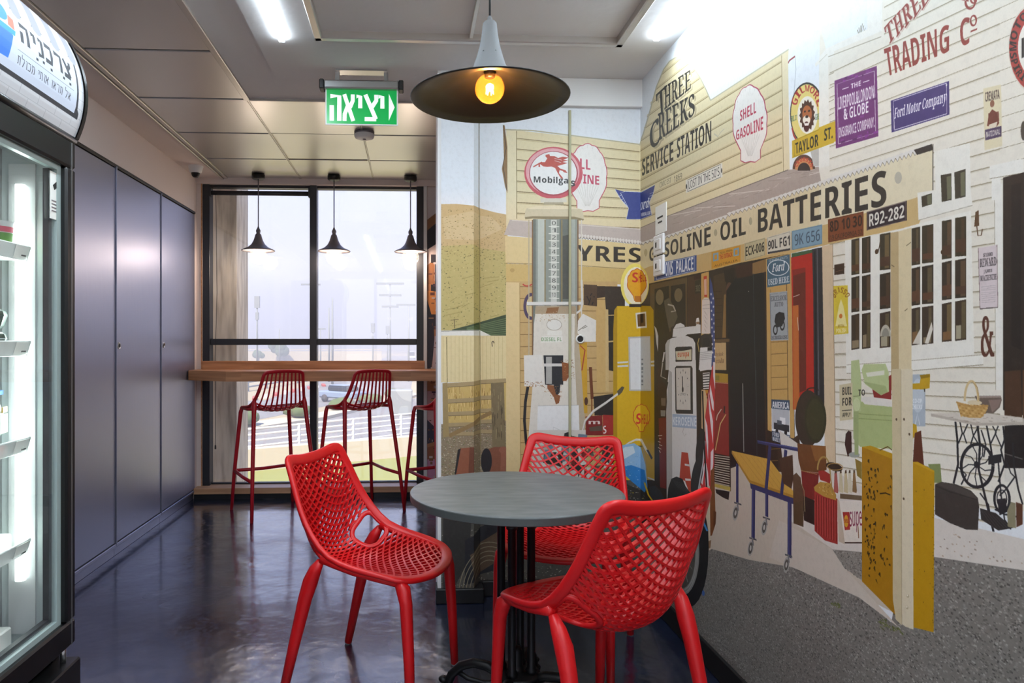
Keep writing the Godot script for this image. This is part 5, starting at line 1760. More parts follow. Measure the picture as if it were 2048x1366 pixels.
	p(9271890,[989,1838,990,1838,990,1842,988,1841])
	p(12891017,[990,1843,990,1844,990,1849,987,1848])
	p(9271890,[989,1789,990,1789,990,1793,988,1792])
	p(12891017,[989,1795,990,1795,990,1801,988,1800])
	p(11841172,[988,2208,990,2216,990,2233,982,2210])
	p(3818885,[915,1981,990,1978,990,1844,919,1843,930,1898,889,1973])
	p(13225693,[915,1979,990,1977,990,1845,920,1844,931,1898,891,1973,915,1980,915,1982,888,1973,929,1897,918,1842,990,1843,990,1979,915,1982])
	p(11246738,[990,1801,990,1801,990,1717,990,1717])
	p(14273446,[990,1717,990,1717,990,1594,990,1594])
	p(13216626,[990,1591,990,1591,990,1519,990,1519])
	p(3089691,[990,1522,990,1522,990,11,990,11])
	p(12892328,[990,308,990,308,990,61,990,61])
	p(8157555,[990,11,990,11,990,-4983,990,-4983])
	n([9276036,7828590,6249559,11052446,4999750,9999500],[990,11,990,11,990,-4983,990,-4983],70000,2.5,7)
	p(13871901,[853,1297,858,1395,873,1415,913,1415,990,1418,990,1418,990,555,853,557])
	p(12161807,[990,1418,990,1418,990,555,990,555])
	p(11569680,[853,1297,858,1395,873,1413,873,556,853,557])
	p(14210250,[964,1381,990,1384,990,1306,970,1304])
	p(7031324,[973,1373,990,1376,990,1314,977,1313])
	p(2891796,[990,1376,990,1376,990,1360])
	p(11908014,[928,1263,990,1265,990,995,933,996])
	p(14277080,[936,1255,990,1257,990,1003,940,1003])
	p(13618372,[873,1140,927,1143,928,1134,875,1131])
	p(13618372,[873,1122,927,1125,928,1115,875,1113])
	p(14070562,[960,841,956,848,953,856,953,865,955,874,954,883,955,892,959,899,964,905,967,913,972,920,978,923,984,924,990,928,990,928,990,795,984,795,980,815])
	p(12075050,[962,842,958,849,955,856,955,865,957,874,956,883,957,891,960,899,965,904,968,912,973,918,978,922,985,923,990,927,990,797,985,797,981,816,962,842,959,840,978,815,983,794,990,794,990,930,989,930,983,925,977,925,970,921,965,914,962,906,958,900,954,892,953,883,953,874,952,865,952,856,955,847,959,840])
	t(12726314,"S","s",[968,832,992,834,992,886,968,883])
	p(15128170,[990,1422,979,1416,963,1413,947,1416,931,1423,917,1436,906,1453,897,1473,892,1495,890,1519,892,1543,897,1565,906,1585,917,1602,931,1615,947,1623,963,1626,979,1623,990,1617])
	p(15130564,[990,1427,990,1427,975,1421,960,1421,946,1426,932,1437,921,1452,912,1471,907,1492,905,1514,907,1537,912,1558,921,1576,932,1591,946,1602,960,1608,975,1608,990,1602,990,1602])
	p(14393884,[932,1496,927,1504,924,1513,923,1524,925,1534,924,1544,926,1555,930,1564,936,1571,939,1580,944,1587,951,1592,959,1593,965,1598,973,1600,980,1598,987,1593,990,1593,990,1458,987,1442,959,1442,954,1466])
	p(12603434,[933,1497,928,1504,925,1514,925,1524,927,1534,926,1544,927,1554,931,1563,937,1570,940,1579,946,1586,952,1590,959,1591,966,1596,973,1598,979,1597,986,1592,990,1591,990,1466,986,1444,959,1444,955,1466,933,1497,930,1495,952,1465,958,1441,988,1441,990,1452,990,1594,988,1594,981,1599,973,1602,965,1599,958,1594,951,1593,943,1589,938,1581,934,1571,928,1565,924,1555,923,1544,924,1534,922,1524,922,1513,925,1503,930,1495])
	p(11890716,[960,1465,990,1465,990,1435,963,1435])
	t(12532262,"S","s",[948,1533,977,1531,977,1581,948,1581])
	t(12532262,"H","s",[981,1531,990,1531,990,1582,981,1581])
	p(3813414,[933,1425,990,1425,990,1411,933,1410])
	l(14078666,10.5,10.4,[702,801,713,849,754,898,820,941,864,973,879,984])
	l(9077880,2.5,2.5,[705,803,717,847,758,893,823,936])
	p(5919810,[872,995,897,1019,909,1014,897,989,879,972])
	p(14078666,[889,701,933,736,970,752,990,752,990,759,968,761,928,743,883,708])
	p(3815994,[925,719,969,721,990,721,990,725,969,725,924,722])
	p(14078666,[956,748,984,751,990,746,990,756,986,759,955,756])
	p(3815994,[948,721,990,721,990,724,948,724])
	p(9418454,[858,692,900,729,958,738,990,717,990,513,943,556,875,606])
	p(3112896,[875,618,943,630,990,613,990,512,943,551])
	p(13228258,[873,692,913,719,953,724,963,691,908,660])
	n([4164808,12177632,5938380],[873,655,990,682,990,552,943,568],60,2,6)
	p(3354668,[878,556,990,504,990,407,888,408])
	n([9077880,13218348,5920336,11907238],[888,544,990,494,990,412,893,413],50,3,8)

func print_right():
	prng.seed = 23
	p(14804457,[-5,4664,2807,1938,2807,395,-5,-783])
	l(7170636,2.1,1.4,[1669,2011,1661,2032])
	l(7170636,2.1,1.4,[1671,2010,1667,2035])
	l(7170636,2.1,1.4,[1673,2009,1674,2037])
	l(7170636,2.1,1.4,[1675,2008,1680,2039])
	l(7170636,2.1,1.4,[1678,2007,1686,2031])
	l(7170636,2.1,1.4,[1680,2006,1692,2023])
	l(7170636,2.1,1.4,[1682,2005,1698,2016])
	l(9186602,8.7,4.8,[1327,1988,1330,2071,1346,2082,1376,2082])
	l(10133668,2.1,1.2,[1376,2081,1381,2042,1369,1968])
	p(14273444,[-5,2226,43,2254,146,2341,224,2417,316,2461,386,2469,453,2458,517,2432,579,2396,638,2347,708,2273,761,2207,800,2153,1342,2117,1338,2085,1347,1750,369,1792,-5,1800])
	l(9271890,8.6,3.3,[298,2446,510,2428])
	l(12891017,12.7,4.8,[298,2452,510,2434])
	l(9271890,8.6,3.3,[215,2406,594,2374])
	l(12891017,12.6,4.8,[215,2412,594,2380])
	l(9271890,8.5,3.2,[146,2363,659,2322])
	l(12891017,12.5,4.8,[146,2370,659,2328])
	l(9271890,8.5,3.2,[96,2319,701,2273])
	l(12891017,12.5,4.8,[96,2326,701,2278])
	l(9271890,8.5,3.2,[54,2274,742,2224])
	l(12891017,12.4,4.7,[54,2280,742,2229])
	l(9271890,8.4,3.2,[11,2229,781,2175])
	l(12891017,12.4,4.7,[11,2235,781,2180])
	p(9271890,[-5,2179,1306,2094,1304,2097,-5,2183])
	p(12891017,[-5,2184,1307,2097,1303,2101,-5,2191])
	p(9271890,[-5,2130,1306,2050,1304,2053,-5,2135])
	p(12891017,[-5,2136,1306,2053,1303,2057,-5,2142])
	p(9271890,[-5,2082,1306,2006,1304,2009,-5,2086])
	p(12891017,[-5,2087,1306,2009,1303,2013,-5,2093])
	p(9271890,[-5,2033,1306,1962,1304,1965,-5,2037])
	p(12891017,[-5,2039,1306,1965,1303,1969,-5,2045])
	p(9271890,[-5,1985,1306,1918,1304,1921,-5,1989])
	p(12891017,[-5,1990,1306,1921,1303,1925,-5,1996])
	p(9271890,[-5,1936,1306,1874,1304,1877,-5,1940])
	p(12891017,[-5,1942,1306,1877,1304,1881,-5,1948])
	p(9271890,[-5,1887,1306,1830,1304,1833,-5,1891])
	p(12891017,[-5,1893,1306,1833,1304,1837,-5,1899])
	p(9271890,[-5,1839,1306,1786,1304,1789,-5,1843])
	p(12891017,[-5,1844,1306,1789,1304,1793,-5,1850])
	p(9271890,[-5,1790,1306,1742,1304,1745,-5,1794])
	p(12891017,[-5,1796,1306,1745,1304,1749,-5,1802])
	p(11841172,[-5,2217,52,2251,154,2338,232,2413,323,2458,391,2465,456,2454,516,2431,575,2396,633,2347,703,2273,757,2208,795,2154,805,2152,766,2206,713,2272,642,2346,583,2397,519,2434,451,2461,381,2473,310,2465,217,2420,138,2345,35,2258,-5,2234])
	l(12170138,10.2,5.0,[800,2153,1342,2117])
	p(14536877,[1302,2116,1338,2114,1347,1753,1313,1754])
	l(10259038,3.4,1.8,[1302,2116,1313,1754])
	t(11773315,"T","r",[275,2241,364,2242,364,2365,237,2368])
	t(3420717,"T","r",[252,2255,343,2255,343,2379,215,2383])
	t(11773315,"HREE","r",[347,2262,633,2254,630,2330,343,2367])
	t(3420717,"HREE","r",[325,2276,616,2266,613,2343,322,2382])
	t(11773315,"C","r",[170,2130,293,2133,275,2258,150,2243])
	t(3420717,"C","r",[146,2144,271,2146,252,2272,126,2257])
	t(11773315,"REEKS","r",[275,2145,672,2135,672,2222,265,2271])
	t(3420717,"REEKS","r",[252,2158,655,2147,655,2234,243,2285])
	t(3025703,"SERVICE","s",[26,2051,429,2023,429,2107,26,2132])
	t(3025703,"STATION","s",[470,2021,807,1998,807,2074,470,2106])
	l(12761504,8.2,3.7,[832,2017,863,1997,887,2006,916,2010])
	t(6971720,"CIVIC EST","n",[265,1941,403,1934,403,1956,265,1964])
	t(5919292,"1869","n",[437,1925,525,1921,525,1947,437,1952])
	p(14276300,[567,1852,901,1839,899,1891,564,1906])
	l(3815992,4.2,1.8,[585,1854,886,1842,884,1889,583,1902,585,1854])
	t(3486767,"LOST IN THE 50'S","n",[596,1862,877,1850,875,1882,594,1895])
	e(3486767,[572,1878,7,-1,0,-10])
	e(3486767,[894,1864,5,-1,0,-9])
	p(14933719,[1001,1945,992,1959,985,1975,983,1991,984,2005,981,2021,982,2036,986,2049,994,2059,998,2072,1005,2083,1016,2090,1029,2094,1038,2101,1050,2105,1064,2105,1078,2101,1091,2102,1105,2099,1118,2092,1131,2082,1144,2075,1157,2066,1167,2054,1176,2041,1187,2030,1196,2017,1202,2002,1205,1988,1212,1974,1216,1960,1216,1946,1214,1933,1215,1919,1213,1906,1208,1895,1200,1887,1174,1862,1174,1834,1139,1831,1105,1842,1070,1847,1040,1862,1040,1896])
	l(11221846,5.4,2.7,[1001,1945,992,1959,985,1975,983,1991,984,2005,981,2021,982,2036,986,2049,994,2059,998,2072,1005,2083,1016,2090,1029,2094,1038,2101,1050,2105,1064,2105,1078,2101,1091,2102,1105,2099,1118,2092,1131,2082,1144,2075,1157,2066,1167,2054,1176,2041,1187,2030,1196,2017,1202,2002,1205,1988,1212,1974,1216,1960,1216,1946,1214,1933,1215,1919,1213,1906,1208,1895,1200,1887,1174,1862,1174,1834,1139,1831,1105,1842,1070,1847,1040,1862,1040,1896,1001,1945])
	l(13222843,2.8,1.4,[1092,1864,1036,1955])
	l(13617860,3.0,1.4,[1004,2045,993,2052])
	l(13222843,2.8,1.4,[1094,1863,1047,1964])
	l(13617860,2.9,1.4,[1020,2069,1011,2079])
	l(13222843,2.8,1.4,[1097,1862,1063,1968])
	l(13617860,2.9,1.4,[1044,2084,1038,2096])
	l(13222843,2.8,1.3,[1101,1861,1083,1967])
	l(13617860,2.8,1.4,[1073,2089,1070,2100])
	l(13222843,2.7,1.3,[1105,1860,1105,1962])
	l(13617860,2.7,1.3,[1105,2082,1105,2093])
	l(13222843,2.7,1.3,[1109,1859,1126,1954])
	l(13617860,2.6,1.3,[1135,2066,1138,2075])
	l(13222843,2.7,1.3,[1113,1858,1145,1942])
	l(13617860,2.6,1.3,[1162,2042,1168,2049])
	l(13222843,2.6,1.3,[1116,1857,1160,1929])
	l(13617860,2.5,1.3,[1184,2013,1191,2016])
	l(13222843,2.6,1.3,[1118,1857,1170,1915])
	l(13617860,2.5,1.3,[1198,1980,1207,1981])
	t(11875148,"SHELL","s",[1035,1999,1146,1992,1146,2029,1035,2034])
	t(11875148,"GASOLINE","s",[1006,1942,1191,1923,1191,1966,1006,1975])
	p(3818885,[-5,1979,11,1975,205,1968,182,1932,126,1902,162,1836,1,1844,-5,1845])
	p(13225693,[-5,1978,12,1974,205,1967,179,1933,123,1903,159,1837,0,1845,-5,1846,-5,1844,1,1843,165,1835,130,1901,185,1931,205,1969,11,1977,-5,1980])
	l(13225693,5.4,1.9,[136,1941,186,1938])
	l(13225693,5.4,1.9,[128,1931,170,1927])
	l(13225693,5.5,1.9,[120,1920,154,1917])
	l(13225693,5.5,1.9,[112,1909,138,1906])
	l(13225693,5.6,1.9,[104,1898,122,1896])
	t(15659250,"ord","ri",[-4,1888,130,1880,130,1925,-4,1942])
	t(15659250,"VERSAL CAR","s",[11,1856,146,1842,146,1858,11,1873])
	p(11246738,[-5,1802,367,1794,1339,1756,1496,1726,1858,1679,1915,1668,1915,1664,1496,1682,355,1703,-5,1718])
	l(13616829,8.4,3.3,[355,1796,723,1753])
	l(13616829,5.5,2.7,[955,1765,1229,1721])
	l(13616829,6.8,3.0,[652,1774,1000,1714])
	l(13616829,3.4,2.1,[1448,1714,1696,1694])
	l(7300444,6.6,2.8,[-5,1802,367,1794,1339,1756])
	l(9733756,2.8,1.4,[1155,1729,1225,1724])
	l(12826798,2.6,1.4,[1255,1721,1280,1722])
	l(9733756,2.2,1.3,[1409,1725,1469,1714])
	l(12826798,3.2,1.5,[1008,1750,1072,1744])
	l(9733756,5.0,1.9,[434,1769,506,1770])
	l(12826798,2.5,1.4,[1276,1744,1339,1733])
	l(9733756,2.9,1.5,[1150,1749,1176,1754])
	l(12826798,4.0,1.7,[712,1760,826,1750])
	l(9733756,3.8,1.7,[810,1729,885,1725])
	l(12826798,4.1,1.7,[706,1732,798,1728])
	l(9733756,2.3,1.3,[1374,1737,1411,1732])
	l(12826798,4.3,1.8,[627,1769,692,1766])
	l(9733756,5.0,1.9,[419,1749,498,1744])
	l(12826798,2.5,1.4,[1317,1733,1355,1731])
	l(9733756,2.7,1.4,[1225,1749,1301,1735])
	l(12826798,2.6,1.4,[1263,1723,1287,1727])
	l(9733756,3.6,1.6,[899,1741,931,1739])
	l(12826798,4.2,1.8,[675,1732,729,1733])
	l(9733756,2.3,1.3,[1399,1717,1436,1714])
	l(12826798,3.1,1.5,[1063,1730,1098,1732])
	l(9733756,2.5,1.4,[1301,1722,1325,1726])
	l(12826798,4.5,1.8,[551,1760,647,1756])
	l(9733756,3.6,1.6,[869,1729,941,1722])
	l(12826798,3.7,1.7,[842,1757,882,1755])
	l(9733756,2.7,1.4,[1212,1719,1246,1716])
	l(12826798,2.2,1.3,[1439,1728,1477,1723])
	l(9733756,2.9,1.5,[1128,1727,1181,1722])
	l(12826798,4.8,1.9,[499,1737,545,1739])
	l(9733756,2.4,1.3,[1332,1743,1389,1739])
	l(12826798,2.9,1.5,[1161,1727,1193,1727])
	l(9733756,4.3,1.8,[632,1737,696,1734])
	l(12826798,2.1,1.3,[1448,1719,1509,1710])
	l(9733756,3.2,1.5,[1027,1732,1086,1726])
	l(12826798,3.4,1.6,[940,1755,996,1756])
	l(9733756,2.2,1.3,[1421,1726,1463,1721])
	l(12826798,4.5,1.8,[548,1763,659,1755])
	l(9733756,3.5,1.6,[893,1734,979,1726])
	l(12826798,2.8,1.4,[1191,1727,1236,1726])
	l(9733756,3.8,1.7,[800,1747,892,1739])
	l(12826798,3.7,1.7,[816,1729,898,1723])
	e(2894630,[1435,1893,86,-28,0,-90])
	e(14470008,[1434,1893,80,-26,0,-85])
	e(15000020,[1439,1888,50,-16,0,-54])
	t(11022890,"G","s",[1385,1933,1393,1947,1366,1968,1353,1951])
	t(11022890,"I","s",[1396,1950,1408,1958,1390,1980,1370,1971])
	t(11022890,"L","s",[1412,1959,1427,1959,1421,1980,1396,1981])
	t(11022890,"M","s",[1431,1959,1447,1952,1452,1969,1427,1978])
	t(11022890,"O","s",[1450,1950,1465,1938,1481,1948,1458,1965])
	t(11022890,"R","s",[1468,1934,1479,1918,1503,1921,1486,1943])
	t(11022890,"E","s",[1481,1914,1488,1895,1516,1891,1506,1915])
	t(3828316,"BLU","r",[1355,1895,1386,1891,1386,1906,1355,1912])
	t(3828316,"GREEN","r",[1477,1861,1513,1855,1513,1871,1477,1877])
	p(4860956,[1471,1877,1477,1865,1468,1862,1471,1849,1461,1852,1459,1840,1449,1847,1443,1839,1435,1850,1426,1846,1422,1859,1412,1861,1412,1873,1401,1880,1406,1890,1398,1900,1406,1906,1401,1919,1412,1919,1412,1931,1422,1926,1426,1936,1435,1927,1443,1932,1449,1920,1459,1921,1461,1908,1471,1904,1468,1893,1477,1884])
	e(11034670,[1438,1891,24,-8,0,-25])
	e(15261906,[1435,1875,19,-6,0,-13])
	e(4856856,[1435,1856,14,-4,0,-15])
	p(15262940,[1423,1869,1449,1863,1445,1856,1427,1861])
	e(2759700,[1427,1902,5,-1,0,-3])
	e(2759700,[1448,1897,5,-1,0,-3])
	e(2759700,[1437,1884,8,-2,0,-4])
	l(11022890,6.4,3.6,[1360,1876,1369,1851,1386,1829])
	p(2762790,[1498,1951,1519,1953,1521,1894,1512,1889])
	p(14867920,[1499,2124,1533,2025,1753,1989,1753,2110,1700,2461,2807,2158,2807,1056,1560,814,1560,1486,1496,1717])
	p(14867920,[1497,2007,1564,2002,1564,1715,1495,1724])
	p(15131868,[1495,2018,1534,2023,1753,1988,1753,2062,1699,2089,1699,2016,1530,2040,1495,2029])
	p(15131868,[1477,2021,1514,2026,1564,2024,1564,2005,1521,2011,1478,2011])
	l(10721924,3.2,2.0,[1537,2014,1750,1975])
	l(12104094,2.3,1.4,[1496,2016,1534,2023])
	l(9405545,2.2,1.7,[1760,2105,2086,2062])
	l(13617334,2.8,2.1,[1760,2103,2086,2060])
	l(9405545,0.8,1.0,[2086,2062,2756,1974])
	l(9405545,2.2,1.7,[1760,2073,2086,2032])
	l(13617334,2.8,2.1,[1760,2071,2086,2030])
	l(9405545,0.8,1.0,[2086,2032,2756,1948])
	l(9405545,2.2,1.7,[1760,2041,2086,2002])
	l(13617334,2.8,2.1,[1760,2039,2086,2000])
	l(9405545,0.8,1.0,[2086,2002,2756,1922])
	l(9405545,2.2,1.7,[1760,2009,2086,1972])
	l(13617334,2.8,2.1,[1760,2007,2086,1970])
	l(9405545,0.8,1.0,[2086,1972,2756,1896])
	l(9405545,2.2,1.7,[1760,1977,2086,1942])
	l(13617334,2.8,2.1,[1760,1975,2086,1940])
	l(9405545,0.8,1.0,[2086,1942,2756,1869])
	l(9405545,2.5,1.8,[1545,1967,2086,1912])
	l(13617334,3.1,2.3,[1545,1965,2086,1910])
	l(9405545,0.8,1.0,[2086,1912,2756,1843])
	l(9405545,2.5,1.8,[1545,1934,2086,1882])
	l(13617334,3.1,2.3,[1545,1931,2086,1880])
	l(9405545,0.8,1.0,[2086,1882,2756,1817])
	l(9405545,2.5,1.8,[1545,1901,2086,1852])
	l(13617334,3.1,2.3,[1545,1898,2086,1850])
	l(9405545,0.8,1.0,[2086,1852,2756,1791])
	l(9405545,2.5,1.8,[1545,1868,2086,1822])
	l(13617334,3.1,2.3,[1545,1865,2086,1820])
	l(9405545,0.8,1.0,[2086,1822,2756,1765])
	l(9405545,2.5,1.8,[1545,1834,2086,1791])
	l(13617334,3.1,2.3,[1545,1832,2086,1790])
	l(9405545,0.8,1.0,[2086,1791,2756,1738])
	l(9405545,2.5,1.8,[1545,1801,2086,1761])
	l(13617334,3.1,2.3,[1545,1799,2086,1759])
	l(9405545,0.8,1.0,[2086,1761,2756,1712])
	l(9405545,2.5,1.8,[1545,1768,2086,1731])
	l(13617334,3.1,2.3,[1545,1765,2086,1729])
	l(9405545,0.8,1.0,[2086,1731,2756,1686])
	l(9405545,2.5,1.8,[1545,1735,2086,1701])
	l(13617334,3.1,2.3,[1545,1732,2086,1699])
	l(9405545,0.8,1.0,[2086,1701,2756,1660])
	l(9405545,2.5,1.8,[1545,1702,2086,1671])
	l(13617334,3.1,2.3,[1545,1699,2086,1669])
	l(9405545,0.8,1.0,[2086,1671,2756,1633])
	l(9405545,2.5,1.8,[1545,1669,2086,1641])
	l(13617334,3.1,2.3,[1545,1666,2086,1639])
	l(9405545,0.8,1.0,[2086,1641,2756,1607])
	l(9405545,2.5,1.8,[1545,1635,2086,1611])
	l(13617334,3.1,2.3,[1545,1633,2086,1609])
	l(9405545,0.8,1.0,[2086,1611,2756,1581])
	l(9405545,2.5,1.8,[1545,1602,2086,1581])
	l(13617334,3.1,2.3,[1545,1599,2086,1579])
	l(9405545,0.8,1.0,[2086,1581,2756,1555])
	l(9405545,2.5,1.8,[1545,1569,2086,1551])
	l(13617334,3.1,2.3,[1545,1566,2086,1549])
	l(9405545,0.8,1.0,[2086,1551,2756,1528])
	l(9405545,2.5,1.8,[1545,1536,2086,1521])
	l(13617334,3.1,2.3,[1545,1533,2086,1519])
	l(9405545,2.5,1.8,[1545,1503,2086,1491])
	l(13617334,3.1,2.3,[1545,1500,2086,1489])
	l(9405545,2.5,1.8,[1545,1469,2086,1461])
	l(13617334,3.1,2.3,[1545,1467,2086,1459])
	l(9405545,2.5,1.8,[1545,1436,2086,1431])
	l(13617334,3.1,2.3,[1545,1434,2086,1429])
	l(9405545,2.5,1.8,[1545,1403,2086,1400])
	l(13617334,3.1,2.3,[1545,1400,2086,1399])
	l(9405545,2.5,1.8,[1545,1370,2086,1370])
	l(13617334,3.1,2.3,[1545,1367,2086,1368])
	l(9405545,2.5,1.8,[1545,1337,2086,1340])
	l(13617334,3.1,2.3,[1545,1334,2086,1338])
	l(9405545,2.5,1.8,[1545,1303,2086,1310])
	l(13617334,3.1,2.3,[1545,1301,2086,1308])
	l(9405545,2.5,1.8,[1545,1270,2086,1280])
	l(13617334,3.1,2.3,[1545,1268,2086,1278])
	l(9405545,2.5,1.8,[1545,1237,2086,1250])
	l(13617334,3.1,2.3,[1545,1234,2086,1248])
	l(9405545,2.5,1.8,[1545,1204,2086,1220])
	l(13617334,3.1,2.3,[1545,1201,2086,1218])
	l(9405545,2.5,1.8,[1545,1171,2086,1190])
	l(13617334,3.1,2.3,[1545,1168,2086,1188])
	l(9405545,2.5,1.8,[1545,1138,2086,1160])
	l(13617334,3.1,2.3,[1545,1135,2086,1158])
	l(9405545,2.5,1.8,[1545,1104,2086,1130])
	l(13617334,3.1,2.3,[1545,1102,2086,1128])
	l(9405545,2.5,1.8,[1545,1071,2086,1100])
	l(13617334,3.1,2.3,[1545,1068,2086,1098])
	l(9405545,2.5,1.8,[1545,1038,2086,1070])
	l(13617334,3.1,2.3,[1545,1035,2086,1068])
	l(9405545,2.5,1.8,[1545,1005,2086,1040])
	l(13617334,3.1,2.3,[1545,1002,2086,1038])
	l(9405545,2.5,1.8,[1545,972,2086,1009])
	l(13617334,3.1,2.3,[1545,969,2086,1008])
	l(9405545,2.5,1.8,[1545,938,2086,979])
	l(13617334,3.1,2.3,[1545,936,2086,977])
	l(9405545,2.5,1.8,[1545,905,2086,949])
	l(13617334,3.1,2.3,[1545,902,2086,947])
	l(9405545,2.5,1.8,[1545,872,2086,919])
	l(13617334,3.1,2.3,[1545,869,2086,917])
	l(9405545,2.5,1.8,[1545,839,2086,889])
	l(13617334,3.1,2.3,[1545,836,2086,887])
	l(9405545,2.5,1.8,[1545,806,2086,859])
	l(13617334,3.1,2.3,[1545,803,2086,857])
	l(9405545,2.5,1.8,[1545,772,2086,829])
	l(13617334,3.1,2.3,[1545,770,2086,827])
	l(9405545,2.7,1.6,[1541,1963,1564,1961])
	l(9405545,2.7,1.6,[1541,1926,1564,1925])
	l(9405545,2.7,1.6,[1541,1890,1564,1889])
	l(9405545,2.7,1.6,[1541,1853,1564,1853])
	l(9405545,2.7,1.6,[1541,1817,1564,1817])
	p(15066074,[1496,2010,1538,2015,1543,1717,1496,1721])
	p(13216042,[1361,1785,1564,1773,1564,1828,1360,1837])
	l(9271840,2.2,1.3,[1373,1787,1555,1777,1555,1826,1371,1834,1373,1787])
	t(2828834,"TAYLOR","s",[1379,1793,1493,1785,1493,1818,1377,1825])
	t(2828834,"ST.","s",[1521,1785,1562,1780,1562,1813,1521,1817])
	p(13216042,[1495,1835,1576,1829,1577,1774,1495,1780])
	t(2828834,"ST.","s",[1520,1789,1558,1787,1558,1818,1520,1823])
	e(5913132,[1420,1738,57,-14,0,-42],180,360)
	e(13208154,[1421,1736,45,-11,0,-33],180,360)
	e(3811878,[1422,1733,32,-8,0,-23],180,360)
	t(12599338,"C","s",[1389,1752,1394,1757,1378,1768,1370,1760])
	t(12599338,"R","s",[1396,1758,1403,1761,1392,1773,1380,1769])
	t(12599338,"U","s",[1405,1762,1415,1762,1411,1774,1396,1774])
	t(12599338,"I","s",[1418,1762,1428,1759,1431,1769,1415,1773])
	t(12599338,"S","s",[1430,1758,1439,1753,1449,1760,1434,1768])
	t(12599338,"I","s",[1442,1751,1449,1745,1463,1748,1452,1758])
	t(12599338,"N","s",[1450,1743,1455,1735,1472,1734,1466,1745])
	p(12105392,[1455,1780,1495,1777,1495,1728,1470,1733])
	p(7155566,[1572,1755,1740,1738,1734,1911,1566,1938])
	l(13615824,2.6,1.7,[1583,1764,1730,1749,1725,1902,1577,1925,1583,1764])
	p(8665231,[1698,1757,1705,1756,1705,1761,1698,1762])
	p(8206982,[1651,1913,1665,1911,1664,1916,1650,1919])
	p(8665231,[1690,1750,1705,1749,1704,1754,1690,1756])
	p(8206982,[1694,1914,1705,1912,1705,1916,1694,1917])
	p(6038880,[1641,1755,1659,1753,1659,1759,1641,1760])
	p(8206982,[1598,1931,1613,1929,1613,1930,1598,1933])
	p(8206982,[1662,1757,1678,1756,1678,1761,1661,1763])
	p(8206982,[1672,1804,1686,1802,1686,1808,1671,1809])
	p(8206982,[1674,1749,1682,1749,1681,1754,1674,1755])
	p(6038880,[1703,1757,1708,1756,1708,1762,1703,1762])
	p(8206982,[1665,1825,1677,1823,1677,1829,1665,1830])
	p(6038880,[1678,1906,1685,1905,1685,1910,1678,1911])
	p(6038880,[1619,1927,1633,1925,1633,1927,1619,1929])
	p(8206982,[1693,1908,1715,1905,1714,1910,1693,1913])
	p(8665231,[1692,1747,1697,1747,1697,1752,1692,1753])
	p(8665231,[1603,1921,1614,1919,1614,1924,1602,1926])
	p(8665231,[1621,1927,1637,1924,1637,1926,1621,1929])
	p(8665231,[1652,1913,1663,1911,1662,1917,1651,1918])
	p(6038880,[1608,1924,1619,1923,1619,1928,1608,1930])
	p(6038880,[1718,1850,1723,1849,1722,1854,1718,1855])
	p(6038880,[1717,1832,1734,1830,1734,1835,1717,1837])
	p(8665231,[1722,1748,1739,1747,1739,1752,1722,1754])
	p(8206982,[1592,1767,1607,1766,1607,1771,1592,1773])
	p(8665231,[1637,1921,1645,1920,1645,1925,1637,1926])
	p(8665231,[1679,1830,1700,1828,1700,1833,1679,1836])
	p(6038880,[1595,1762,1612,1761,1612,1766,1595,1768])
	t(15130598,"THE","s",[1635,1891,1675,1885,1675,1898,1635,1904])
	t(15130598,"LIVERPOOL&LONDON","s",[1583,1855,1724,1836,1723,1868,1582,1888])
	t(15130598,"& GLOBE","s",[1606,1820,1703,1808,1703,1836,1605,1849])
	t(15130598,"INSURANCE COMPANY.","s",[1586,1779,1727,1764,1726,1790,1585,1806])
	l(15130598,3.3,2.1,[1600,1903,1626,1899])
	l(15130598,3.0,2.0,[1683,1890,1707,1886])
	p(4142192,[1786,1733,1961,1718,1960,1789,1783,1809])
	l(14473444,2.5,1.8,[1795,1736,1954,1722,1953,1787,1792,1805,1795,1736])
	t(15526642,"Ford Motor Company","ri",[1795,1755,1954,1740,1954,1772,1794,1788])
	e(15131868,[1953,1783,2,0,0,-2])
	t(9255473,"TRADING","s",[1772,1871,1960,1851,1960,1909,1759,1941])
	t(9255473,"C","s",[1991,1847,2014,1845,2014,1900,1988,1905])
	o(9255473,3.7,3.0,[2023,1887,7,-3,0,-10],0,360,24)
	l(9255473,3.9,3.2,[2016,1868,2032,1866])
	t(13218724,"T","r",[1779,1936,1803,1952,1790,1997,1764,1988])
	t(9255473,"T","r",[1774,1940,1799,1956,1786,2001,1760,1992])
	t(13218724,"H","r",[1807,1945,1831,1961,1819,2005,1793,1996])
	t(9255473,"H","r",[1803,1949,1827,1965,1815,2009,1789,2000])
	t(13218724,"R","r",[1835,1954,1858,1969,1846,2013,1821,2004])
	t(9255473,"R","r",[1831,1958,1854,1973,1842,2017,1818,2008])
	t(13218724,"E","r",[1861,1962,1883,1977,1872,2020,1848,2012])
	t(9255473,"E","r",[1858,1966,1880,1981,1868,2024,1845,2015])
	t(13218724,"E","r",[1887,1971,1908,1985,1897,2027,1875,2019])
	t(9255473,"E","r",[1883,1974,1905,1989,1894,2031,1871,2023])
	t(9255473,"C","r",[1899,2019,1920,2006,1920,2049,1899,2063])
	t(9255473,"R","r",[1923,1999,1944,1987,1944,2029,1923,2043])
	t(9255473,"E","r",[1947,1981,1967,1967,1967,2009,1947,2023])
	t(9255473,"E","r",[1970,1962,1989,1949,1989,1990,1970,2004])
	t(9255473,"K","r",[1992,1944,2011,1931,2011,1972,1992,1986])
	t(9255473,"S","r",[2014,1927,2032,1914,2032,1954,2014,1968])
	o(9255473,5.0,4.1,[2015,1929,12,-6,0,-14],-40,190,16)
	e(14209732,[2161,1773,57,-24,0,-84])
	e(11025460,[2161,1773,55,-23,0,-80])
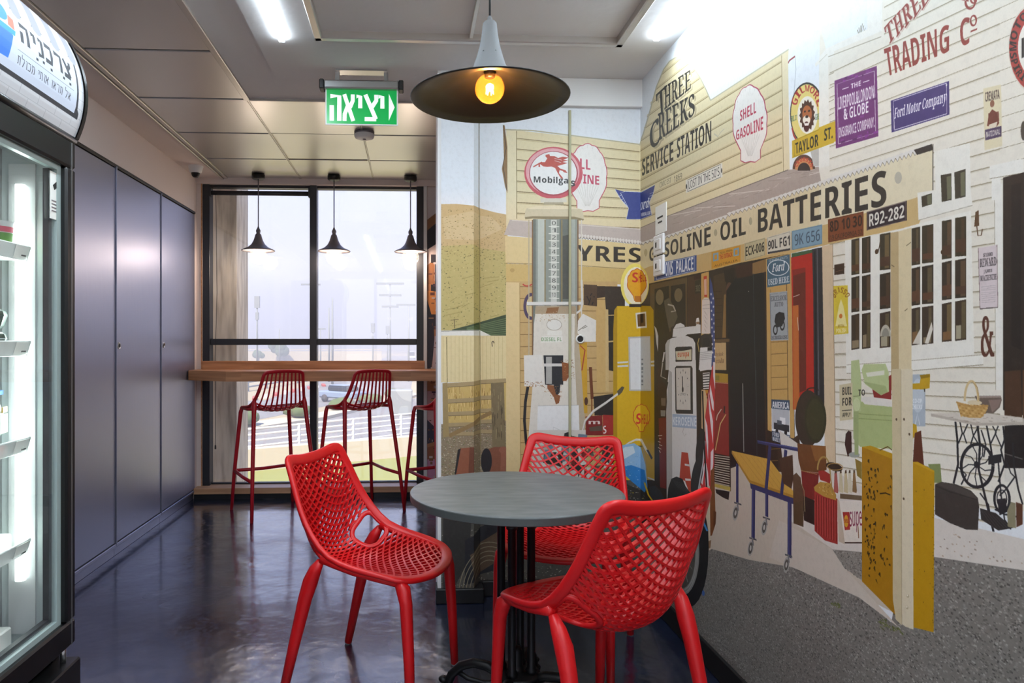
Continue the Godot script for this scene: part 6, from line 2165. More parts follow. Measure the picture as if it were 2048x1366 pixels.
	e(15131352,[2163,1773,38,-16,0,-56])
	t(2892834,"M","s",[2122,1785,2122,1800,2107,1809,2107,1790])
	t(2892834,"O","s",[2122,1804,2126,1817,2112,1829,2107,1813])
	t(2892834,"T","s",[2127,1820,2134,1829,2123,1844,2114,1832])
	t(2892834,"O","s",[2136,1831,2145,1836,2138,1851,2126,1846])
	t(2892834,"R","s",[2147,1837,2157,1836,2155,1850,2141,1851])
	t(2892834,"S","s",[2107,1786,2109,1774,2123,1772,2122,1782])
	t(2892834,"P","s",[2110,1771,2113,1760,2126,1761,2124,1770])
	t(2892834,"I","s",[2114,1757,2119,1746,2131,1749,2127,1758])
	t(2892834,"R","s",[2120,1743,2126,1733,2136,1739,2132,1747])
	t(2892834,"I","s",[2128,1731,2135,1722,2142,1730,2137,1737])
	t(2892834,"T","s",[2137,1720,2144,1712,2149,1723,2144,1728])
	p(2762276,[2133,1803,2138,1802,2138,1766,2133,1766])
	p(14274478,[2050,1618,2091,1615,2088,1734,2047,1741])
	t(4864568,"CREMATA","s",[2052,1713,2085,1708,2084,1726,2051,1732])
	p(8014396,[2059,1668,2084,1665,2083,1684,2059,1688])
	e(9067076,[2068,1704,5,-1,0,-7])
	p(7025704,[2056,1664,2060,1686,2068,1693,2078,1684,2084,1661,2078,1656])
	p(14208440,[2060,1665,2080,1665,2078,1657,2062,1657])
	p(4864600,[2052,1637,2089,1634,2089,1654,2051,1658])
	t(14209736,"NATIONAL","s",[2054,1642,2086,1639,2086,1650,2054,1653])
	e(4866616,[2137,1630,6,-2,0,-18])
	p(14273446,[-5,1718,355,1703,1496,1680,1881,1665,1915,1667,1915,1563,1564,1559,124,1597,-5,1594])
	p(14537654,[1496,1680,1915,1667,1915,1563,1496,1560])
	p(14342098,[3,1729,42,1727,80,1724,45,1711])
	l(6116684,6.5,2.2,[10,1723,45,1710,73,1721])
	p(14342098,[66,1727,103,1725,140,1722,106,1709])
	l(6116684,6.3,2.2,[73,1721,106,1709,133,1719])
	p(14342098,[126,1725,163,1724,198,1720,165,1707])
	l(6116684,6.1,2.1,[133,1719,165,1707,191,1717])
	p(14342098,[185,1723,220,1722,254,1719,223,1705])
	l(6116684,5.8,2.1,[191,1718,223,1705,248,1715])
	p(14342098,[241,1714,275,1714,308,1710,278,1697])
	l(6116684,5.6,2.0,[248,1709,278,1697,302,1707])
	p(14342098,[296,1713,328,1712,360,1709,331,1696])
	l(6116684,5.5,2.0,[302,1708,331,1695,354,1705])
	p(14342098,[348,1711,380,1711,411,1707,382,1694])
	l(6116684,5.3,2.0,[354,1706,382,1694,405,1704])
	p(14342098,[399,1710,430,1709,460,1706,432,1693])
	l(6116684,5.1,1.9,[405,1705,432,1693,454,1703])
	p(14342098,[449,1709,478,1708,507,1705,480,1692])
	l(6116684,4.9,1.9,[454,1703,480,1691,502,1701])
	p(14342098,[496,1707,525,1707,553,1703,527,1690])
	l(6116684,4.8,1.9,[502,1702,527,1690,548,1700])
	p(14342098,[542,1706,570,1706,597,1702,572,1689])
	l(6116684,4.6,1.9,[548,1701,572,1689,592,1699])
	p(14342098,[587,1705,614,1705,640,1701,616,1688])
	l(6116684,4.5,1.8,[592,1699,616,1688,635,1698])
	p(14342098,[631,1703,657,1703,682,1700,659,1687])
	l(6116684,4.4,1.8,[635,1698,659,1687,677,1697])
	p(14342098,[673,1702,698,1702,723,1699,700,1686])
	l(6116684,4.2,1.8,[677,1697,700,1685,718,1695])
	p(14342098,[713,1701,738,1701,762,1698,740,1685])
	l(6116684,4.1,1.7,[718,1696,740,1684,757,1694])
	p(14342098,[753,1700,777,1700,800,1697,779,1684])
	l(6116684,4.0,1.7,[757,1695,779,1683,796,1693])
	p(14342098,[791,1699,815,1699,837,1696,816,1683])
	l(6116684,3.9,1.7,[796,1694,816,1682,833,1692])
	p(14342098,[829,1698,851,1698,873,1695,853,1682])
	l(6116684,3.8,1.7,[833,1693,853,1681,869,1691])
	p(14342098,[865,1697,887,1697,908,1694,889,1681])
	l(6116684,3.7,1.6,[869,1692,889,1680,904,1690])
	p(14342098,[900,1696,922,1696,943,1693,923,1680])
	l(6116684,3.6,1.6,[904,1691,923,1679,939,1689])
	p(14342098,[935,1700,955,1701,976,1697,957,1684])
	l(6116684,3.5,1.6,[939,1695,957,1684,972,1694])
	p(14342098,[968,1699,988,1700,1008,1696,990,1683])
	l(6116684,3.4,1.6,[972,1694,990,1683,1004,1693])
	p(14342098,[1001,1698,1020,1699,1040,1695,1022,1682])
	l(6116684,3.3,1.6,[1004,1693,1022,1682,1036,1692])
	p(14342098,[1032,1697,1052,1698,1070,1694,1053,1681])
	l(6116684,3.2,1.5,[1036,1692,1053,1681,1067,1691])
	p(14342098,[1063,1696,1082,1697,1100,1694,1083,1681])
	l(6116684,3.1,1.5,[1067,1691,1083,1680,1097,1690])
	p(14342098,[1093,1695,1111,1696,1129,1693,1113,1680])
	l(6116684,3.0,1.5,[1097,1690,1113,1679,1126,1689])
	p(14342098,[1123,1695,1140,1695,1158,1692,1142,1679])
	l(6116684,3.0,1.5,[1126,1690,1142,1678,1154,1688])
	p(14342098,[1151,1694,1168,1694,1185,1691,1170,1678])
	l(6116684,2.9,1.5,[1154,1689,1170,1678,1182,1687])
	p(14342098,[1179,1693,1196,1694,1213,1690,1197,1677])
	l(6116684,2.8,1.4,[1182,1688,1197,1677,1209,1687])
	p(14342098,[1206,1692,1223,1693,1239,1689,1224,1676])
	l(6116684,2.8,1.4,[1209,1687,1224,1676,1236,1686])
	p(14342098,[1233,1691,1249,1692,1265,1689,1250,1676])
	l(6116684,2.7,1.4,[1236,1686,1250,1675,1262,1685])
	p(14342098,[1259,1690,1274,1691,1290,1688,1276,1675])
	l(6116684,2.6,1.4,[1262,1685,1276,1675,1287,1684])
	p(14342098,[1284,1690,1299,1691,1314,1687,1301,1674])
	l(6116684,2.6,1.4,[1287,1685,1301,1674,1312,1683])
	p(14342098,[1309,1689,1324,1690,1338,1686,1325,1674])
	l(6116684,2.5,1.4,[1312,1684,1325,1673,1336,1683])
	p(14342098,[1333,1688,1348,1689,1362,1686,1349,1673])
	l(6116684,2.4,1.3,[1336,1683,1349,1672,1359,1682])
	p(14342098,[1357,1687,1371,1689,1385,1685,1372,1672])
	l(6116684,2.4,1.3,[1359,1683,1372,1672,1382,1681])
	p(14342098,[1380,1687,1394,1688,1407,1684,1395,1672])
	l(6116684,2.3,1.3,[1382,1682,1395,1671,1405,1681])
	p(14342098,[1402,1686,1416,1687,1429,1684,1417,1671])
	l(6116684,2.3,1.3,[1405,1681,1417,1671,1427,1680])
	p(14342098,[1424,1685,1438,1687,1451,1683,1439,1670])
	l(6116684,2.2,1.3,[1427,1680,1439,1670,1448,1679])
	p(14342098,[1446,1685,1459,1686,1472,1682,1460,1670])
	l(6116684,2.2,1.3,[1448,1680,1460,1669,1469,1679])
	p(14342098,[1467,1684,1480,1685,1492,1682,1481,1669])
	l(6116684,2.1,1.3,[1469,1679,1481,1669,1490,1678])
	p(14342098,[1488,1683,1500,1685,1513,1681,1501,1668])
	l(6116684,2.1,1.2,[1490,1679,1501,1668,1510,1678])
	p(14342098,[1508,1683,1520,1684,1532,1681,1521,1668])
	l(6116684,2.1,1.2,[1510,1678,1521,1667,1530,1677])
	p(14342098,[1528,1682,1540,1684,1552,1680,1541,1667])
	l(6116684,2.0,1.2,[1530,1677,1541,1667,1549,1676])
	p(14342098,[1547,1682,1559,1683,1571,1680,1560,1667])
	l(6116684,2.0,1.2,[1549,1677,1560,1666,1568,1676])
	p(14342098,[1566,1681,1578,1683,1589,1679,1579,1666])
	l(6116684,1.9,1.2,[1568,1676,1579,1666,1587,1675])
	p(14342098,[1585,1680,1596,1682,1607,1678,1597,1666])
	l(6116684,1.9,1.2,[1587,1676,1597,1665,1605,1675])
	p(14342098,[1603,1680,1614,1682,1625,1678,1615,1665])
	l(6116684,1.9,1.2,[1605,1675,1615,1665,1623,1674])
	p(14342098,[1621,1679,1632,1681,1643,1677,1633,1665])
	l(6116684,1.8,1.2,[1623,1675,1633,1664,1641,1674])
	p(14342098,[1639,1679,1649,1681,1660,1677,1650,1664])
	l(6116684,1.8,1.2,[1641,1674,1650,1664,1658,1673])
	p(14342098,[1656,1678,1666,1680,1677,1676,1667,1664])
	l(6116684,1.8,1.1,[1658,1674,1667,1663,1675,1673])
	p(14342098,[1673,1678,1683,1680,1693,1676,1684,1663])
	l(6116684,1.7,1.1,[1675,1673,1684,1663,1691,1672])
	p(14342098,[1689,1677,1699,1679,1709,1675,1700,1663])
	l(6116684,1.7,1.1,[1691,1673,1700,1662,1707,1672])
	p(14342098,[1705,1677,1715,1679,1725,1675,1716,1662])
	l(6116684,1.7,1.1,[1707,1672,1716,1662,1723,1671])
	p(14342098,[1721,1676,1731,1678,1741,1675,1732,1662])
	l(6116684,1.6,1.1,[1723,1672,1732,1661,1739,1671])
	p(14342098,[1737,1676,1747,1678,1756,1674,1747,1661])
	l(6116684,1.6,1.1,[1739,1671,1747,1661,1754,1670])
	p(14342098,[1752,1675,1762,1677,1771,1674,1763,1661])
	l(6116684,1.6,1.1,[1754,1671,1763,1660,1769,1670])
	p(14342098,[1768,1675,1777,1677,1786,1673,1777,1660])
	l(6116684,1.5,1.1,[1769,1670,1777,1660,1784,1669])
	p(14342098,[1782,1674,1791,1676,1800,1673,1792,1660])
	l(6116684,1.5,1.1,[1784,1670,1792,1660,1799,1669])
	p(14342098,[1797,1674,1806,1676,1814,1672,1806,1660])
	l(6116684,1.5,1.0,[1799,1669,1806,1659,1813,1669])
	p(14342098,[1811,1674,1820,1676,1828,1672,1821,1659])
	l(6116684,1.5,1.0,[1813,1669,1821,1659,1827,1668])
	p(14342098,[1825,1673,1834,1675,1842,1672,1834,1659])
	l(6116684,1.4,1.0,[1827,1668,1834,1658,1841,1668])
	p(14342098,[1839,1673,1847,1675,1856,1671,1848,1658])
	l(6116684,1.4,1.0,[1841,1668,1848,1658,1854,1667])
	p(14342098,[1853,1672,1861,1674,1869,1671,1862,1658])
	l(6116684,1.4,1.0,[1854,1668,1862,1658,1868,1667])
	p(3091240,[1858,1672,1912,1670,1915,1656,1868,1658])
	l(4867388,2.3,1.7,[1915,1669,1915,1563])
	t(3420203,"GASOLINE","s",[130,1620,802,1607,802,1676,130,1685])
	t(3420203,"OIL","s",[884,1607,1076,1603,1076,1664,884,1676])
	t(3420203,"BATTERIES","s",[1158,1596,1768,1564,1768,1651,1158,1671])
	e(11576709,[79,1666,16,-2,0,-16])
	e(11576709,[844,1645,14,-2,0,-13])
	e(11576709,[1109,1642,11,-2,0,-13])
	e(11907232,[1808,1621,12,-2,0,-14])
	p(13216626,[-5,1592,124,1597,1564,1559,1915,1563,1872,1501,1496,1504,1353,1503,1033,1511,799,1509,124,1516,-5,1520])
	p(13085816,[1836,1561,1877,1564,1872,1501,1836,1499])
	p(15131867,[1869,1573,2014,1559,2021,1515,1872,1511])
	p(15131867,[1918,1652,2014,1643,2017,1526,1924,1545])
	p(4012332,[1881,1562,1912,1563,1912,1539,1883,1538])
	p(6974034,[1899,1539,1911,1540,1911,1561,1898,1560])
	p(4012332,[1937,1596,1966,1593,1967,1537,1940,1538])
	p(6974034,[1955,1540,1966,1540,1965,1588,1953,1589])
	p(4012332,[1974,1593,2003,1593,2003,1536,1976,1537])
	p(6974034,[1991,1539,2002,1539,2001,1588,1990,1588])
	l(11183252,1.9,1.5,[1872,1511,2021,1515])
	p(15197660,[1611,1504,1753,1499,1872,1503,2017,1505,2025,1213,1854,1175,1616,1160])
	p(3814179,[1637,1411,1669,1411,1669,1502,1637,1502])
	p(7035450,[1653,1414,1666,1414,1666,1497,1653,1497])
	p(6044968,[1638,1420,1668,1420,1668,1436,1638,1436])
	p(3353118,[1637,1315,1669,1316,1669,1406,1637,1404])
	p(6115640,[1656,1319,1665,1320,1665,1401,1656,1401])
	p(6044968,[1638,1324,1668,1325,1668,1351,1638,1349])
	p(3944484,[1637,1218,1669,1222,1669,1311,1637,1307])
	p(4864550,[1654,1224,1666,1225,1666,1306,1654,1304])
	p(9075296,[1640,1222,1666,1225,1666,1244,1640,1242])
	p(3814179,[1679,1411,1711,1411,1711,1500,1679,1500])
	p(5916208,[1698,1414,1705,1414,1705,1496,1698,1496])
	p(5059876,[1680,1420,1710,1420,1710,1434,1680,1435])
	p(3353118,[1679,1317,1711,1318,1711,1406,1679,1404])
	p(5916208,[1697,1321,1709,1322,1709,1402,1697,1401])
	p(5059876,[1680,1326,1710,1327,1710,1341,1680,1339])
	p(3944484,[1679,1221,1711,1224,1711,1312,1679,1309])
	p(6115640,[1698,1226,1709,1228,1709,1308,1698,1306])
	p(9075296,[1682,1225,1696,1226,1696,1258,1682,1256])
	p(3814179,[1745,1412,1782,1411,1782,1498,1745,1499])
	p(7035450,[1762,1415,1777,1415,1777,1494,1762,1494])
	p(5059876,[1747,1421,1780,1420,1780,1442,1747,1443])
	p(3353118,[1745,1318,1782,1319,1782,1404,1745,1402])
	p(4864550,[1767,1322,1780,1322,1780,1399,1767,1399])
	p(5059876,[1747,1327,1780,1328,1780,1349,1747,1348])
	p(3944484,[1745,1224,1782,1227,1782,1312,1745,1308])
	p(6115640,[1764,1229,1777,1230,1777,1307,1764,1306])
	p(10524800,[1749,1228,1771,1229,1771,1253,1749,1251])
	p(3814179,[1851,1412,1877,1412,1877,1496,1851,1496])
	p(6115640,[1865,1415,1872,1415,1872,1492,1865,1492])
	p(5059876,[1852,1420,1876,1420,1876,1449,1852,1449])
	p(3353118,[1851,1321,1877,1322,1877,1407,1851,1405])
	p(5916208,[1864,1325,1874,1326,1874,1402,1864,1401])
	p(6044968,[1852,1330,1876,1331,1876,1355,1852,1353])
	p(3944484,[1851,1231,1877,1234,1877,1317,1851,1314])
	p(6115640,[1864,1236,1873,1237,1873,1312,1864,1311])
	p(8018488,[1853,1234,1869,1236,1869,1263,1853,1261])
	p(3814179,[1883,1413,1916,1412,1916,1495,1883,1496])
	p(4864550,[1898,1416,1914,1415,1914,1491,1898,1492])
	p(6044968,[1885,1421,1914,1420,1914,1433,1885,1434])
	p(3353118,[1883,1323,1916,1323,1916,1407,1883,1406])
	p(6115640,[1899,1326,1912,1327,1912,1402,1899,1402])
	p(6044968,[1885,1331,1914,1332,1914,1348,1885,1347])
	p(3944484,[1883,1233,1916,1236,1916,1318,1883,1316])
	p(6115640,[1902,1238,1911,1239,1911,1314,1902,1313])
	p(9075296,[1887,1237,1909,1238,1909,1251,1887,1249])
	p(3814179,[1940,1415,1967,1415,1967,1496,1940,1497])
	p(5916208,[1955,1418,1965,1418,1965,1492,1955,1492])
	p(5059876,[1942,1423,1966,1423,1966,1443,1942,1444])
	p(3353118,[1940,1328,1967,1329,1967,1410,1940,1408])
	p(5916208,[1954,1331,1963,1332,1963,1405,1954,1405])
	p(6044968,[1942,1336,1966,1337,1966,1360,1942,1359])
	p(3944484,[1940,1239,1967,1241,1967,1323,1940,1320])
	p(7035450,[1954,1243,1967,1245,1967,1319,1954,1318])
	p(8018488,[1943,1242,1964,1244,1964,1262,1943,1260])
	p(3814179,[1976,1417,2005,1415,2005,1496,1976,1497])
	p(4864550,[1992,1419,2000,1419,2000,1492,1992,1493])
	p(5059876,[1977,1425,2003,1424,2003,1451,1977,1452])
	p(3353118,[1976,1330,2005,1330,2005,1410,1976,1409])
	p(5916208,[1990,1333,2003,1334,2003,1406,1990,1406])
	p(5059876,[1977,1338,2003,1338,2003,1354,1977,1354])
	p(3944484,[1976,1241,2005,1244,2005,1326,1976,1323])
	p(6115640,[1993,1246,2004,1247,2004,1322,1993,1321])
	p(10524800,[1979,1245,1992,1246,1992,1274,1979,1273])
	e(11907232,[1765,1252,19,0,0,-28],180,360)
	e(9407616,[1765,1252,13,0,0,-20],180,360)
	p(13617596,[1854,1235,1877,1268,1877,1234])
	p(14078148,[1891,1236,1911,1283,1915,1267,1902,1235])
	l(4863264,2.9,1.9,[1729,1454,1739,1458,1744,1472,1747,1486])
	e(4863264,[1734,1459,7,0,0,-6])
	l(4863264,2.2,1.7,[1938,1428,1946,1432,1950,1443,1952,1456])
	e(4863264,[1942,1431,5,0,0,-5])
	p(15329246,[1618,1179,1854,1197,2047,1214,2047,1194,1854,1175,1618,1157])
	l(11051148,1.9,1.4,[1618,1179,1854,1197,2047,1214])
	l(10129788,2.2,1.6,[1618,1157,1854,1174,2047,1194])
	p(15131868,[2073,1543,2091,1543,2096,1147,2076,1146])
	l(10721922,1.1,1.0,[2073,1543,2076,1146])
	p(15131868,[2062,1584,2137,1579,2137,1554,2087,1556,2087,1512,2067,1516,2067,1559,2062,1559])
	l(9076840,1.3,1.1,[2062,1559,2137,1552])
	l(6112042,2.7,2.2,[2034,1502,2031,1473,2034,1452,2042,1451,2045,1463])
	p(6112042,[2028,1500,2036,1502,2037,1471,2025,1471])
	p(13878984,[2039,1305,2081,1306,2079,1427,2035,1427])
	l(7033936,1.2,1.0,[2039,1305,2081,1306,2079,1427,2035,1427,2039,1305])
	l(3812908,1.9,1.6,[2039,1305,2081,1306])
	t(3813940,"$1000","r",[2047,1406,2069,1406,2069,1415,2047,1415])
	t(3813940,"REWARD","r",[2039,1388,2078,1388,2077,1404,2039,1404])
	t(3813940,"JAMES","r",[2048,1373,2068,1374,2068,1382,2048,1382])
	t(3813940,"MACKENZIE","r",[2040,1360,2078,1360,2078,1371,2040,1371])
	l(10721948,0.8,0.7,[2043,1317,2076,1318])
	l(10721948,0.8,0.7,[2043,1321,2076,1322])
	l(10721948,0.8,0.7,[2043,1325,2076,1326])
	l(10721948,0.8,0.7,[2043,1329,2076,1330])
	l(10721948,0.8,0.7,[2042,1333,2076,1334])
	l(10721948,0.8,0.7,[2042,1337,2076,1337])
	l(10721948,0.8,0.7,[2042,1341,2076,1341])
	l(10721948,0.8,0.7,[2042,1344,2076,1345])
	l(10721948,0.8,0.7,[2042,1348,2076,1349])
	t(5977127,"&","r",[2041,1209,2073,1211,2071,1290,2041,1290])
	p(4140062,[1565,1445,1608,1445,1608,1417,1565,1418])
	l(9071176,1.7,1.1,[1569,1426,1604,1428])
	p(14073660,[1563,1258,1625,1261,1622,1386,1560,1389])
	t(10119708,"B","s",[1571,1356,1575,1362,1557,1374,1548,1363])
	t(10119708,"R","s",[1576,1364,1582,1368,1572,1382,1559,1376])
	t(10119708,"A","s",[1584,1368,1591,1369,1590,1384,1575,1383])
	t(10119708,"S","s",[1593,1369,1600,1367,1608,1380,1594,1384])
	t(10119708,"S","s",[1601,1366,1607,1362,1623,1371,1612,1379])
	t(10119708,"O","s",[1609,1360,1612,1354,1633,1358,1626,1369])
	p(15129754,[1585,1335,1594,1352,1604,1334,1619,1280,1570,1281])
	e(13661740,[1593,1307,7,0,0,-6])
	t(15722176,"POLISH","s",[1574,1263,1616,1264,1615,1275,1574,1274])
	t(11044396,"METAL","s",[1581,1277,1609,1278,1609,1285,1581,1285])
	l(9405545,3.0,1.8,[1569,1207,1614,1209])
	l(9405545,3.0,1.8,[1569,1171,1614,1174])
	l(9405545,3.0,1.8,[1569,1136,1614,1140])
	p(2826779,[2093,1554,2135,1553,2807,1515,2807,1012,2093,1109])
	p(1906708,[2111,1536,2132,1535,2132,1224,2111,1233])
	p(4862496,[2096,1183,2131,1187,2134,1099,2096,1099])
	p(5914152,[2135,1187,2200,1199,2200,1098,2135,1098])
	p(3089691,[-5,1522,124,1516,799,1509,1033,1511,1353,1503,1377,920,1377,831,-5,10])
	p(6113840,[141,1510,579,1504,580,1296,141,1267])
	p(3091232,[200,1484,378,1485,382,1265,200,1232])
	p(3156770,[403,1482,560,1480,564,1296,403,1264])
	e(8220240,[265,1442,50,-3,0,-35])
	e(7693898,[485,1437,44,-2,0,-29])
	p(6050884,[316,1423,378,1432,453,1377,478,1345,437,1308,378,1297,343,1363])
	l(11051668,17.2,6.5,[365,1404,429,1394,453,1371,403,1370])
	p(4929060,[583,1503,708,1503,708,1302,583,1302])
	p(3289119,[656,1482,708,1483,711,1431,658,1430])
	t(9077616,"302","n",[663,1439,708,1437,708,1463,663,1462])
	p(3809050,[645,1503,708,1503,708,1486,646,1487])
	p(4864550,[826,1486,928,1490,928,1252,832,1253])
	p(9071164,[913,1409,928,1411,928,1254,899,1254])
	l(3352346,4.1,1.8,[829,1426,899,1423])
	l(3352346,4.1,1.8,[829,1399,899,1398])
	l(3352346,4.1,1.8,[829,1373,899,1372])
	l(3352346,4.1,1.8,[829,1347,899,1347])
	l(3352346,4.1,1.8,[829,1321,899,1322])
	l(3352346,4.1,1.8,[829,1295,899,1296])
	e(6111282,[955,1416,29,-2,0,-35])
	e(8018504,[956,1392,22,-1,0,-12])
	p(2366486,[910,1499,993,1498,993,1445,922,1456])
	p(1513500,[931,1422,1001,1463,1122,1471,1203,1472,1220,1086,1209,835,962,790,945,1227])
	p(9071166,[1121,1500,1214,1504,1214,1462,1122,1463])
	p(3809816,[1001,1503,1122,1502,1122,1459,1011,1459])
	l(3820108,2.6,1.3,[1126,1466,1144,1080])
	l(3820108,2.6,1.3,[1144,1146,1152,863])
	l(9079428,5.7,2.7,[1054,1097,1062,864])
	l(3811872,9.3,4.8,[1203,1463,1214,1085])
	l(3811872,9.3,4.8,[1200,1149,1214,869])
	e(14211280,[1096,1408,3,0,0,-1])
	p(12951390,[1209,1504,1354,1503,1361,1342,1369,1096,1373,952,1220,958,1214,1256])
	l(8216368,3.7,2.0,[1241,1238,1334,1240])
	l(8216368,3.7,2.0,[1241,1200,1334,1205])
	l(8216368,3.7,2.0,[1241,1163,1334,1169])
	l(8216368,3.7,2.0,[1241,1126,1334,1133])
	l(8216368,3.7,2.0,[1241,1088,1334,1097])
	l(8216368,3.7,2.0,[1241,1051,1334,1062])
	l(8216368,3.7,2.0,[1241,1014,1334,1026])
	l(8216368,3.7,2.0,[1241,976,1334,990])
	l(8216368,3.7,2.0,[1241,939,1334,954])
	l(8216368,3.7,2.0,[1241,901,1334,919])
	l(8216368,3.7,2.0,[1241,864,1334,883])
	l(7032618,3.9,2.1,[1330,1415,1339,1009])
	l(10123844,3.6,1.9,[1236,1404,1243,1003])
	p(11938079,[1355,1491,1465,1492,1470,1337,1472,1104,1472,1048,1365,1038,1361,1299])
	p(7023136,[1365,1446,1430,1452,1434,1101,1369,1082])
	p(9185826,[1361,1453,1430,1453,1430,1440,1365,1435])
	p(12610096,[1363,1346,1394,1347,1400,1041,1368,1038])
	l(14735564,2.6,1.5,[1389,1311,1394,1272])
	p(3824186,[1358,1502,1465,1500,1466,1491,1358,1490])
	l(14207168,3.2,1.8,[1365,1372,1400,1377])
	p(2829103,[1463,1501,1511,1500,1521,1107,1523,1053,1473,1048,1468,1378])
	l(5921378,5.2,3.1,[1487,1499,1495,1091])
	l(1315866,5.7,3.4,[1475,1493,1484,1090])
	p(13876637,[1510,1503,1558,1502,1569,1110,1573,817,1524,806,1520,1107])
	l(10126440,2.6,1.6,[1558,1502,1573,817])
	p(3494028,[195,1522,673,1520,673,1583,195,1602])
	l(14278118,5.7,2.2,[223,1526,653,1523,653,1580,223,1597,223,1526])
	t(14935788,"ONS","s",[338,1529,424,1530,424,1592,338,1592])
	t(14935788,"PALACE","s",[462,1530,641,1528,641,1579,462,1584])
	p(13604394,[809,1513,1038,1515,1038,1571,809,1577])
	t(11875359,"THE OUTBACK","s",[878,1541,978,1540,978,1556,878,1558])
	t(4864540,"YOU ALL ENTERING","n",[882,1560,978,1559,978,1566,882,1568])
	t(4864540,"AUSTRALIA","n",[834,1518,1017,1519,1017,1526,834,1526])
	p(8364213,[822,1540,868,1540,868,1569,822,1570])
	p(13604394,[834,1545,856,1545,856,1562,834,1562])
	p(8364213,[987,1539,1028,1538,1028,1566,987,1566])
	p(13604394,[998,1543,1017,1543,1017,1559,998,1559])
	p(12432529,[1066,1513,1205,1516,1205,1573,1066,1574])
	l(9077348,2.7,1.3,[1072,1515,1200,1518,1200,1570,1072,1571,1072,1515])
	t(3486506,"ECX-006","s",[1075,1528,1198,1530,1198,1560,1075,1560])
	p(13815229,[1216,1517,1355,1514,1354,1571,1214,1571])
	l(8025706,2.3,1.2,[1222,1519,1350,1516,1348,1568,1220,1569,1222,1519])
	t(2894376,"90L FG1","s",[1223,1531,1348,1528,1347,1558,1222,1559])
	p(3816000,[1220,1524,1350,1519,1350,1513,1220,1518])
	p(8363954,[1358,1512,1511,1509,1511,1563,1358,1569])
	l(6060684,2.5,1.4,[1363,1513,1507,1511,1507,1561,1363,1567,1363,1513])
	t(3951708,"9K 656","n",[1375,1523,1500,1520,1500,1551,1374,1556])
	p(8143650,[1538,1509,1685,1505,1685,1566,1537,1572])
	l(4858898,2.1,1.3,[1543,1511,1681,1507,1681,1565,1542,1570,1543,1511])
	t(2889746,"8D 10 30","s",[1546,1536,1679,1531,1679,1559,1545,1565])
	t(2889746,"19 CALIFORNIA 32","n",[1548,1514,1679,1510,1679,1522,1547,1527])
	p(2891814,[1697,1516,1836,1517,1836,1562,1697,1562])
	l(9075316,1.8,1.2,[1701,1517,1832,1518,1832,1561,1701,1561,1701,1517])
	t(14473420,"R92-282","s",[1706,1524,1828,1525,1828,1555,1706,1555])
	p(4482169,[1217,1412,1350,1413,1347,1501,1214,1501])
	o(14673642,4.6,2.5,[1282,1468,61,-6,0,-24],0,360,24)
	t(15133934,"Ford","ri",[1245,1458,1321,1456,1321,1483,1245,1485])
	t(14673642,"USED HERE","r",[1222,1418,1345,1418,1344,1437,1221,1437])
	t(12964054,"GENUINE PARTS","n",[1228,1491,1335,1490,1335,1498,1228,1499])
	p(10725806,[1238,1242,1341,1244,1334,1392,1231,1394])
	l(5922660,2.9,1.5,[1241,1247,1338,1249,1332,1388,1234,1389,1241,1247])
	t(4869714,"EXCELSIOR","r",[1239,1367,1330,1365,1329,1380,1238,1382])
	t(4869714,"AUTO","r",[1260,1348,1311,1348,1311,1361,1259,1362])
	t(3817026,"NUMBER ONE","r",[1244,1247,1335,1249,1334,1259,1244,1257])
	e(2500650,[1266,1276,14,0,0,-16])
	e(10725806,[1266,1276,8,0,0,-10])
	e(2500650,[1306,1289,14,0,0,-16])
	e(10725806,[1306,1289,8,0,0,-10])
	p(2763822,[1261,1302,1267,1324,1288,1331,1317,1327,1321,1309,1305,1287,1275,1283])
	p(14869734,[1245,929,1350,926,1347,1064,1242,1058])
	p(3820902,[1242,1030,1348,1034,1347,1064,1242,1058])
	t(15659250,"AMERICA","s",[1248,1032,1344,1037,1343,1057,1247,1052])
	p(12106946,[1247,967,1346,968,1345,1034,1246,1030])
	p(15132906,[1292,978,1324,978,1323,1008,1292,1008])
	p(2895926,[1257,967,1344,968,1344,988,1257,987])
	e(1842722,[1275,960,9,1,0,-9])
	e(1842722,[1325,964,8,1,0,-9])
	p(5659750,[1276,983,1303,984,1303,997,1276,997])
	p(3425886,[1245,929,1350,926,1350,959,1244,960])
	t(15132908,"FORD TRUCKS","s",[1250,944,1346,943,1346,957,1250,957])
	t(15132908,"BUILT TOUGH","s",[1251,930,1346,928,1346,940,1250,942])
	p(3812384,[1277,901,1398,970,1413,836,1288,821])
	p(12892328,[699,695,1030,813,1398,850,1667,839,1903,783,1811,604,1496,591,1100,491,699,381])
	p(12892328,[-5,307,790,638,993,754,1628,830,1843,606,1667,611,1496,619,1288,567,790,432,-5,59])
	p(13946308,[1288,967,1628,881,1921,858,2135,874,2807,915,2807,818,2135,816,1921,771,1628,674,1345,705])
	p(8157555,[-5,10,812,458,1100,508,1448,589,1687,593,1785,577,1811,686,1903,770,2135,816,2807,836,2807,131,-5,-4992])
	n([9276036,7828590,6249559,11052446,4999750,9999500],[-5,10,812,458,1100,508,1448,589,1687,593,1785,577,1811,686,1903,770,2135,816,2807,836,2807,131,-5,-4992],70000,2.5,7)
	p(9078398,[1551,679,1681,711,1681,639,1597,649])
	n([9276036,7828590,6249559,11052446,4999750,9999500],[1551,679,1681,711,1681,639,1597,649],500,2,6)
	p(13221810,[1288,690,1556,681,1607,648,1811,575,1667,592,1398,572,1229,556])
	n([11907756,10920860,12894650],[498,85,790,140,1229,150,1166,118,790,87,498,42],700,2,6)
	n([11573892,9075306],[1932,835,2135,863,2135,821,1932,781],60,3,6)
	n([5595180,6976568],[1728,559,1763,579,1785,564,1751,549],30,3,7)
	n([5595180,6976568],[1749,563,1784,577,1806,565,1772,558],30,3,7)
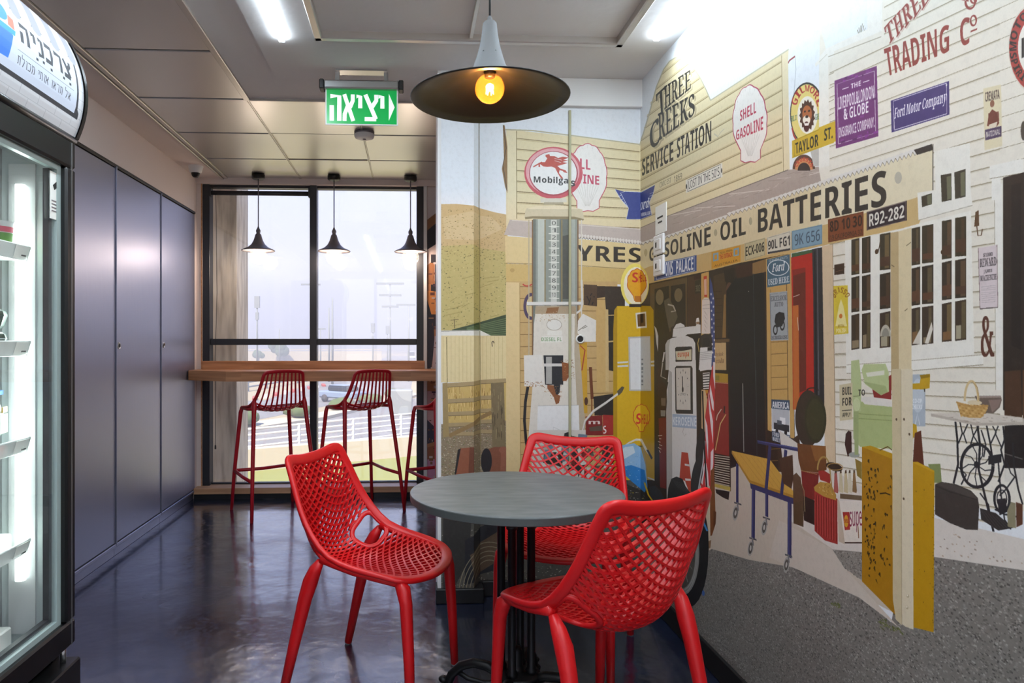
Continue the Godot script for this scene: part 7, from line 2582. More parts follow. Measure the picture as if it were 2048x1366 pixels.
	n([5595180,6976568],[1770,567,1804,576,1825,566,1792,567],30,3,7)
	n([5595180,6976568],[1547,538,1586,547,1586,534,1551,529],40,3,7)
	p(7033398,[835,1247,956,1250,956,1237,835,1236])
	p(2760472,[928,1238,956,1239,956,1139,931,1137])
	p(13084792,[838,1235,929,1236,931,1137,838,1134])
	t(9071180,"Drink","ri",[838,1184,910,1189,910,1202,838,1198])
	t(9071180,"cola","ri",[844,1159,913,1162,913,1181,844,1176])
	p(9055270,[833,1094,957,1096,961,832,837,823])
	p(2891800,[945,1130,959,1130,967,709,957,707])
	p(11569708,[837,1123,945,1124,945,1092,837,1089])
	p(9075248,[842,1114,876,1115,876,1097,842,1096])
	l(14207136,4.1,1.8,[838,1087,945,1090])
	l(13217904,7.3,3.3,[842,835,884,939,929,978])
	l(13155496,7.4,3.3,[850,947,859,967,892,993])
	l(3810336,11.9,5.4,[917,1006,915,980])
	p(3352607,[833,818,961,832,965,724,831,711])
	l(13617076,6.1,2.7,[836,815,957,828])
	l(13617076,6.1,2.7,[836,807,957,820])
	l(13617076,6.1,2.7,[836,798,957,811])
	l(13617076,6.1,2.7,[836,790,957,803])
	l(13617076,6.1,2.7,[836,781,957,794])
	l(13617076,6.1,2.7,[836,773,957,786])
	l(13617076,6.1,2.7,[836,765,957,777])
	l(13617076,6.1,2.7,[836,756,957,768])
	l(13617076,6.1,2.7,[836,748,957,760])
	l(13617076,6.1,2.7,[836,739,957,751])
	l(13617076,6.1,2.7,[836,731,957,743])
	l(13617076,6.1,2.7,[836,723,957,734])
	l(13617076,6.1,2.7,[836,714,957,726])
	p(11903052,[831,709,963,723,963,709,831,697])
	p(1841688,[842,690,957,706,949,674,901,673,850,677])
	p(13213786,[716,1505,786,1507,789,1317,794,1132,716,1129])
	p(12728607,[738,1492,768,1492,771,1410,745,1413])
	p(14200986,[742,1480,765,1481,768,1419,745,1420])
	p(14734796,[725,1402,748,1409,781,1407,794,1395,800,1270,720,1270])
	l(11905184,4.5,1.9,[728,1403,793,1401])
	l(11905184,4.5,1.9,[728,1381,793,1380])
	l(11905184,4.5,1.9,[728,1367,793,1366])
	l(11049102,3.2,1.4,[748,1358,751,1352])
	l(11049102,3.1,1.3,[757,1352,760,1346])
	l(11049102,3.1,1.3,[767,1346,769,1340])
	l(11049102,3.2,1.4,[748,1341,751,1335])
	l(11049102,3.1,1.3,[757,1335,760,1329])
	l(11049102,3.1,1.3,[767,1329,769,1323])
	l(11049102,3.2,1.4,[748,1324,751,1318])
	l(11049102,3.1,1.3,[757,1318,760,1312])
	l(11049102,3.1,1.3,[767,1312,769,1306])
	l(11049102,3.2,1.4,[748,1307,751,1301])
	l(11049102,3.1,1.3,[757,1301,760,1295])
	l(11049102,3.1,1.3,[767,1295,769,1290])
	l(11049102,3.2,1.4,[748,1290,751,1284])
	l(11049102,3.1,1.3,[757,1284,760,1278])
	p(3354412,[711,1262,748,1270,807,1267,826,1247,813,1220,781,1208,718,1216])
	p(14737115,[708,1216,819,1220,813,1133,694,1128])
	p(2762276,[732,1253,781,1256,797,1242,787,1222,735,1222])
	p(2762276,[774,1217,814,1220,814,1206,774,1204])
	l(10131606,3.6,1.5,[700,1196,812,1203])
	l(10131606,3.6,1.5,[700,1189,812,1196])
	l(10131606,3.6,1.5,[700,1182,812,1189])
	l(10131606,3.6,1.5,[700,1175,812,1183])
	l(10131606,3.6,1.5,[700,1168,812,1176])
	l(10131606,3.6,1.5,[700,1161,812,1170])
	l(10131606,3.6,1.5,[700,1154,812,1163])
	l(10131606,3.6,1.5,[700,1148,812,1156])
	p(14737372,[705,1167,815,1170,806,1135,705,1123])
	p(14079184,[731,1118,793,1123,787,1060,735,1055])
	l(3354670,9.0,3.8,[733,1112,790,1118])
	l(3354670,9.0,3.8,[733,1102,790,1107])
	l(3354670,9.0,3.8,[733,1092,790,1097])
	l(3354670,9.0,3.8,[733,1081,790,1087])
	l(3354670,9.0,3.8,[733,1071,790,1077])
	l(3354670,9.0,3.8,[733,1061,790,1067])
	p(13208106,[743,1053,781,1056,772,1028,754,1023])
	p(11875370,[748,1038,776,1042,769,1030,758,1028])
	p(13217154,[719,1052,752,1054,775,1013,761,893,719,888])
	p(3951232,[794,1486,813,1460,835,1392,838,1163,807,1142,819,1234,807,1267,794,1428])
	p(14474466,[805,1426,808,1421,814,1420,809,1418,811,1413,805,1416,800,1414,802,1418,796,1422,803,1421])
	p(14474466,[824,1409,826,1404,833,1403,828,1401,829,1396,824,1399,818,1397,820,1401,815,1405,822,1404])
	p(14474466,[807,1394,810,1389,816,1389,811,1386,813,1382,807,1384,802,1382,804,1387,798,1390,805,1390])
	p(14474466,[826,1377,828,1373,835,1372,830,1370,831,1365,826,1368,820,1365,822,1370,817,1373,824,1373])
	p(14474466,[809,1362,811,1358,818,1357,813,1355,815,1350,809,1353,804,1351,805,1355,800,1358,807,1358])
	p(14474466,[828,1346,830,1341,837,1341,831,1338,833,1334,828,1336,822,1334,824,1338,819,1342,825,1342])
	p(14474466,[811,1331,813,1326,820,1326,815,1323,817,1319,811,1321,806,1319,807,1323,802,1326,809,1326])
	p(14474466,[830,1314,832,1310,838,1310,833,1307,835,1302,830,1305,824,1303,826,1307,821,1310,827,1310])
	p(14474466,[813,1299,815,1295,822,1294,817,1292,818,1287,813,1290,807,1287,809,1292,804,1295,811,1295])
	p(14474466,[831,1283,834,1279,840,1279,835,1276,837,1271,831,1274,826,1271,828,1276,823,1279,829,1279])
	p(14474466,[815,1268,817,1263,824,1263,819,1260,820,1256,815,1258,809,1256,811,1260,806,1263,813,1263])
	p(14474466,[833,1252,836,1248,842,1247,837,1245,839,1240,833,1243,828,1240,830,1245,825,1247,831,1248])
	p(14474466,[817,1236,819,1232,826,1232,820,1229,822,1224,817,1227,811,1224,813,1229,808,1232,814,1232])
	p(14474466,[835,1221,837,1216,844,1216,839,1213,841,1209,835,1211,830,1209,832,1213,826,1216,833,1216])
	p(14474466,[819,1205,821,1201,828,1201,822,1198,824,1193,819,1196,813,1193,815,1197,810,1200,816,1201])
	p(14474466,[837,1190,839,1185,846,1185,841,1182,842,1178,837,1180,832,1178,833,1182,828,1185,835,1185])
	p(12595766,[815,1147,837,1163,837,1018,831,718,793,638,752,629,705,685,752,853,752,947,793,1084])
	p(14866650,[793,1041,799,1077,828,1013,828,979,815,989])
	p(14866650,[822,1163,840,1163,840,1060,824,1109])
	p(14866650,[752,947,772,918,781,857,779,786,769,831,757,877])
	p(14866650,[781,1052,802,984,822,940,822,855,802,922,787,986])
	p(14866650,[802,821,826,840,824,779,799,712])
	p(14866650,[761,775,779,739,793,638,772,634,752,702])
	p(14866650,[705,693,752,781,752,758,729,682])
	p(8210980,[802,751,833,772,835,648,796,639])
	p(8210980,[800,733,836,718,845,562,813,509,794,501])
	p(6108184,[826,606,850,607,845,562,826,540])
	p(13615784,[755,679,794,693,800,472,761,467])
	p(9071180,[761,467,807,491,800,459,761,439])
	p(3679518,[205,1116,346,1121,349,903,212,888])
	p(7152415,[225,885,349,903,349,585,212,570])
	p(2760988,[198,1125,238,1127,271,573,212,574])
	l(13222586,8.8,3.2,[245,807,296,816])
	l(13222586,8.8,3.2,[258,796,286,799])
	l(13222586,8.9,3.2,[245,781,276,782])
	l(13222586,8.8,3.2,[258,769,296,769])
	l(13222586,8.8,3.2,[245,754,286,752])
	l(13222586,8.8,3.2,[258,743,276,734])
	p(7035468,[284,984,340,988,337,952,286,950])
	p(9077880,[277,928,337,933,334,906,281,901])
	p(14474200,[339,1113,336,1226,361,1245,420,1256,517,1262,579,1263,638,1251,660,1233,665,1127])
	p(12171186,[339,1113,336,1226,361,1245,395,1249,378,1213,386,1115])
	p(14737372,[420,1260,429,1293,462,1314,510,1318,548,1309,556,1300,666,1302,673,1310,711,1306,711,1273,579,1269,548,1259])
	l(11052706,5.4,2.1,[437,1296,556,1300])
	p(15131872,[666,1319,673,1333,693,1334,701,1317,697,1308,668,1309])
	p(10123868,[668,1318,700,1318,698,1309,670,1309])
	p(2038810,[579,1266,694,1272,708,1253,680,1233,687,1127,665,1127,660,1233,638,1251])
	l(13218666,6.6,2.8,[697,1253,684,1233,697,1199])
	p(2894378,[449,1211,466,1217,623,1220,632,1212,630,1161,458,1153])
	p(13617324,[455,1198,533,1201,623,1209,622,1164,466,1158])
	t(13589044,"europa","s",[478,1166,597,1172,597,1197,478,1193])
	l(9407880,8.6,3.1,[343,1200,312,1173,298,1146,294,1111])
	p(13684166,[315,1193,330,1192,316,1150,298,1146])
	p(13223618,[195,1314,224,1300,248,1266,243,1192,224,1232,210,1283])
	p(14342614,[389,1159,666,1166,674,923,671,610,371,542,353,1022])
	p(11710636,[346,930,383,1114,413,1106,419,552,353,537])
	p(3815477,[448,1127,465,1136,621,1141,634,1132,638,949,465,932,453,945])
	p(13617856,[459,1126,611,1134,614,962,467,949])
	p(2894376,[453,1161,631,1165,626,1160,456,1153])
	l(4868680,5.1,2.0,[591,1055,585,1055])
	l(4868680,5.1,2.1,[584,1019,578,1023])
	l(4868680,5.2,2.1,[564,991,560,999])
	l(4868680,5.3,2.1,[536,979,536,989])
	l(4868680,5.4,2.1,[507,986,511,995])
	l(4868680,5.5,2.1,[486,1012,492,1017])
	l(4868680,5.5,2.1,[478,1048,485,1048])
	l(4868680,5.5,2.1,[486,1085,492,1081])
	l(4868680,5.4,2.1,[507,1113,511,1105])
	l(4868680,5.3,2.1,[536,1124,536,1115])
	l(4868680,5.2,2.1,[564,1116,560,1108])
	l(4868680,5.1,2.1,[584,1091,578,1086])
	l(2894376,8.5,3.3,[529,1094,531,1047])
	e(2894376,[533,1040,9,0,0,-12])
	t(6973540,"LITRES","n",[504,1013,564,1018,564,1027,504,1023])
	p(10465992,[419,926,671,945,671,893,419,870])
	t(14542058,"KEROSENE","s",[424,878,672,902,672,939,424,914])
	p(12075823,[520,777,587,784,618,688,641,647,626,600,558,663,498,660])
	p(14342614,[553,734,600,739,603,731,555,726])
	p(14342614,[558,674,614,683,615,675,561,665])
	l(11908014,5.2,2.1,[551,887,531,863,551,847,569,860])
	p(3354668,[277,1072,303,1129,315,1157,340,1158,334,1080,371,1059,359,1031,334,1048])
	l(11052186,12.3,4.5,[303,1143,281,1082,346,1074])
	e(2500650,[704,821,36,3,-19,-80])
	e(2895408,[676,707,50,6,-33,-86])
	p(2500650,[371,594,407,642,465,663,531,666,574,633,646,619,676,611,359,539])
	p(3356218,[129,548,205,571,271,563,334,533,150,491])
	l(4014148,8.9,3.4,[419,644,487,619])
	l(4014148,8.8,3.4,[444,645,516,619])
	l(4014148,8.6,3.4,[469,645,544,619])
	l(4014148,8.5,3.3,[494,646,572,619])
	l(4014148,8.3,3.3,[518,647,599,619])
	l(4014148,8.2,3.3,[542,647,626,619])
	l(11909308,11.1,4.7,[752,857,733,766,686,645])
	l(1842206,13.6,5.8,[729,1048,743,851,772,634])
	p(1908257,[638,545,694,609,748,593,781,517,785,446,761,362,609,311])
	e(2039842,[577,367,204,63,0,-220])
	e(9079430,[530,355,169,52,0,-174])
	e(5591628,[523,356,138,42,0,-150])
	l(11908528,4.6,1.8,[519,357,647,396])
	l(11908528,4.6,1.9,[519,357,630,321])
	l(11908528,4.7,1.9,[519,357,584,253])
	l(11908528,4.8,1.9,[519,357,519,211])
	l(11908528,4.9,1.9,[519,357,451,206])
	l(11908528,5.0,1.9,[519,357,399,244])
	l(11908528,5.0,1.9,[519,357,379,315])
	l(11908528,5.0,1.9,[519,357,399,397])
	l(11908528,4.9,1.9,[519,357,451,467])
	l(11908528,4.8,1.9,[519,357,519,504])
	l(11908528,4.7,1.9,[519,357,584,501])
	l(11908528,4.6,1.9,[519,357,630,462])
	e(4867648,[484,313,87,27,0,-72])
	l(4163268,22.9,9.7,[690,555,737,538,773,515])
	e(4155048,[736,264,13,4,0,-11])
	o(11053220,5.8,2.3,[522,352,148,45,0,-154],0,360,24)
	o(11053220,5.8,2.3,[520,352,162,49,0,-168],0,360,24)
	l(3093856,23.3,11.6,[1129,763,1126,588])
	l(4541564,5.9,2.9,[1124,762,1121,586])
	l(3093856,21.8,12.0,[1347,764,1346,593])
	l(4541564,5.5,3.0,[1343,764,1342,592])
	l(3093856,18.3,8.7,[1015,815,1015,680])
	l(4541564,4.6,2.2,[1009,814,1009,679])
	l(3093856,18.5,9.6,[1214,776,1214,682])
	l(4541564,4.6,2.4,[1209,775,1209,681])
	p(13212740,[973,854,1232,868,1391,783,1389,778,1105,767])
	p(11041836,[973,853,1105,776,1389,784,1389,776,1103,766,973,844])
	l(11896890,3.1,1.5,[1033,851,1172,786])
	l(11896890,2.9,1.5,[1074,853,1215,785])
	l(11896890,2.8,1.5,[1115,855,1256,785])
	l(11896890,2.7,1.4,[1153,857,1295,784])
	l(11896890,2.7,1.4,[1191,858,1333,783])
	p(3093856,[1105,766,1386,776,1385,758,1144,751,1110,749])
	l(3093856,20.2,10.8,[1155,912,1408,924])
	l(4870792,5.8,3.1,[1155,915,1408,927])
	l(3093856,18.4,9.5,[1234,910,1209,765])
	l(3093856,16.9,9.1,[1326,912,1301,767])
	e(10921118,[1002,641,21,3,-8,-29])
	e(5920852,[1002,641,15,2,-6,-21])
	e(12105392,[1002,641,7,1,-3,-10])
	l(5592666,11.0,5.2,[992,675,1045,680])
	l(7829626,11.0,5.2,[1016,681,1022,654])
	e(10921118,[1198,643,18,3,-7,-27])
	e(5920852,[1198,643,12,2,-5,-19])
	e(12105392,[1198,643,6,1,-2,-9])
	l(5592666,9.3,4.8,[1189,674,1234,678])
	l(7829626,9.3,4.8,[1209,679,1215,655])
	e(10921118,[1109,550,19,4,-7,-28])
	e(5920852,[1109,550,13,3,-5,-21])
	e(12105392,[1109,550,6,1,-2,-10])
	l(5592666,10.0,5.0,[1100,582,1149,589])
	l(7829626,10.0,5.0,[1121,589,1127,564])
	e(10921118,[1329,565,16,3,-6,-26])
	e(5920852,[1329,565,11,2,-4,-18])
	e(12105392,[1329,565,5,1,-2,-9])
	l(5592666,8.2,4.5,[1321,594,1361,600])
	l(7829626,8.2,4.5,[1339,600,1344,577])
	e(3813414,[1442,1020,65,7,0,-81])
	e(3355167,[1478,1022,52,5,0,-67])
	e(4013092,[1477,1022,43,4,0,-57])
	o(2761760,6.0,3.5,[1465,1101,28,2,0,-8],180,360,16)
	p(7160610,[1388,941,1455,946,1527,954,1531,890,1496,875,1408,864,1393,897])
	p(9067052,[1455,946,1527,953,1529,920,1478,904])
	p(8005410,[1408,864,1496,874,1487,807,1469,792,1417,794])
	p(2760988,[1417,794,1474,793,1474,724,1422,724])
	l(11045460,3.0,1.7,[1408,865,1487,869])
	p(4863012,[1288,880,1363,903,1368,837,1357,801,1310,808])
	p(6046768,[1365,842,1383,854,1405,844,1420,797,1420,704,1368,701])
	l(9075290,4.1,2.3,[1408,828,1423,809,1427,750])
	p(5521964,[1373,764,1420,781,1420,704,1368,701])
	p(10629934,[1474,825,1518,814,1578,822,1580,701,1523,695,1475,708])
	l(8201247,3.3,2.0,[1484,812,1485,705])
	l(12079690,2.1,1.3,[1488,810,1489,706])
	l(8201247,3.3,1.9,[1495,812,1496,705])
	l(12079690,2.1,1.2,[1500,810,1501,706])
	l(8201247,3.2,1.9,[1507,812,1508,705])
	l(12079690,2.1,1.2,[1511,811,1512,706])
	l(8201247,3.2,1.9,[1518,813,1519,705])
	l(12079690,2.1,1.2,[1523,811,1524,706])
	l(8201247,3.2,1.9,[1530,813,1531,706])
	l(12079690,2.0,1.2,[1534,812,1535,706])
	l(8201247,3.1,1.9,[1541,814,1542,706])
	l(12079690,2.0,1.2,[1545,812,1546,706])
	l(8201247,3.1,1.9,[1552,814,1553,706])
	l(12079690,2.0,1.2,[1556,813,1557,706])
	l(8201247,3.1,1.9,[1563,815,1564,706])
	l(12079690,2.0,1.2,[1567,813,1568,706])
	l(8201247,3.0,1.9,[1573,815,1574,706])
	l(12079690,1.9,1.2,[1578,814,1578,706])
	p(11897404,[1471,830,1501,851,1548,857,1573,831,1573,816,1518,814,1476,820])
	n([13676656,9069608,12884556],[1481,832,1505,848,1548,852,1569,831,1518,819],60,2,6)
	p(10235690,[1492,880,1518,886,1551,880,1546,856,1501,857])
	o(11045452,6.9,4.1,[1517,887,28,5,0,-36],180,360,16)
	l(11045452,5.3,3.2,[1546,892,1552,857,1555,832])
	p(11033170,[1566,888,1576,893,1583,844,1581,837,1563,837])
	p(5916208,[1568,895,1575,898,1576,890,1567,887])
	p(13221276,[1588,893,1597,897,1604,848,1603,842,1585,842])
	p(5916208,[1590,899,1596,902,1597,894,1589,891])
	p(12891278,[1609,897,1618,901,1625,853,1623,846,1606,846])
	p(5916208,[1611,903,1617,906,1618,898,1610,895])
	p(13616814,[1625,900,1634,904,1641,856,1639,850,1622,850])
	p(5916208,[1627,906,1633,909,1634,901,1626,899])
	p(9071172,[1644,903,1652,907,1659,860,1657,854,1641,854])
	p(5916208,[1645,910,1651,912,1652,905,1645,902])
	e(3352604,[1564,904,36,0,-4,-11])
	o(11569740,3.5,2.1,[1568,905,33,5,0,-9],0,360,16)
	p(6969924,[1590,838,1678,852,1678,840,1590,825])
	p(14537928,[1587,818,1679,840,1679,735,1610,715])
	p(12628124,[1578,822,1587,818,1611,710,1584,710])
	l(3811874,4.8,3.1,[1610,714,1679,734])
	p(11023407,[1601,792,1629,799,1632,754,1610,747])
	e(13605420,[1616,772,9,2,0,-16])
	t(11023407,"SHELL","s",[1609,766,1625,770,1625,780,1609,776])
	t(9057360,"super","n",[1631,745,1691,767,1687,816,1630,800])
	l(9067060,3.1,2.0,[1663,772,1666,742])
	p(3810336,[1610,971,1614,999,1625,1009,1637,1007,1639,949,1622,941])
	e(10133656,[1648,950,22,3,0,-7])
	p(9073712,[1652,941,1678,936,1678,893,1660,899])
	p(11122300,[1645,1091,1724,1086,1796,1088,1796,988,1672,974,1645,991])
	l(9411682,3.3,2.2,[1650,1056,1796,1065])
	l(9411682,3.3,2.2,[1650,1044,1796,1054])
	p(14473424,[1668,1098,1724,1106,1796,1098,1796,1086,1690,1083])
	p(9055274,[1717,1125,1785,1162,1785,1103,1724,1103])
	p(12043407,[1677,1168,1686,1183,1765,1187,1776,1167,1777,1121,1749,1110,1690,1134])
	p(14474443,[1694,1162,1761,1171,1761,1160,1699,1152])
	p(10727546,[1681,1140,1765,1134,1773,1119,1747,1111])
	p(11780236,[1636,1190,1668,1194,1677,1134,1674,1064,1645,1061,1636,1131])
	p(10135668,[1647,1061,1665,1063,1665,953,1650,950])
	e(12898208,[1658,1080,14,1,0,-17])
	l(8029786,2.8,1.8,[1645,1099,1671,1103])
	p(13155740,[1589,1030,1641,1040,1641,1134,1587,1125])
	t(3025958,"BUIL","s",[1600,1099,1638,1104,1638,1124,1600,1119])
	t(3025958,"FOR","s",[1600,1071,1638,1076,1638,1097,1600,1091])
	t(3025958,"APPLY","s",[1600,1041,1634,1047,1634,1057,1600,1052])
	l(3025958,2.5,1.6,[1598,1058,1638,1064])
	t(3025958,"TO","s",[1665,1103,1690,1105,1690,1120,1665,1118])
	p(11121855,[1851,1165,1893,1168,1893,1053,1851,1048])
	e(12371662,[1870,1119,19,1,0,-38])
	t(15133678,"CO-OP","s",[1855,1101,1882,1103,1882,1113,1855,1111])
	t(15133678,"CHICKS","s",[1852,1087,1883,1090,1883,1100,1852,1098])
	l(14673384,1.8,1.3,[1862,1052,1869,1079,1876,1054])
	p(12622367,[1848,1144,1876,1147,1880,1164,1907,1168,1905,1138,1887,1134,1848,1132])
	p(10123796,[1876,1165,1906,1169,1906,1162,1880,1157])
	l(2894374,3.0,2.2,[1890,1136,1891,1129])
	p(12622367,[1851,1055,1866,1053,1868,1037,1852,1017])
	p(6041374,[1861,1034,1880,1042,1889,964,1855,967])
	p(8227414,[1901,971,1936,978,1940,937,1917,934])
	p(3815219,[1921,931,1939,940,1979,943,2017,938,2034,927,2037,910,2034,863,2005,856,1962,858,1921,866])
	p(4867649,[1925,933,1945,940,1985,940,2020,935,2033,925,2005,925,1959,927])
	l(2236446,1.8,1.5,[1923,928,1959,924,2005,923,2033,923])
	p(2039068,[2096,1079,2135,1086,2200,1094,2200,1015,2135,1005,2096,998])
	p(14210250,[2096,997,2200,1013,2200,993,2096,972])
	l(6973540,2.2,1.9,[2096,1026,2135,1022])
	l(2303530,5.3,4.2,[1977,1073,1982,1036,1984,985,1972,943])
	l(2303530,5.4,4.5,[2033,1071,2039,1034,2036,984,2050,938,2071,870])
	l(2303530,4.0,3.3,[2055,1074,2064,1038,2071,1000])
	l(2303530,3.8,3.3,[2093,1078,2096,1052,2088,1032,2096,1005,2082,969])
	l(2303530,3.8,3.4,[2114,1050,2117,1004,2126,964,2135,938])
	l(2303530,3.4,2.7,[1989,1073,1995,1051,1985,1029])
	l(2303530,3.3,2.7,[2011,1076,1998,1051,2006,1032])
	l(2303530,3.2,2.6,[2016,1074,2023,1050,2016,1031])
	l(2303530,3.2,2.6,[2036,1071,2023,1050,2036,1034])
	l(2303530,3.0,2.5,[2069,1075,2077,1064,2065,1041])
	l(2303530,2.9,2.5,[2082,1077,2075,1062,2089,1037])
	l(2303530,3.3,2.8,[2042,1064,2053,1037,2048,1011])
	l(2303530,3.6,2.9,[1985,980,2005,968,1992,945])
	l(2303530,3.3,2.9,[2082,1007,2088,946,2096,900,2110,885])
	l(2303530,3.5,2.9,[2039,938,2059,920,2065,892,2096,886])
	l(2303530,3.7,3.2,[2074,914,2096,910,2135,913])
	l(2303530,2.8,2.5,[2099,1015,2110,991,2121,984])
	l(2303530,2.9,2.5,[2118,985,2099,958,2085,943])
	o(2303530,7.3,6.0,[2031,991,39,7,0,-43],0,360,30)
	e(2303530,[2030,993,6,1,0,-7])
	l(2303530,2.4,2.0,[2031,992,2051,985,2069,990])
	l(2303530,2.4,2.0,[2031,992,2041,972,2056,963])
	l(2303530,2.4,2.0,[2031,992,2027,968,2032,949])
	l(2303530,2.5,2.0,[2031,992,2015,975,2007,955])
	l(2303530,2.5,2.0,[2031,992,2011,990,1994,978])
	l(2303530,2.5,2.0,[2031,992,2018,1006,1999,1008])
	l(2303530,2.5,2.0,[2031,992,2031,1015,2020,1030])
	l(2303530,2.4,2.0,[2031,992,2045,1013,2046,1033])
	l(2303530,2.4,2.0,[2031,992,2053,1001,2065,1017])
	o(2303530,5.6,4.8,[2090,938,17,3,0,-26],0,360,24)
	o(2303530,2.2,1.9,[2090,938,11,2,0,-17],0,360,20)
	p(2303530,[2079,935,2099,941,2102,916,2085,905])
	p(2303530,[2059,1015,2089,1024,2089,1008,2059,998])
	p(2894634,[2039,908,2077,907,2115,889,2082,875,2042,886])
	l(4868680,1.2,1.0,[2042,904,2071,877])
	l(4868680,1.2,1.0,[2050,903,2079,879])
	l(4868680,1.1,1.0,[2059,902,2087,881])
	l(4868680,1.1,1.0,[2068,901,2095,883])
	l(4868680,1.1,1.0,[2077,901,2102,885])
	l(4868680,1.1,1.0,[2085,900,2110,887])
	p(9077864,[2102,918,2110,937,2120,937,2121,890,2103,888])
	p(5913128,[2121,939,2135,938,2135,901,2122,892])
	p(12037536,[1909,1083,1966,1090,2059,1099,2135,1098,2200,1100,2200,1089,2135,1085,2029,1071,1976,1074,1910,1077])
	p(13617083,[1909,1083,1966,1090,2059,1099,2135,1098,2135,1091,2036,1077,1979,1079])
	l(14538442,1.0,0.8,[2107,1092,2117,1093])
	l(10128768,1.1,0.9,[2046,1088,2055,1088])
	l(14538442,1.1,0.9,[2032,1082,2039,1082])
	l(10128768,1.1,0.9,[2001,1075,2012,1077])
	l(10128768,1.0,0.9,[2092,1089,2099,1089])
	l(14538442,1.0,0.9,[2076,1096,2084,1097])
	l(10128768,1.1,0.9,[2030,1078,2040,1079])
	l(10721418,1.0,0.8,[2116,1098,2124,1099])
	l(10128768,1.0,0.8,[2110,1090,2119,1090])
	l(10721418,1.0,0.9,[2066,1091,2070,1091])
	l(10721418,1.0,0.8,[2110,1090,2123,1091])
	l(10721418,1.0,0.9,[2092,1094,2103,1095])
	l(10128768,1.1,0.9,[1999,1078,2010,1078])
	l(10128768,1.2,0.9,[1971,1078,1983,1079])
	l(10721418,1.2,0.9,[1960,1080,1973,1082])
	l(10128768,1.2,0.9,[1964,1081,1971,1081])
	l(10721418,1.0,0.9,[2066,1090,2070,1091])
	l(10128768,1.1,0.9,[2031,1090,2042,1091])
	l(10721418,1.0,0.9,[2107,1100,2111,1100])
	l(14538442,1.1,0.9,[2001,1087,2009,1087])
	l(14538442,1.2,0.9,[1975,1073,1982,1074])
	l(10721418,1.0,0.9,[2060,1084,2069,1084])
	l(14538442,1.2,0.9,[1956,1073,1967,1073])
	l(10128768,1.1,0.9,[2022,1082,2028,1083])
	l(10128768,1.1,0.9,[2054,1091,2059,1091])
	l(10721418,1.0,0.8,[2109,1092,2114,1093])
	p(7035986,[2026,1130,2088,1135,2090,1128,2085,1113,2071,1100,2048,1099])
	p(10128000,[2029,1131,2088,1136,2088,1132,2033,1127])
	p(8942442,[2059,1125,2089,1129,2082,1113,2068,1102])
	p(12687964,[1979,1116,1989,1114,2023,1111,2059,1115,2055,1103,2042,1088,2011,1085,1990,1088])
	e(14207400,[2026,1117,18,1,0,-5])
	p(11042626,[1985,1109,1991,1109,1990,1106,1985,1107])
	p(13741424,[1993,1110,1999,1110,1998,1107,1993,1107])
	p(11897932,[2000,1111,2006,1111,2006,1108,2001,1108])
	p(11042626,[2008,1111,2014,1111,2013,1108,2008,1109])
	p(13741424,[2015,1112,2021,1112,2021,1109,2016,1109])
	p(11897932,[2023,1113,2029,1113,2028,1110,2023,1110])
	p(11042626,[2030,1113,2036,1113,2035,1110,2030,1111])
	p(13741424,[2037,1114,2043,1114,2042,1111,2038,1111])
	p(11897932,[2045,1115,2050,1115,2050,1112,2045,1112])
	p(11042626,[2052,1115,2057,1115,2057,1112,2052,1113])
	p(13741424,[1986,1104,1992,1104,1992,1101,1986,1101])
	p(11897932,[1994,1105,2000,1105,1999,1102,1994,1102])
	p(11042626,[2002,1105,2007,1105,2007,1102,2002,1103])
	p(13741424,[2009,1106,2015,1106,2014,1103,2009,1103])
	p(11897932,[2017,1107,2022,1107,2022,1104,2017,1104])
	p(11042626,[2024,1108,2030,1107,2029,1105,2024,1105])
	p(13741424,[2031,1108,2037,1108,2036,1105,2032,1106])
	p(11897932,[2039,1109,2044,1109,2044,1106,2039,1106])
	p(11042626,[2046,1110,2051,1109,2051,1107,2046,1107])
	p(13741424,[2053,1110,2058,1110,2058,1107,2053,1108])
	p(11897932,[1987,1099,1994,1099,1993,1096,1988,1096])
	p(11042626,[1995,1100,2001,1099,2001,1096,1995,1097])
	p(13741424,[2003,1100,2009,1100,2008,1097,2003,1097])
	p(11897932,[2010,1101,2016,1101,2016,1098,2011,1098])
	p(11042626,[2018,1102,2024,1102,2023,1099,2018,1099])
	p(13741424,[2025,1102,2031,1102,2030,1100,2025,1100])
	p(11897932,[2033,1103,2038,1103,2038,1100,2033,1100])
	p(11042626,[2040,1104,2045,1104,2045,1101,2040,1101])
	p(13741424,[2047,1105,2053,1104,2052,1102,2047,1102])
	p(11042626,[1989,1093,1995,1093,1994,1090,1989,1091])
	p(13741424,[1996,1094,2002,1094,2002,1091,1997,1091])
	p(11897932,[2004,1095,2010,1095,2009,1092,2004,1092])
	p(11042626,[2012,1096,2017,1096,2017,1093,2012,1093])
	p(13741424,[2019,1097,2025,1096,2024,1094,2019,1094])
	p(11897932,[2026,1097,2032,1097,2032,1094,2027,1095])
	p(11042626,[2034,1098,2039,1098,2039,1095,2034,1095])
	p(13741424,[2041,1099,2047,1099,2046,1096,2041,1096])
	p(11897932,[2048,1100,2054,1099,2053,1097,2048,1097])
	p(13741424,[1990,1088,1996,1088,1995,1085,1990,1085])
	p(11897932,[1998,1089,2004,1089,2003,1086,1998,1086])
	p(11042626,[2005,1090,2011,1090,2011,1087,2006,1087])
	p(13741424,[2013,1091,2019,1091,2018,1088,2013,1088])
	p(11897932,[2020,1091,2026,1091,2025,1088,2021,1089])
	p(11042626,[2028,1092,2033,1092,2033,1089,2028,1090])
	p(13741424,[2035,1093,2041,1093,2040,1090,2035,1090])
	p(11897932,[2042,1094,2048,1094,2047,1091,2042,1091])
	l(11897936,3.7,3.0,[1979,1114,1998,1109,2033,1108,2059,1114])
	o(13678728,5.6,4.6,[2018,1119,17,1,0,-41],180,360,16)
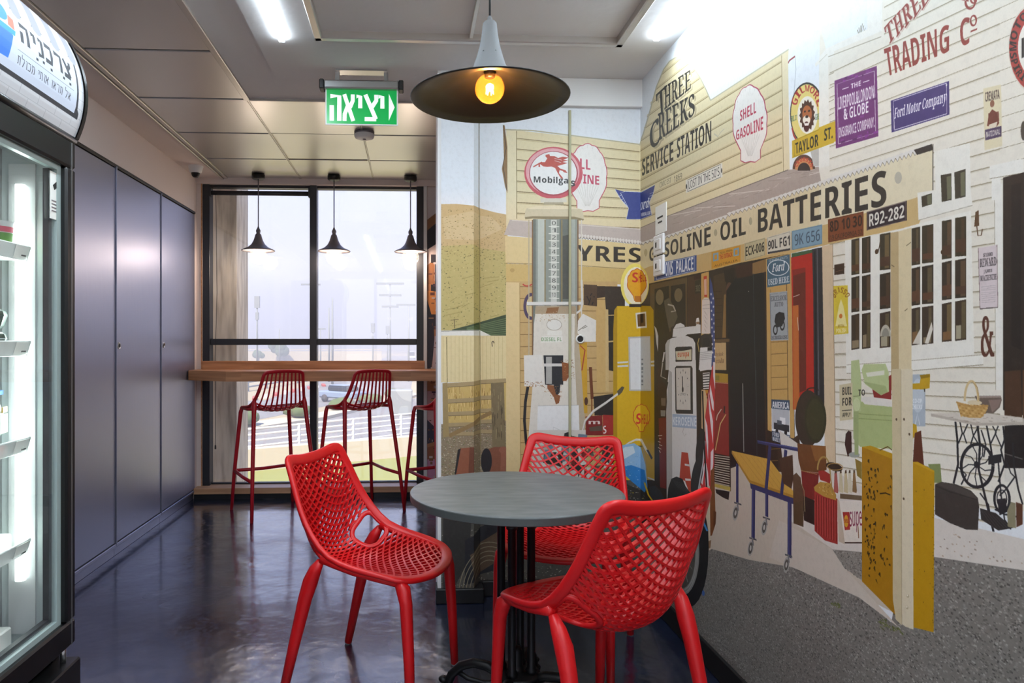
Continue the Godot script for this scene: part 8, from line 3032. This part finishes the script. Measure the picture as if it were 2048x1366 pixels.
	l(11045464,1.5,1.2,[2036,1123,2033,1148,2020,1159])
	p(11040783,[1679,975,1788,965,1798,600,1679,637])
	p(12160788,[1679,975,1711,983,1788,976,1788,963])
	l(6046476,3.5,2.4,[1745,977,1773,990,1787,984])
	p(12160012,[1851,967,1919,957,1917,609,1857,595])
	p(13081628,[1851,967,1869,971,1919,960,1919,956])
	p(4864018,[1721,739,1726,739,1724,726,1719,736])
	p(2892822,[1727,773,1729,772,1730,770,1725,767])
	p(3812368,[1727,800,1732,801,1731,787,1726,795])
	p(3812368,[1703,716,1709,718,1705,704,1701,713])
	p(4864018,[1723,764,1726,766,1728,758,1721,758])
	p(2892822,[1706,903,1708,902,1712,893,1704,897])
	p(4864018,[1694,886,1699,887,1697,883,1693,881])
	p(4864018,[1702,837,1706,838,1706,832,1700,830])
	p(2892822,[1727,929,1731,928,1729,919,1725,924])
	p(4864018,[1706,874,1711,876,1711,862,1704,871])
	p(2892822,[1706,875,1711,876,1711,865,1705,868])
	p(4864018,[1690,774,1695,773,1693,765,1689,769])
	p(3812368,[1698,801,1702,801,1699,796,1696,797])
	p(4864018,[1705,904,1710,906,1707,893,1703,902])
	p(3812368,[1715,885,1719,885,1716,881,1713,879])
	p(4864018,[1718,748,1722,748,1722,745,1717,743])
	p(3812368,[1688,880,1689,879,1694,879,1686,875])
	p(4864018,[1697,747,1702,747,1703,745,1695,744])
	p(2892822,[1693,803,1695,803,1695,790,1691,797])
	p(4864018,[1722,832,1727,832,1724,819,1720,829])
	p(2892822,[1722,707,1726,708,1727,705,1720,700])
	p(3812368,[1693,803,1696,802,1696,792,1691,799])
	p(4864018,[1727,917,1729,916,1733,906,1725,911])
	p(2892822,[1696,759,1700,759,1703,754,1694,753])
	p(3812368,[1712,769,1715,769,1715,765,1711,767])
	p(3812368,[1705,664,1707,663,1710,658,1703,659])
	p(3812368,[1701,919,1706,919,1705,906,1699,916])
	p(4864018,[1729,917,1733,917,1734,910,1727,914])
	p(4864018,[1714,812,1717,811,1719,810,1712,809])
	p(4864018,[1700,859,1704,859,1705,847,1698,854])
	p(2892822,[1723,725,1727,726,1726,719,1721,720])
	p(2892822,[1705,877,1708,877,1707,868,1703,874])
	p(4864018,[1686,830,1691,831,1687,816,1684,824])
	p(3812368,[1714,735,1717,737,1715,727,1713,728])
	p(3812368,[1723,858,1726,858,1729,851,1721,853])
	p(4864018,[1703,739,1708,740,1708,737,1701,732])
	p(3812368,[1714,738,1717,740,1718,733,1712,734])
	p(2892822,[1722,794,1728,797,1729,792,1720,790])
	p(4864018,[1719,757,1722,759,1721,751,1717,752])
	p(3812368,[1712,859,1717,859,1713,850,1710,857])
	p(2892822,[1727,704,1730,704,1731,696,1726,699])
	p(3812368,[1700,719,1703,721,1703,714,1698,714])
	p(3812368,[1715,907,1717,906,1718,901,1713,904])
	p(4864018,[1709,750,1713,751,1710,747,1707,743])
	p(3812368,[1700,716,1705,717,1702,712,1698,711])
	p(3812368,[1709,707,1712,708,1710,697,1707,703])
	p(4864018,[1724,689,1728,691,1729,677,1722,684])
	p(4864018,[1731,661,1734,660,1737,651,1729,659])
	p(4864018,[1702,742,1706,744,1708,734,1700,735])
	p(3812368,[1724,867,1728,867,1730,855,1723,863])
	p(3812368,[1722,875,1726,875,1726,862,1720,869])
	p(3812368,[1713,705,1715,704,1717,693,1711,700])
	p(4864018,[1712,735,1717,735,1715,728,1711,730])
	p(4864018,[1724,783,1726,782,1726,772,1722,779])
	p(2892822,[1734,879,1739,878,1737,872,1733,877])
	p(3812368,[1758,801,1763,802,1761,789,1756,796])
	p(2892822,[1768,777,1771,776,1772,770,1767,773])
	p(3812368,[1754,795,1756,796,1756,785,1753,789])
	p(2892822,[1736,932,1740,933,1742,922,1735,929])
	p(4864018,[1700,733,1702,733,1705,726,1699,730])
	p(2892822,[1769,829,1773,830,1773,824,1767,826])
	p(3812368,[1701,947,1707,949,1707,938,1700,942])
	p(3812368,[1762,830,1768,831,1766,821,1761,826])
	p(3812368,[1724,739,1728,740,1728,733,1722,736])
	p(2892822,[1777,713,1782,713,1782,708,1776,710])
	p(3812368,[1687,878,1690,879,1688,874,1685,875])
	p(2892822,[1754,720,1758,722,1758,712,1752,718])
	p(2892822,[1700,749,1704,751,1702,740,1698,746])
	p(3812368,[1708,789,1713,789,1712,776,1707,783])
	p(4864018,[1760,712,1762,712,1766,702,1759,706])
	p(2892822,[1706,681,1711,683,1710,677,1704,675])
	p(4864018,[1718,854,1722,855,1723,853,1716,851])
	p(2892822,[1696,863,1701,865,1699,860,1694,858])
	p(4864018,[1734,900,1739,900,1738,897,1733,893])
	p(3812368,[1710,696,1713,696,1713,690,1708,693])
	p(2892822,[1784,853,1786,854,1785,840,1782,851])
	p(4864018,[1769,724,1772,725,1775,722,1768,719])
	p(4864018,[1782,924,1786,925,1788,913,1781,922])
	p(3812368,[1760,745,1764,747,1761,734,1758,741])
	p(2892822,[1747,726,1752,729,1751,714,1745,723])
	p(2892822,[1711,929,1717,929,1718,922,1710,923])
	p(3812368,[1742,680,1747,682,1748,671,1740,675])
	p(2892822,[1691,742,1694,744,1695,740,1689,738])
	p(3812368,[1705,786,1709,786,1709,780,1704,781])
	p(3812368,[1699,857,1702,856,1705,850,1697,850])
	p(4864018,[1780,899,1782,900,1786,894,1779,894])
	p(2892822,[1774,894,1775,895,1776,888,1772,891])
	l(2892822,4.2,2.9,[1745,872,1765,878,1782,877])
	p(6966288,[1855,828,1858,829,1858,825,1855,826])
	p(6966288,[1913,747,1915,748,1915,746,1913,745])
	p(6966288,[1913,815,1915,816,1915,814,1913,813])
	p(6966288,[1914,707,1916,708,1916,705,1914,705])
	p(6966288,[1914,683,1916,684,1916,680,1914,681])
	p(6966288,[1917,800,1919,801,1919,798,1917,798])
	p(6966288,[1914,631,1916,631,1916,628,1914,629])
	p(6966288,[1913,655,1915,656,1915,652,1913,653])
	p(6966288,[1906,712,1908,712,1908,711,1906,710])
	p(6966288,[1874,731,1876,732,1876,731,1874,729])
	p(6966288,[1917,920,1919,921,1919,918,1917,918])
	p(6966288,[1917,791,1919,792,1919,790,1917,789])
	p(6966288,[1890,845,1892,845,1892,841,1890,843])
	p(6966288,[1917,769,1919,769,1919,766,1917,767])
	p(6966288,[1916,777,1918,777,1918,776,1916,775])
	p(6966288,[1859,784,1861,784,1861,782,1859,781])
	p(6966288,[1914,858,1916,859,1916,857,1914,856])
	p(6966288,[1914,776,1916,776,1916,773,1914,774])
	p(6966288,[1917,884,1919,884,1919,882,1917,882])
	p(6966288,[1888,913,1890,913,1890,910,1888,911])
	p(6966288,[1916,756,1918,757,1918,755,1916,754])
	p(6966288,[1886,664,1888,664,1888,662,1886,662])
	p(6966288,[1858,704,1860,705,1860,702,1858,702])
	p(6966288,[1889,733,1891,734,1891,731,1889,731])
	p(6966288,[1917,865,1919,865,1919,862,1917,863])
	p(6966288,[1913,635,1915,635,1915,633,1913,633])
	p(6966288,[1916,648,1918,648,1918,646,1916,646])
	p(6966288,[1908,928,1910,929,1910,927,1908,926])
	p(6966288,[1914,782,1916,783,1916,781,1914,780])
	p(6966288,[1864,905,1866,905,1866,902,1864,902])
	p(12100216,[1782,1497,1810,1496,1811,1127,1785,1125])
	p(14075810,[1809,1496,1850,1498,1851,1130,1810,1127])
	p(14208434,[1787,1175,1854,1178,1857,590,1832,586,1800,590,1790,633])
	p(13220760,[1787,1175,1817,1177,1819,909,1820,584,1800,590,1790,633])
	l(11049082,1.6,1.2,[1817,1174,1820,586])
	e(5917236,[1802,1058,3,0,0,-3])
	e(5917236,[1827,1061,3,0,0,-3])
	e(5917236,[1844,1029,3,0,0,-3])
	e(5917236,[1826,878,3,0,0,-3])
	e(11905160,[1839,659,4,1,0,-4])
	e(15722710,[1838,660,2,1,0,-2])
	e(11905160,[1837,632,4,1,0,-4])
	e(15722710,[1836,633,2,1,0,-2])
	l(6969920,2.2,1.6,[1834,1459,1849,1465])
	l(6969920,2.2,1.6,[1829,1310,1838,1315])
	l(6969920,2.4,1.6,[1785,1421,1795,1415])
	p(14541287,[-5,2683,-5,2683,-5,-288,-5,-288])
	p(5591626,[-5,604,-5,604,-5,-288,-5,-288])
	n([9407102,7236192,3947060,11051668,4999746],[-5,604,-5,604,-5,-288,-5,-288],3800,3,9)
	p(14273444,[-5,2219,-1,2217,-1,1797,-5,1798])
	p(14541287,[-5,2216,-1,2215,-1,2326,-5,2327])
	p(8219461,[-5,2177,-1,2176,0,2179,-5,2181])
	p(13088396,[-5,2170,-2,2169,0,2174,-5,2176])
	p(8219461,[-5,2130,-1,2129,0,2132,-5,2134])
	p(13088396,[-5,2123,-2,2122,0,2127,-5,2129])
	p(8219461,[-5,2082,-1,2081,0,2085,-5,2086])
	p(13088396,[-5,2076,-2,2075,0,2080,-5,2082])
	p(8219461,[-5,2035,-1,2034,0,2038,-5,2039])
	p(13088396,[-5,2029,-1,2028,0,2033,-5,2034])
	p(8219461,[-5,1988,-1,1987,0,1991,-5,1992])
	p(13088396,[-5,1981,-1,1981,0,1986,-5,1987])
	p(8219461,[-5,1941,-1,1940,0,1944,-5,1945])
	p(13088396,[-5,1934,-1,1933,0,1939,-5,1940])
	p(8219461,[-5,1894,-1,1893,0,1897,-5,1898])
	p(13088396,[-5,1887,-1,1886,0,1892,-5,1893])
	p(8219461,[-5,1847,-1,1846,0,1850,-5,1851])
	p(13088396,[-5,1840,-1,1839,0,1845,-5,1846])
	p(8219461,[-5,1800,-1,1799,-1,1803,-5,1804])
	p(13088396,[-5,1793,-1,1792,0,1798,-5,1799])
	p(8219461,[-5,1782,-1,1781,-1,1785,-5,1785])
	p(13088396,[-5,1746,-1,1745,0,1751,-5,1752])
	p(8219461,[-5,1781,0,1781,-1,1785,-5,1785])
	p(13088396,[-5,1699,-1,1698,-1,1704,-5,1705])
	p(8219461,[-5,1781,0,1781,-2,1785,-5,1785])
	p(13088396,[-5,1652,-1,1651,-1,1657,-5,1657])
	p(8219461,[-5,1781,1,1781,-2,1785,-5,1785])
	p(13088396,[-5,1604,-1,1604,-1,1610,-5,1610])
	p(11577484,[-5,2212,-2,2211,0,2216,-5,2218])
	p(4147080,[-5,1972,-1,1971,-1,1847,-5,1847])
	p(13619932,[-5,1846,-1,1845,0,1848,-5,1849])
	p(12168356,[-5,1798,-1,1797,-1,1721,-5,1722])
	p(14208966,[-5,1793,-1,1793,0,1796,-5,1797])
	p(14078154,[-5,1738,4,1739,21,1729,-1,1716,-5,1720])
	p(6116428,[-5,1715,-1,1713,24,1718,18,1720,0,1716,-5,1718])
	p(14073996,[-5,1718,-1,1718,-1,1595,-5,1595])
	p(9073732,[-5,1593,-1,1593,0,1596,-5,1597])
	p(13216876,[-5,1594,-1,1593,-1,1521,-5,1521])
	e(11904636,[79,1671,24,-3,0,-16])
	p(13871901,[-5,1418,-5,1418,145,1408,185,1387,192,1200,199,595,-5,554])
	p(12161807,[-5,1418,145,1408,185,1387,199,595,-5,554])
	p(14210250,[-5,1384,84,1384,95,1306,-5,1306])
	p(7031324,[-5,1376,68,1376,76,1315,-5,1314])
	p(2891796,[-5,1376,45,1376,48,1333,-1,1332,-5,1360])
	p(11908014,[-5,1265,140,1265,155,1007,-5,995])
	p(14277080,[-5,1257,6,1257,9,1003,-5,1002])
	p(12566460,[6,1257,130,1257,140,1014,9,1003])
	p(13618372,[149,1148,196,1151,196,1142,152,1139])
	p(13618372,[149,1131,196,1133,196,1124,152,1122])
	p(6974574,[16,1155,41,1156,41,1149,16,1148])
	p(6974574,[16,1134,41,1135,41,1125,16,1124])
	p(6974574,[16,1114,41,1115,41,1101,16,1100])
	p(6974574,[16,1093,41,1094,41,1088,16,1086])
	p(6974574,[16,1073,41,1074,41,1064,16,1063])
	p(6974574,[16,1052,41,1054,41,1040,16,1039])
	p(6974574,[16,1032,41,1033,41,1026,16,1025])
	p(14070562,[-5,928,12,931,31,931,48,928,67,929,84,927,96,922,105,915,119,911,128,905,132,896,129,888,134,880,134,871,126,862,115,854,60,823,49,802,-5,795])
	p(12075050,[-5,926,-4,926,12,929,29,930,46,927,65,928,80,926,92,921,101,914,115,910,124,904,127,896,125,887,130,879,129,871,122,862,111,855,56,823,46,803,-5,796,-5,793,51,801,65,823,118,854,131,862,138,871,139,880,134,888,136,897,133,906,123,912,109,916,101,923,87,929,68,931,50,930,33,933,12,933,-5,930])
	t(12726314,"HELL","s",[19,835,122,847,122,893,19,882])
	p(15128170,[124,1509,119,1487,104,1466,80,1448,47,1434,7,1423,-5,1422,-5,1618,7,1614,47,1597,80,1578,104,1556,119,1532])
	p(15130564,[110,1506,105,1484,90,1465,66,1448,34,1435,-5,1427,-5,1603,34,1588,66,1570,90,1550,105,1528])
	p(14393884,[-5,1593,7,1591,27,1585,43,1576,53,1566,69,1557,81,1548,85,1537,82,1527,88,1517,87,1507,78,1498,64,1491,0,1466,-5,1459])
	p(12603434,[-5,1591,5,1590,24,1584,39,1576,49,1565,65,1557,76,1548,80,1538,77,1527,83,1517,82,1507,74,1499,60,1492,-5,1467,-5,1467,-5,1452,4,1465,68,1490,83,1497,91,1506,92,1517,87,1527,89,1537,85,1548,73,1558,57,1566,47,1576,31,1586,9,1593,-5,1595])
	p(11890716,[-5,1465,10,1464,17,1434,-5,1436])
	t(11547690,"ELL","s",[1,1534,91,1531,91,1563,1,1568])
	p(3813414,[-5,1426,17,1424,17,1410,-5,1411])
	p(14078666,[-5,752,3,753,80,714,103,721,22,762,-5,759])
	p(3815994,[-5,720,29,725,29,729,-5,724])
	p(14078666,[-5,746,12,744,65,716,117,699,136,707,85,724,32,751,-5,755])
	p(2500652,[85,718,116,723,176,694,156,683])
	l(9079432,7.1,2.4,[43,715,96,617])
	p(3815994,[-5,720,22,725,22,727,-5,723])
	p(9418454,[-5,716,10,715,75,643,103,540,61,507,-5,512])
	p(3112896,[-5,612,61,616,103,540,61,507,-5,511])
	n([4164808,12177632,5938380],[-5,681,17,687,75,558,-5,551],60,2,6)
	l(14266908,27.5,9.5,[61,555,117,507,212,482])
	p(3354668,[-5,503,61,507,131,439,-5,406])
	n([9077880,13218348,5920336,11907238],[-5,493,47,496,96,435,-5,411],50,3,8)
	l(11909308,20.3,7.1,[103,588,199,595])
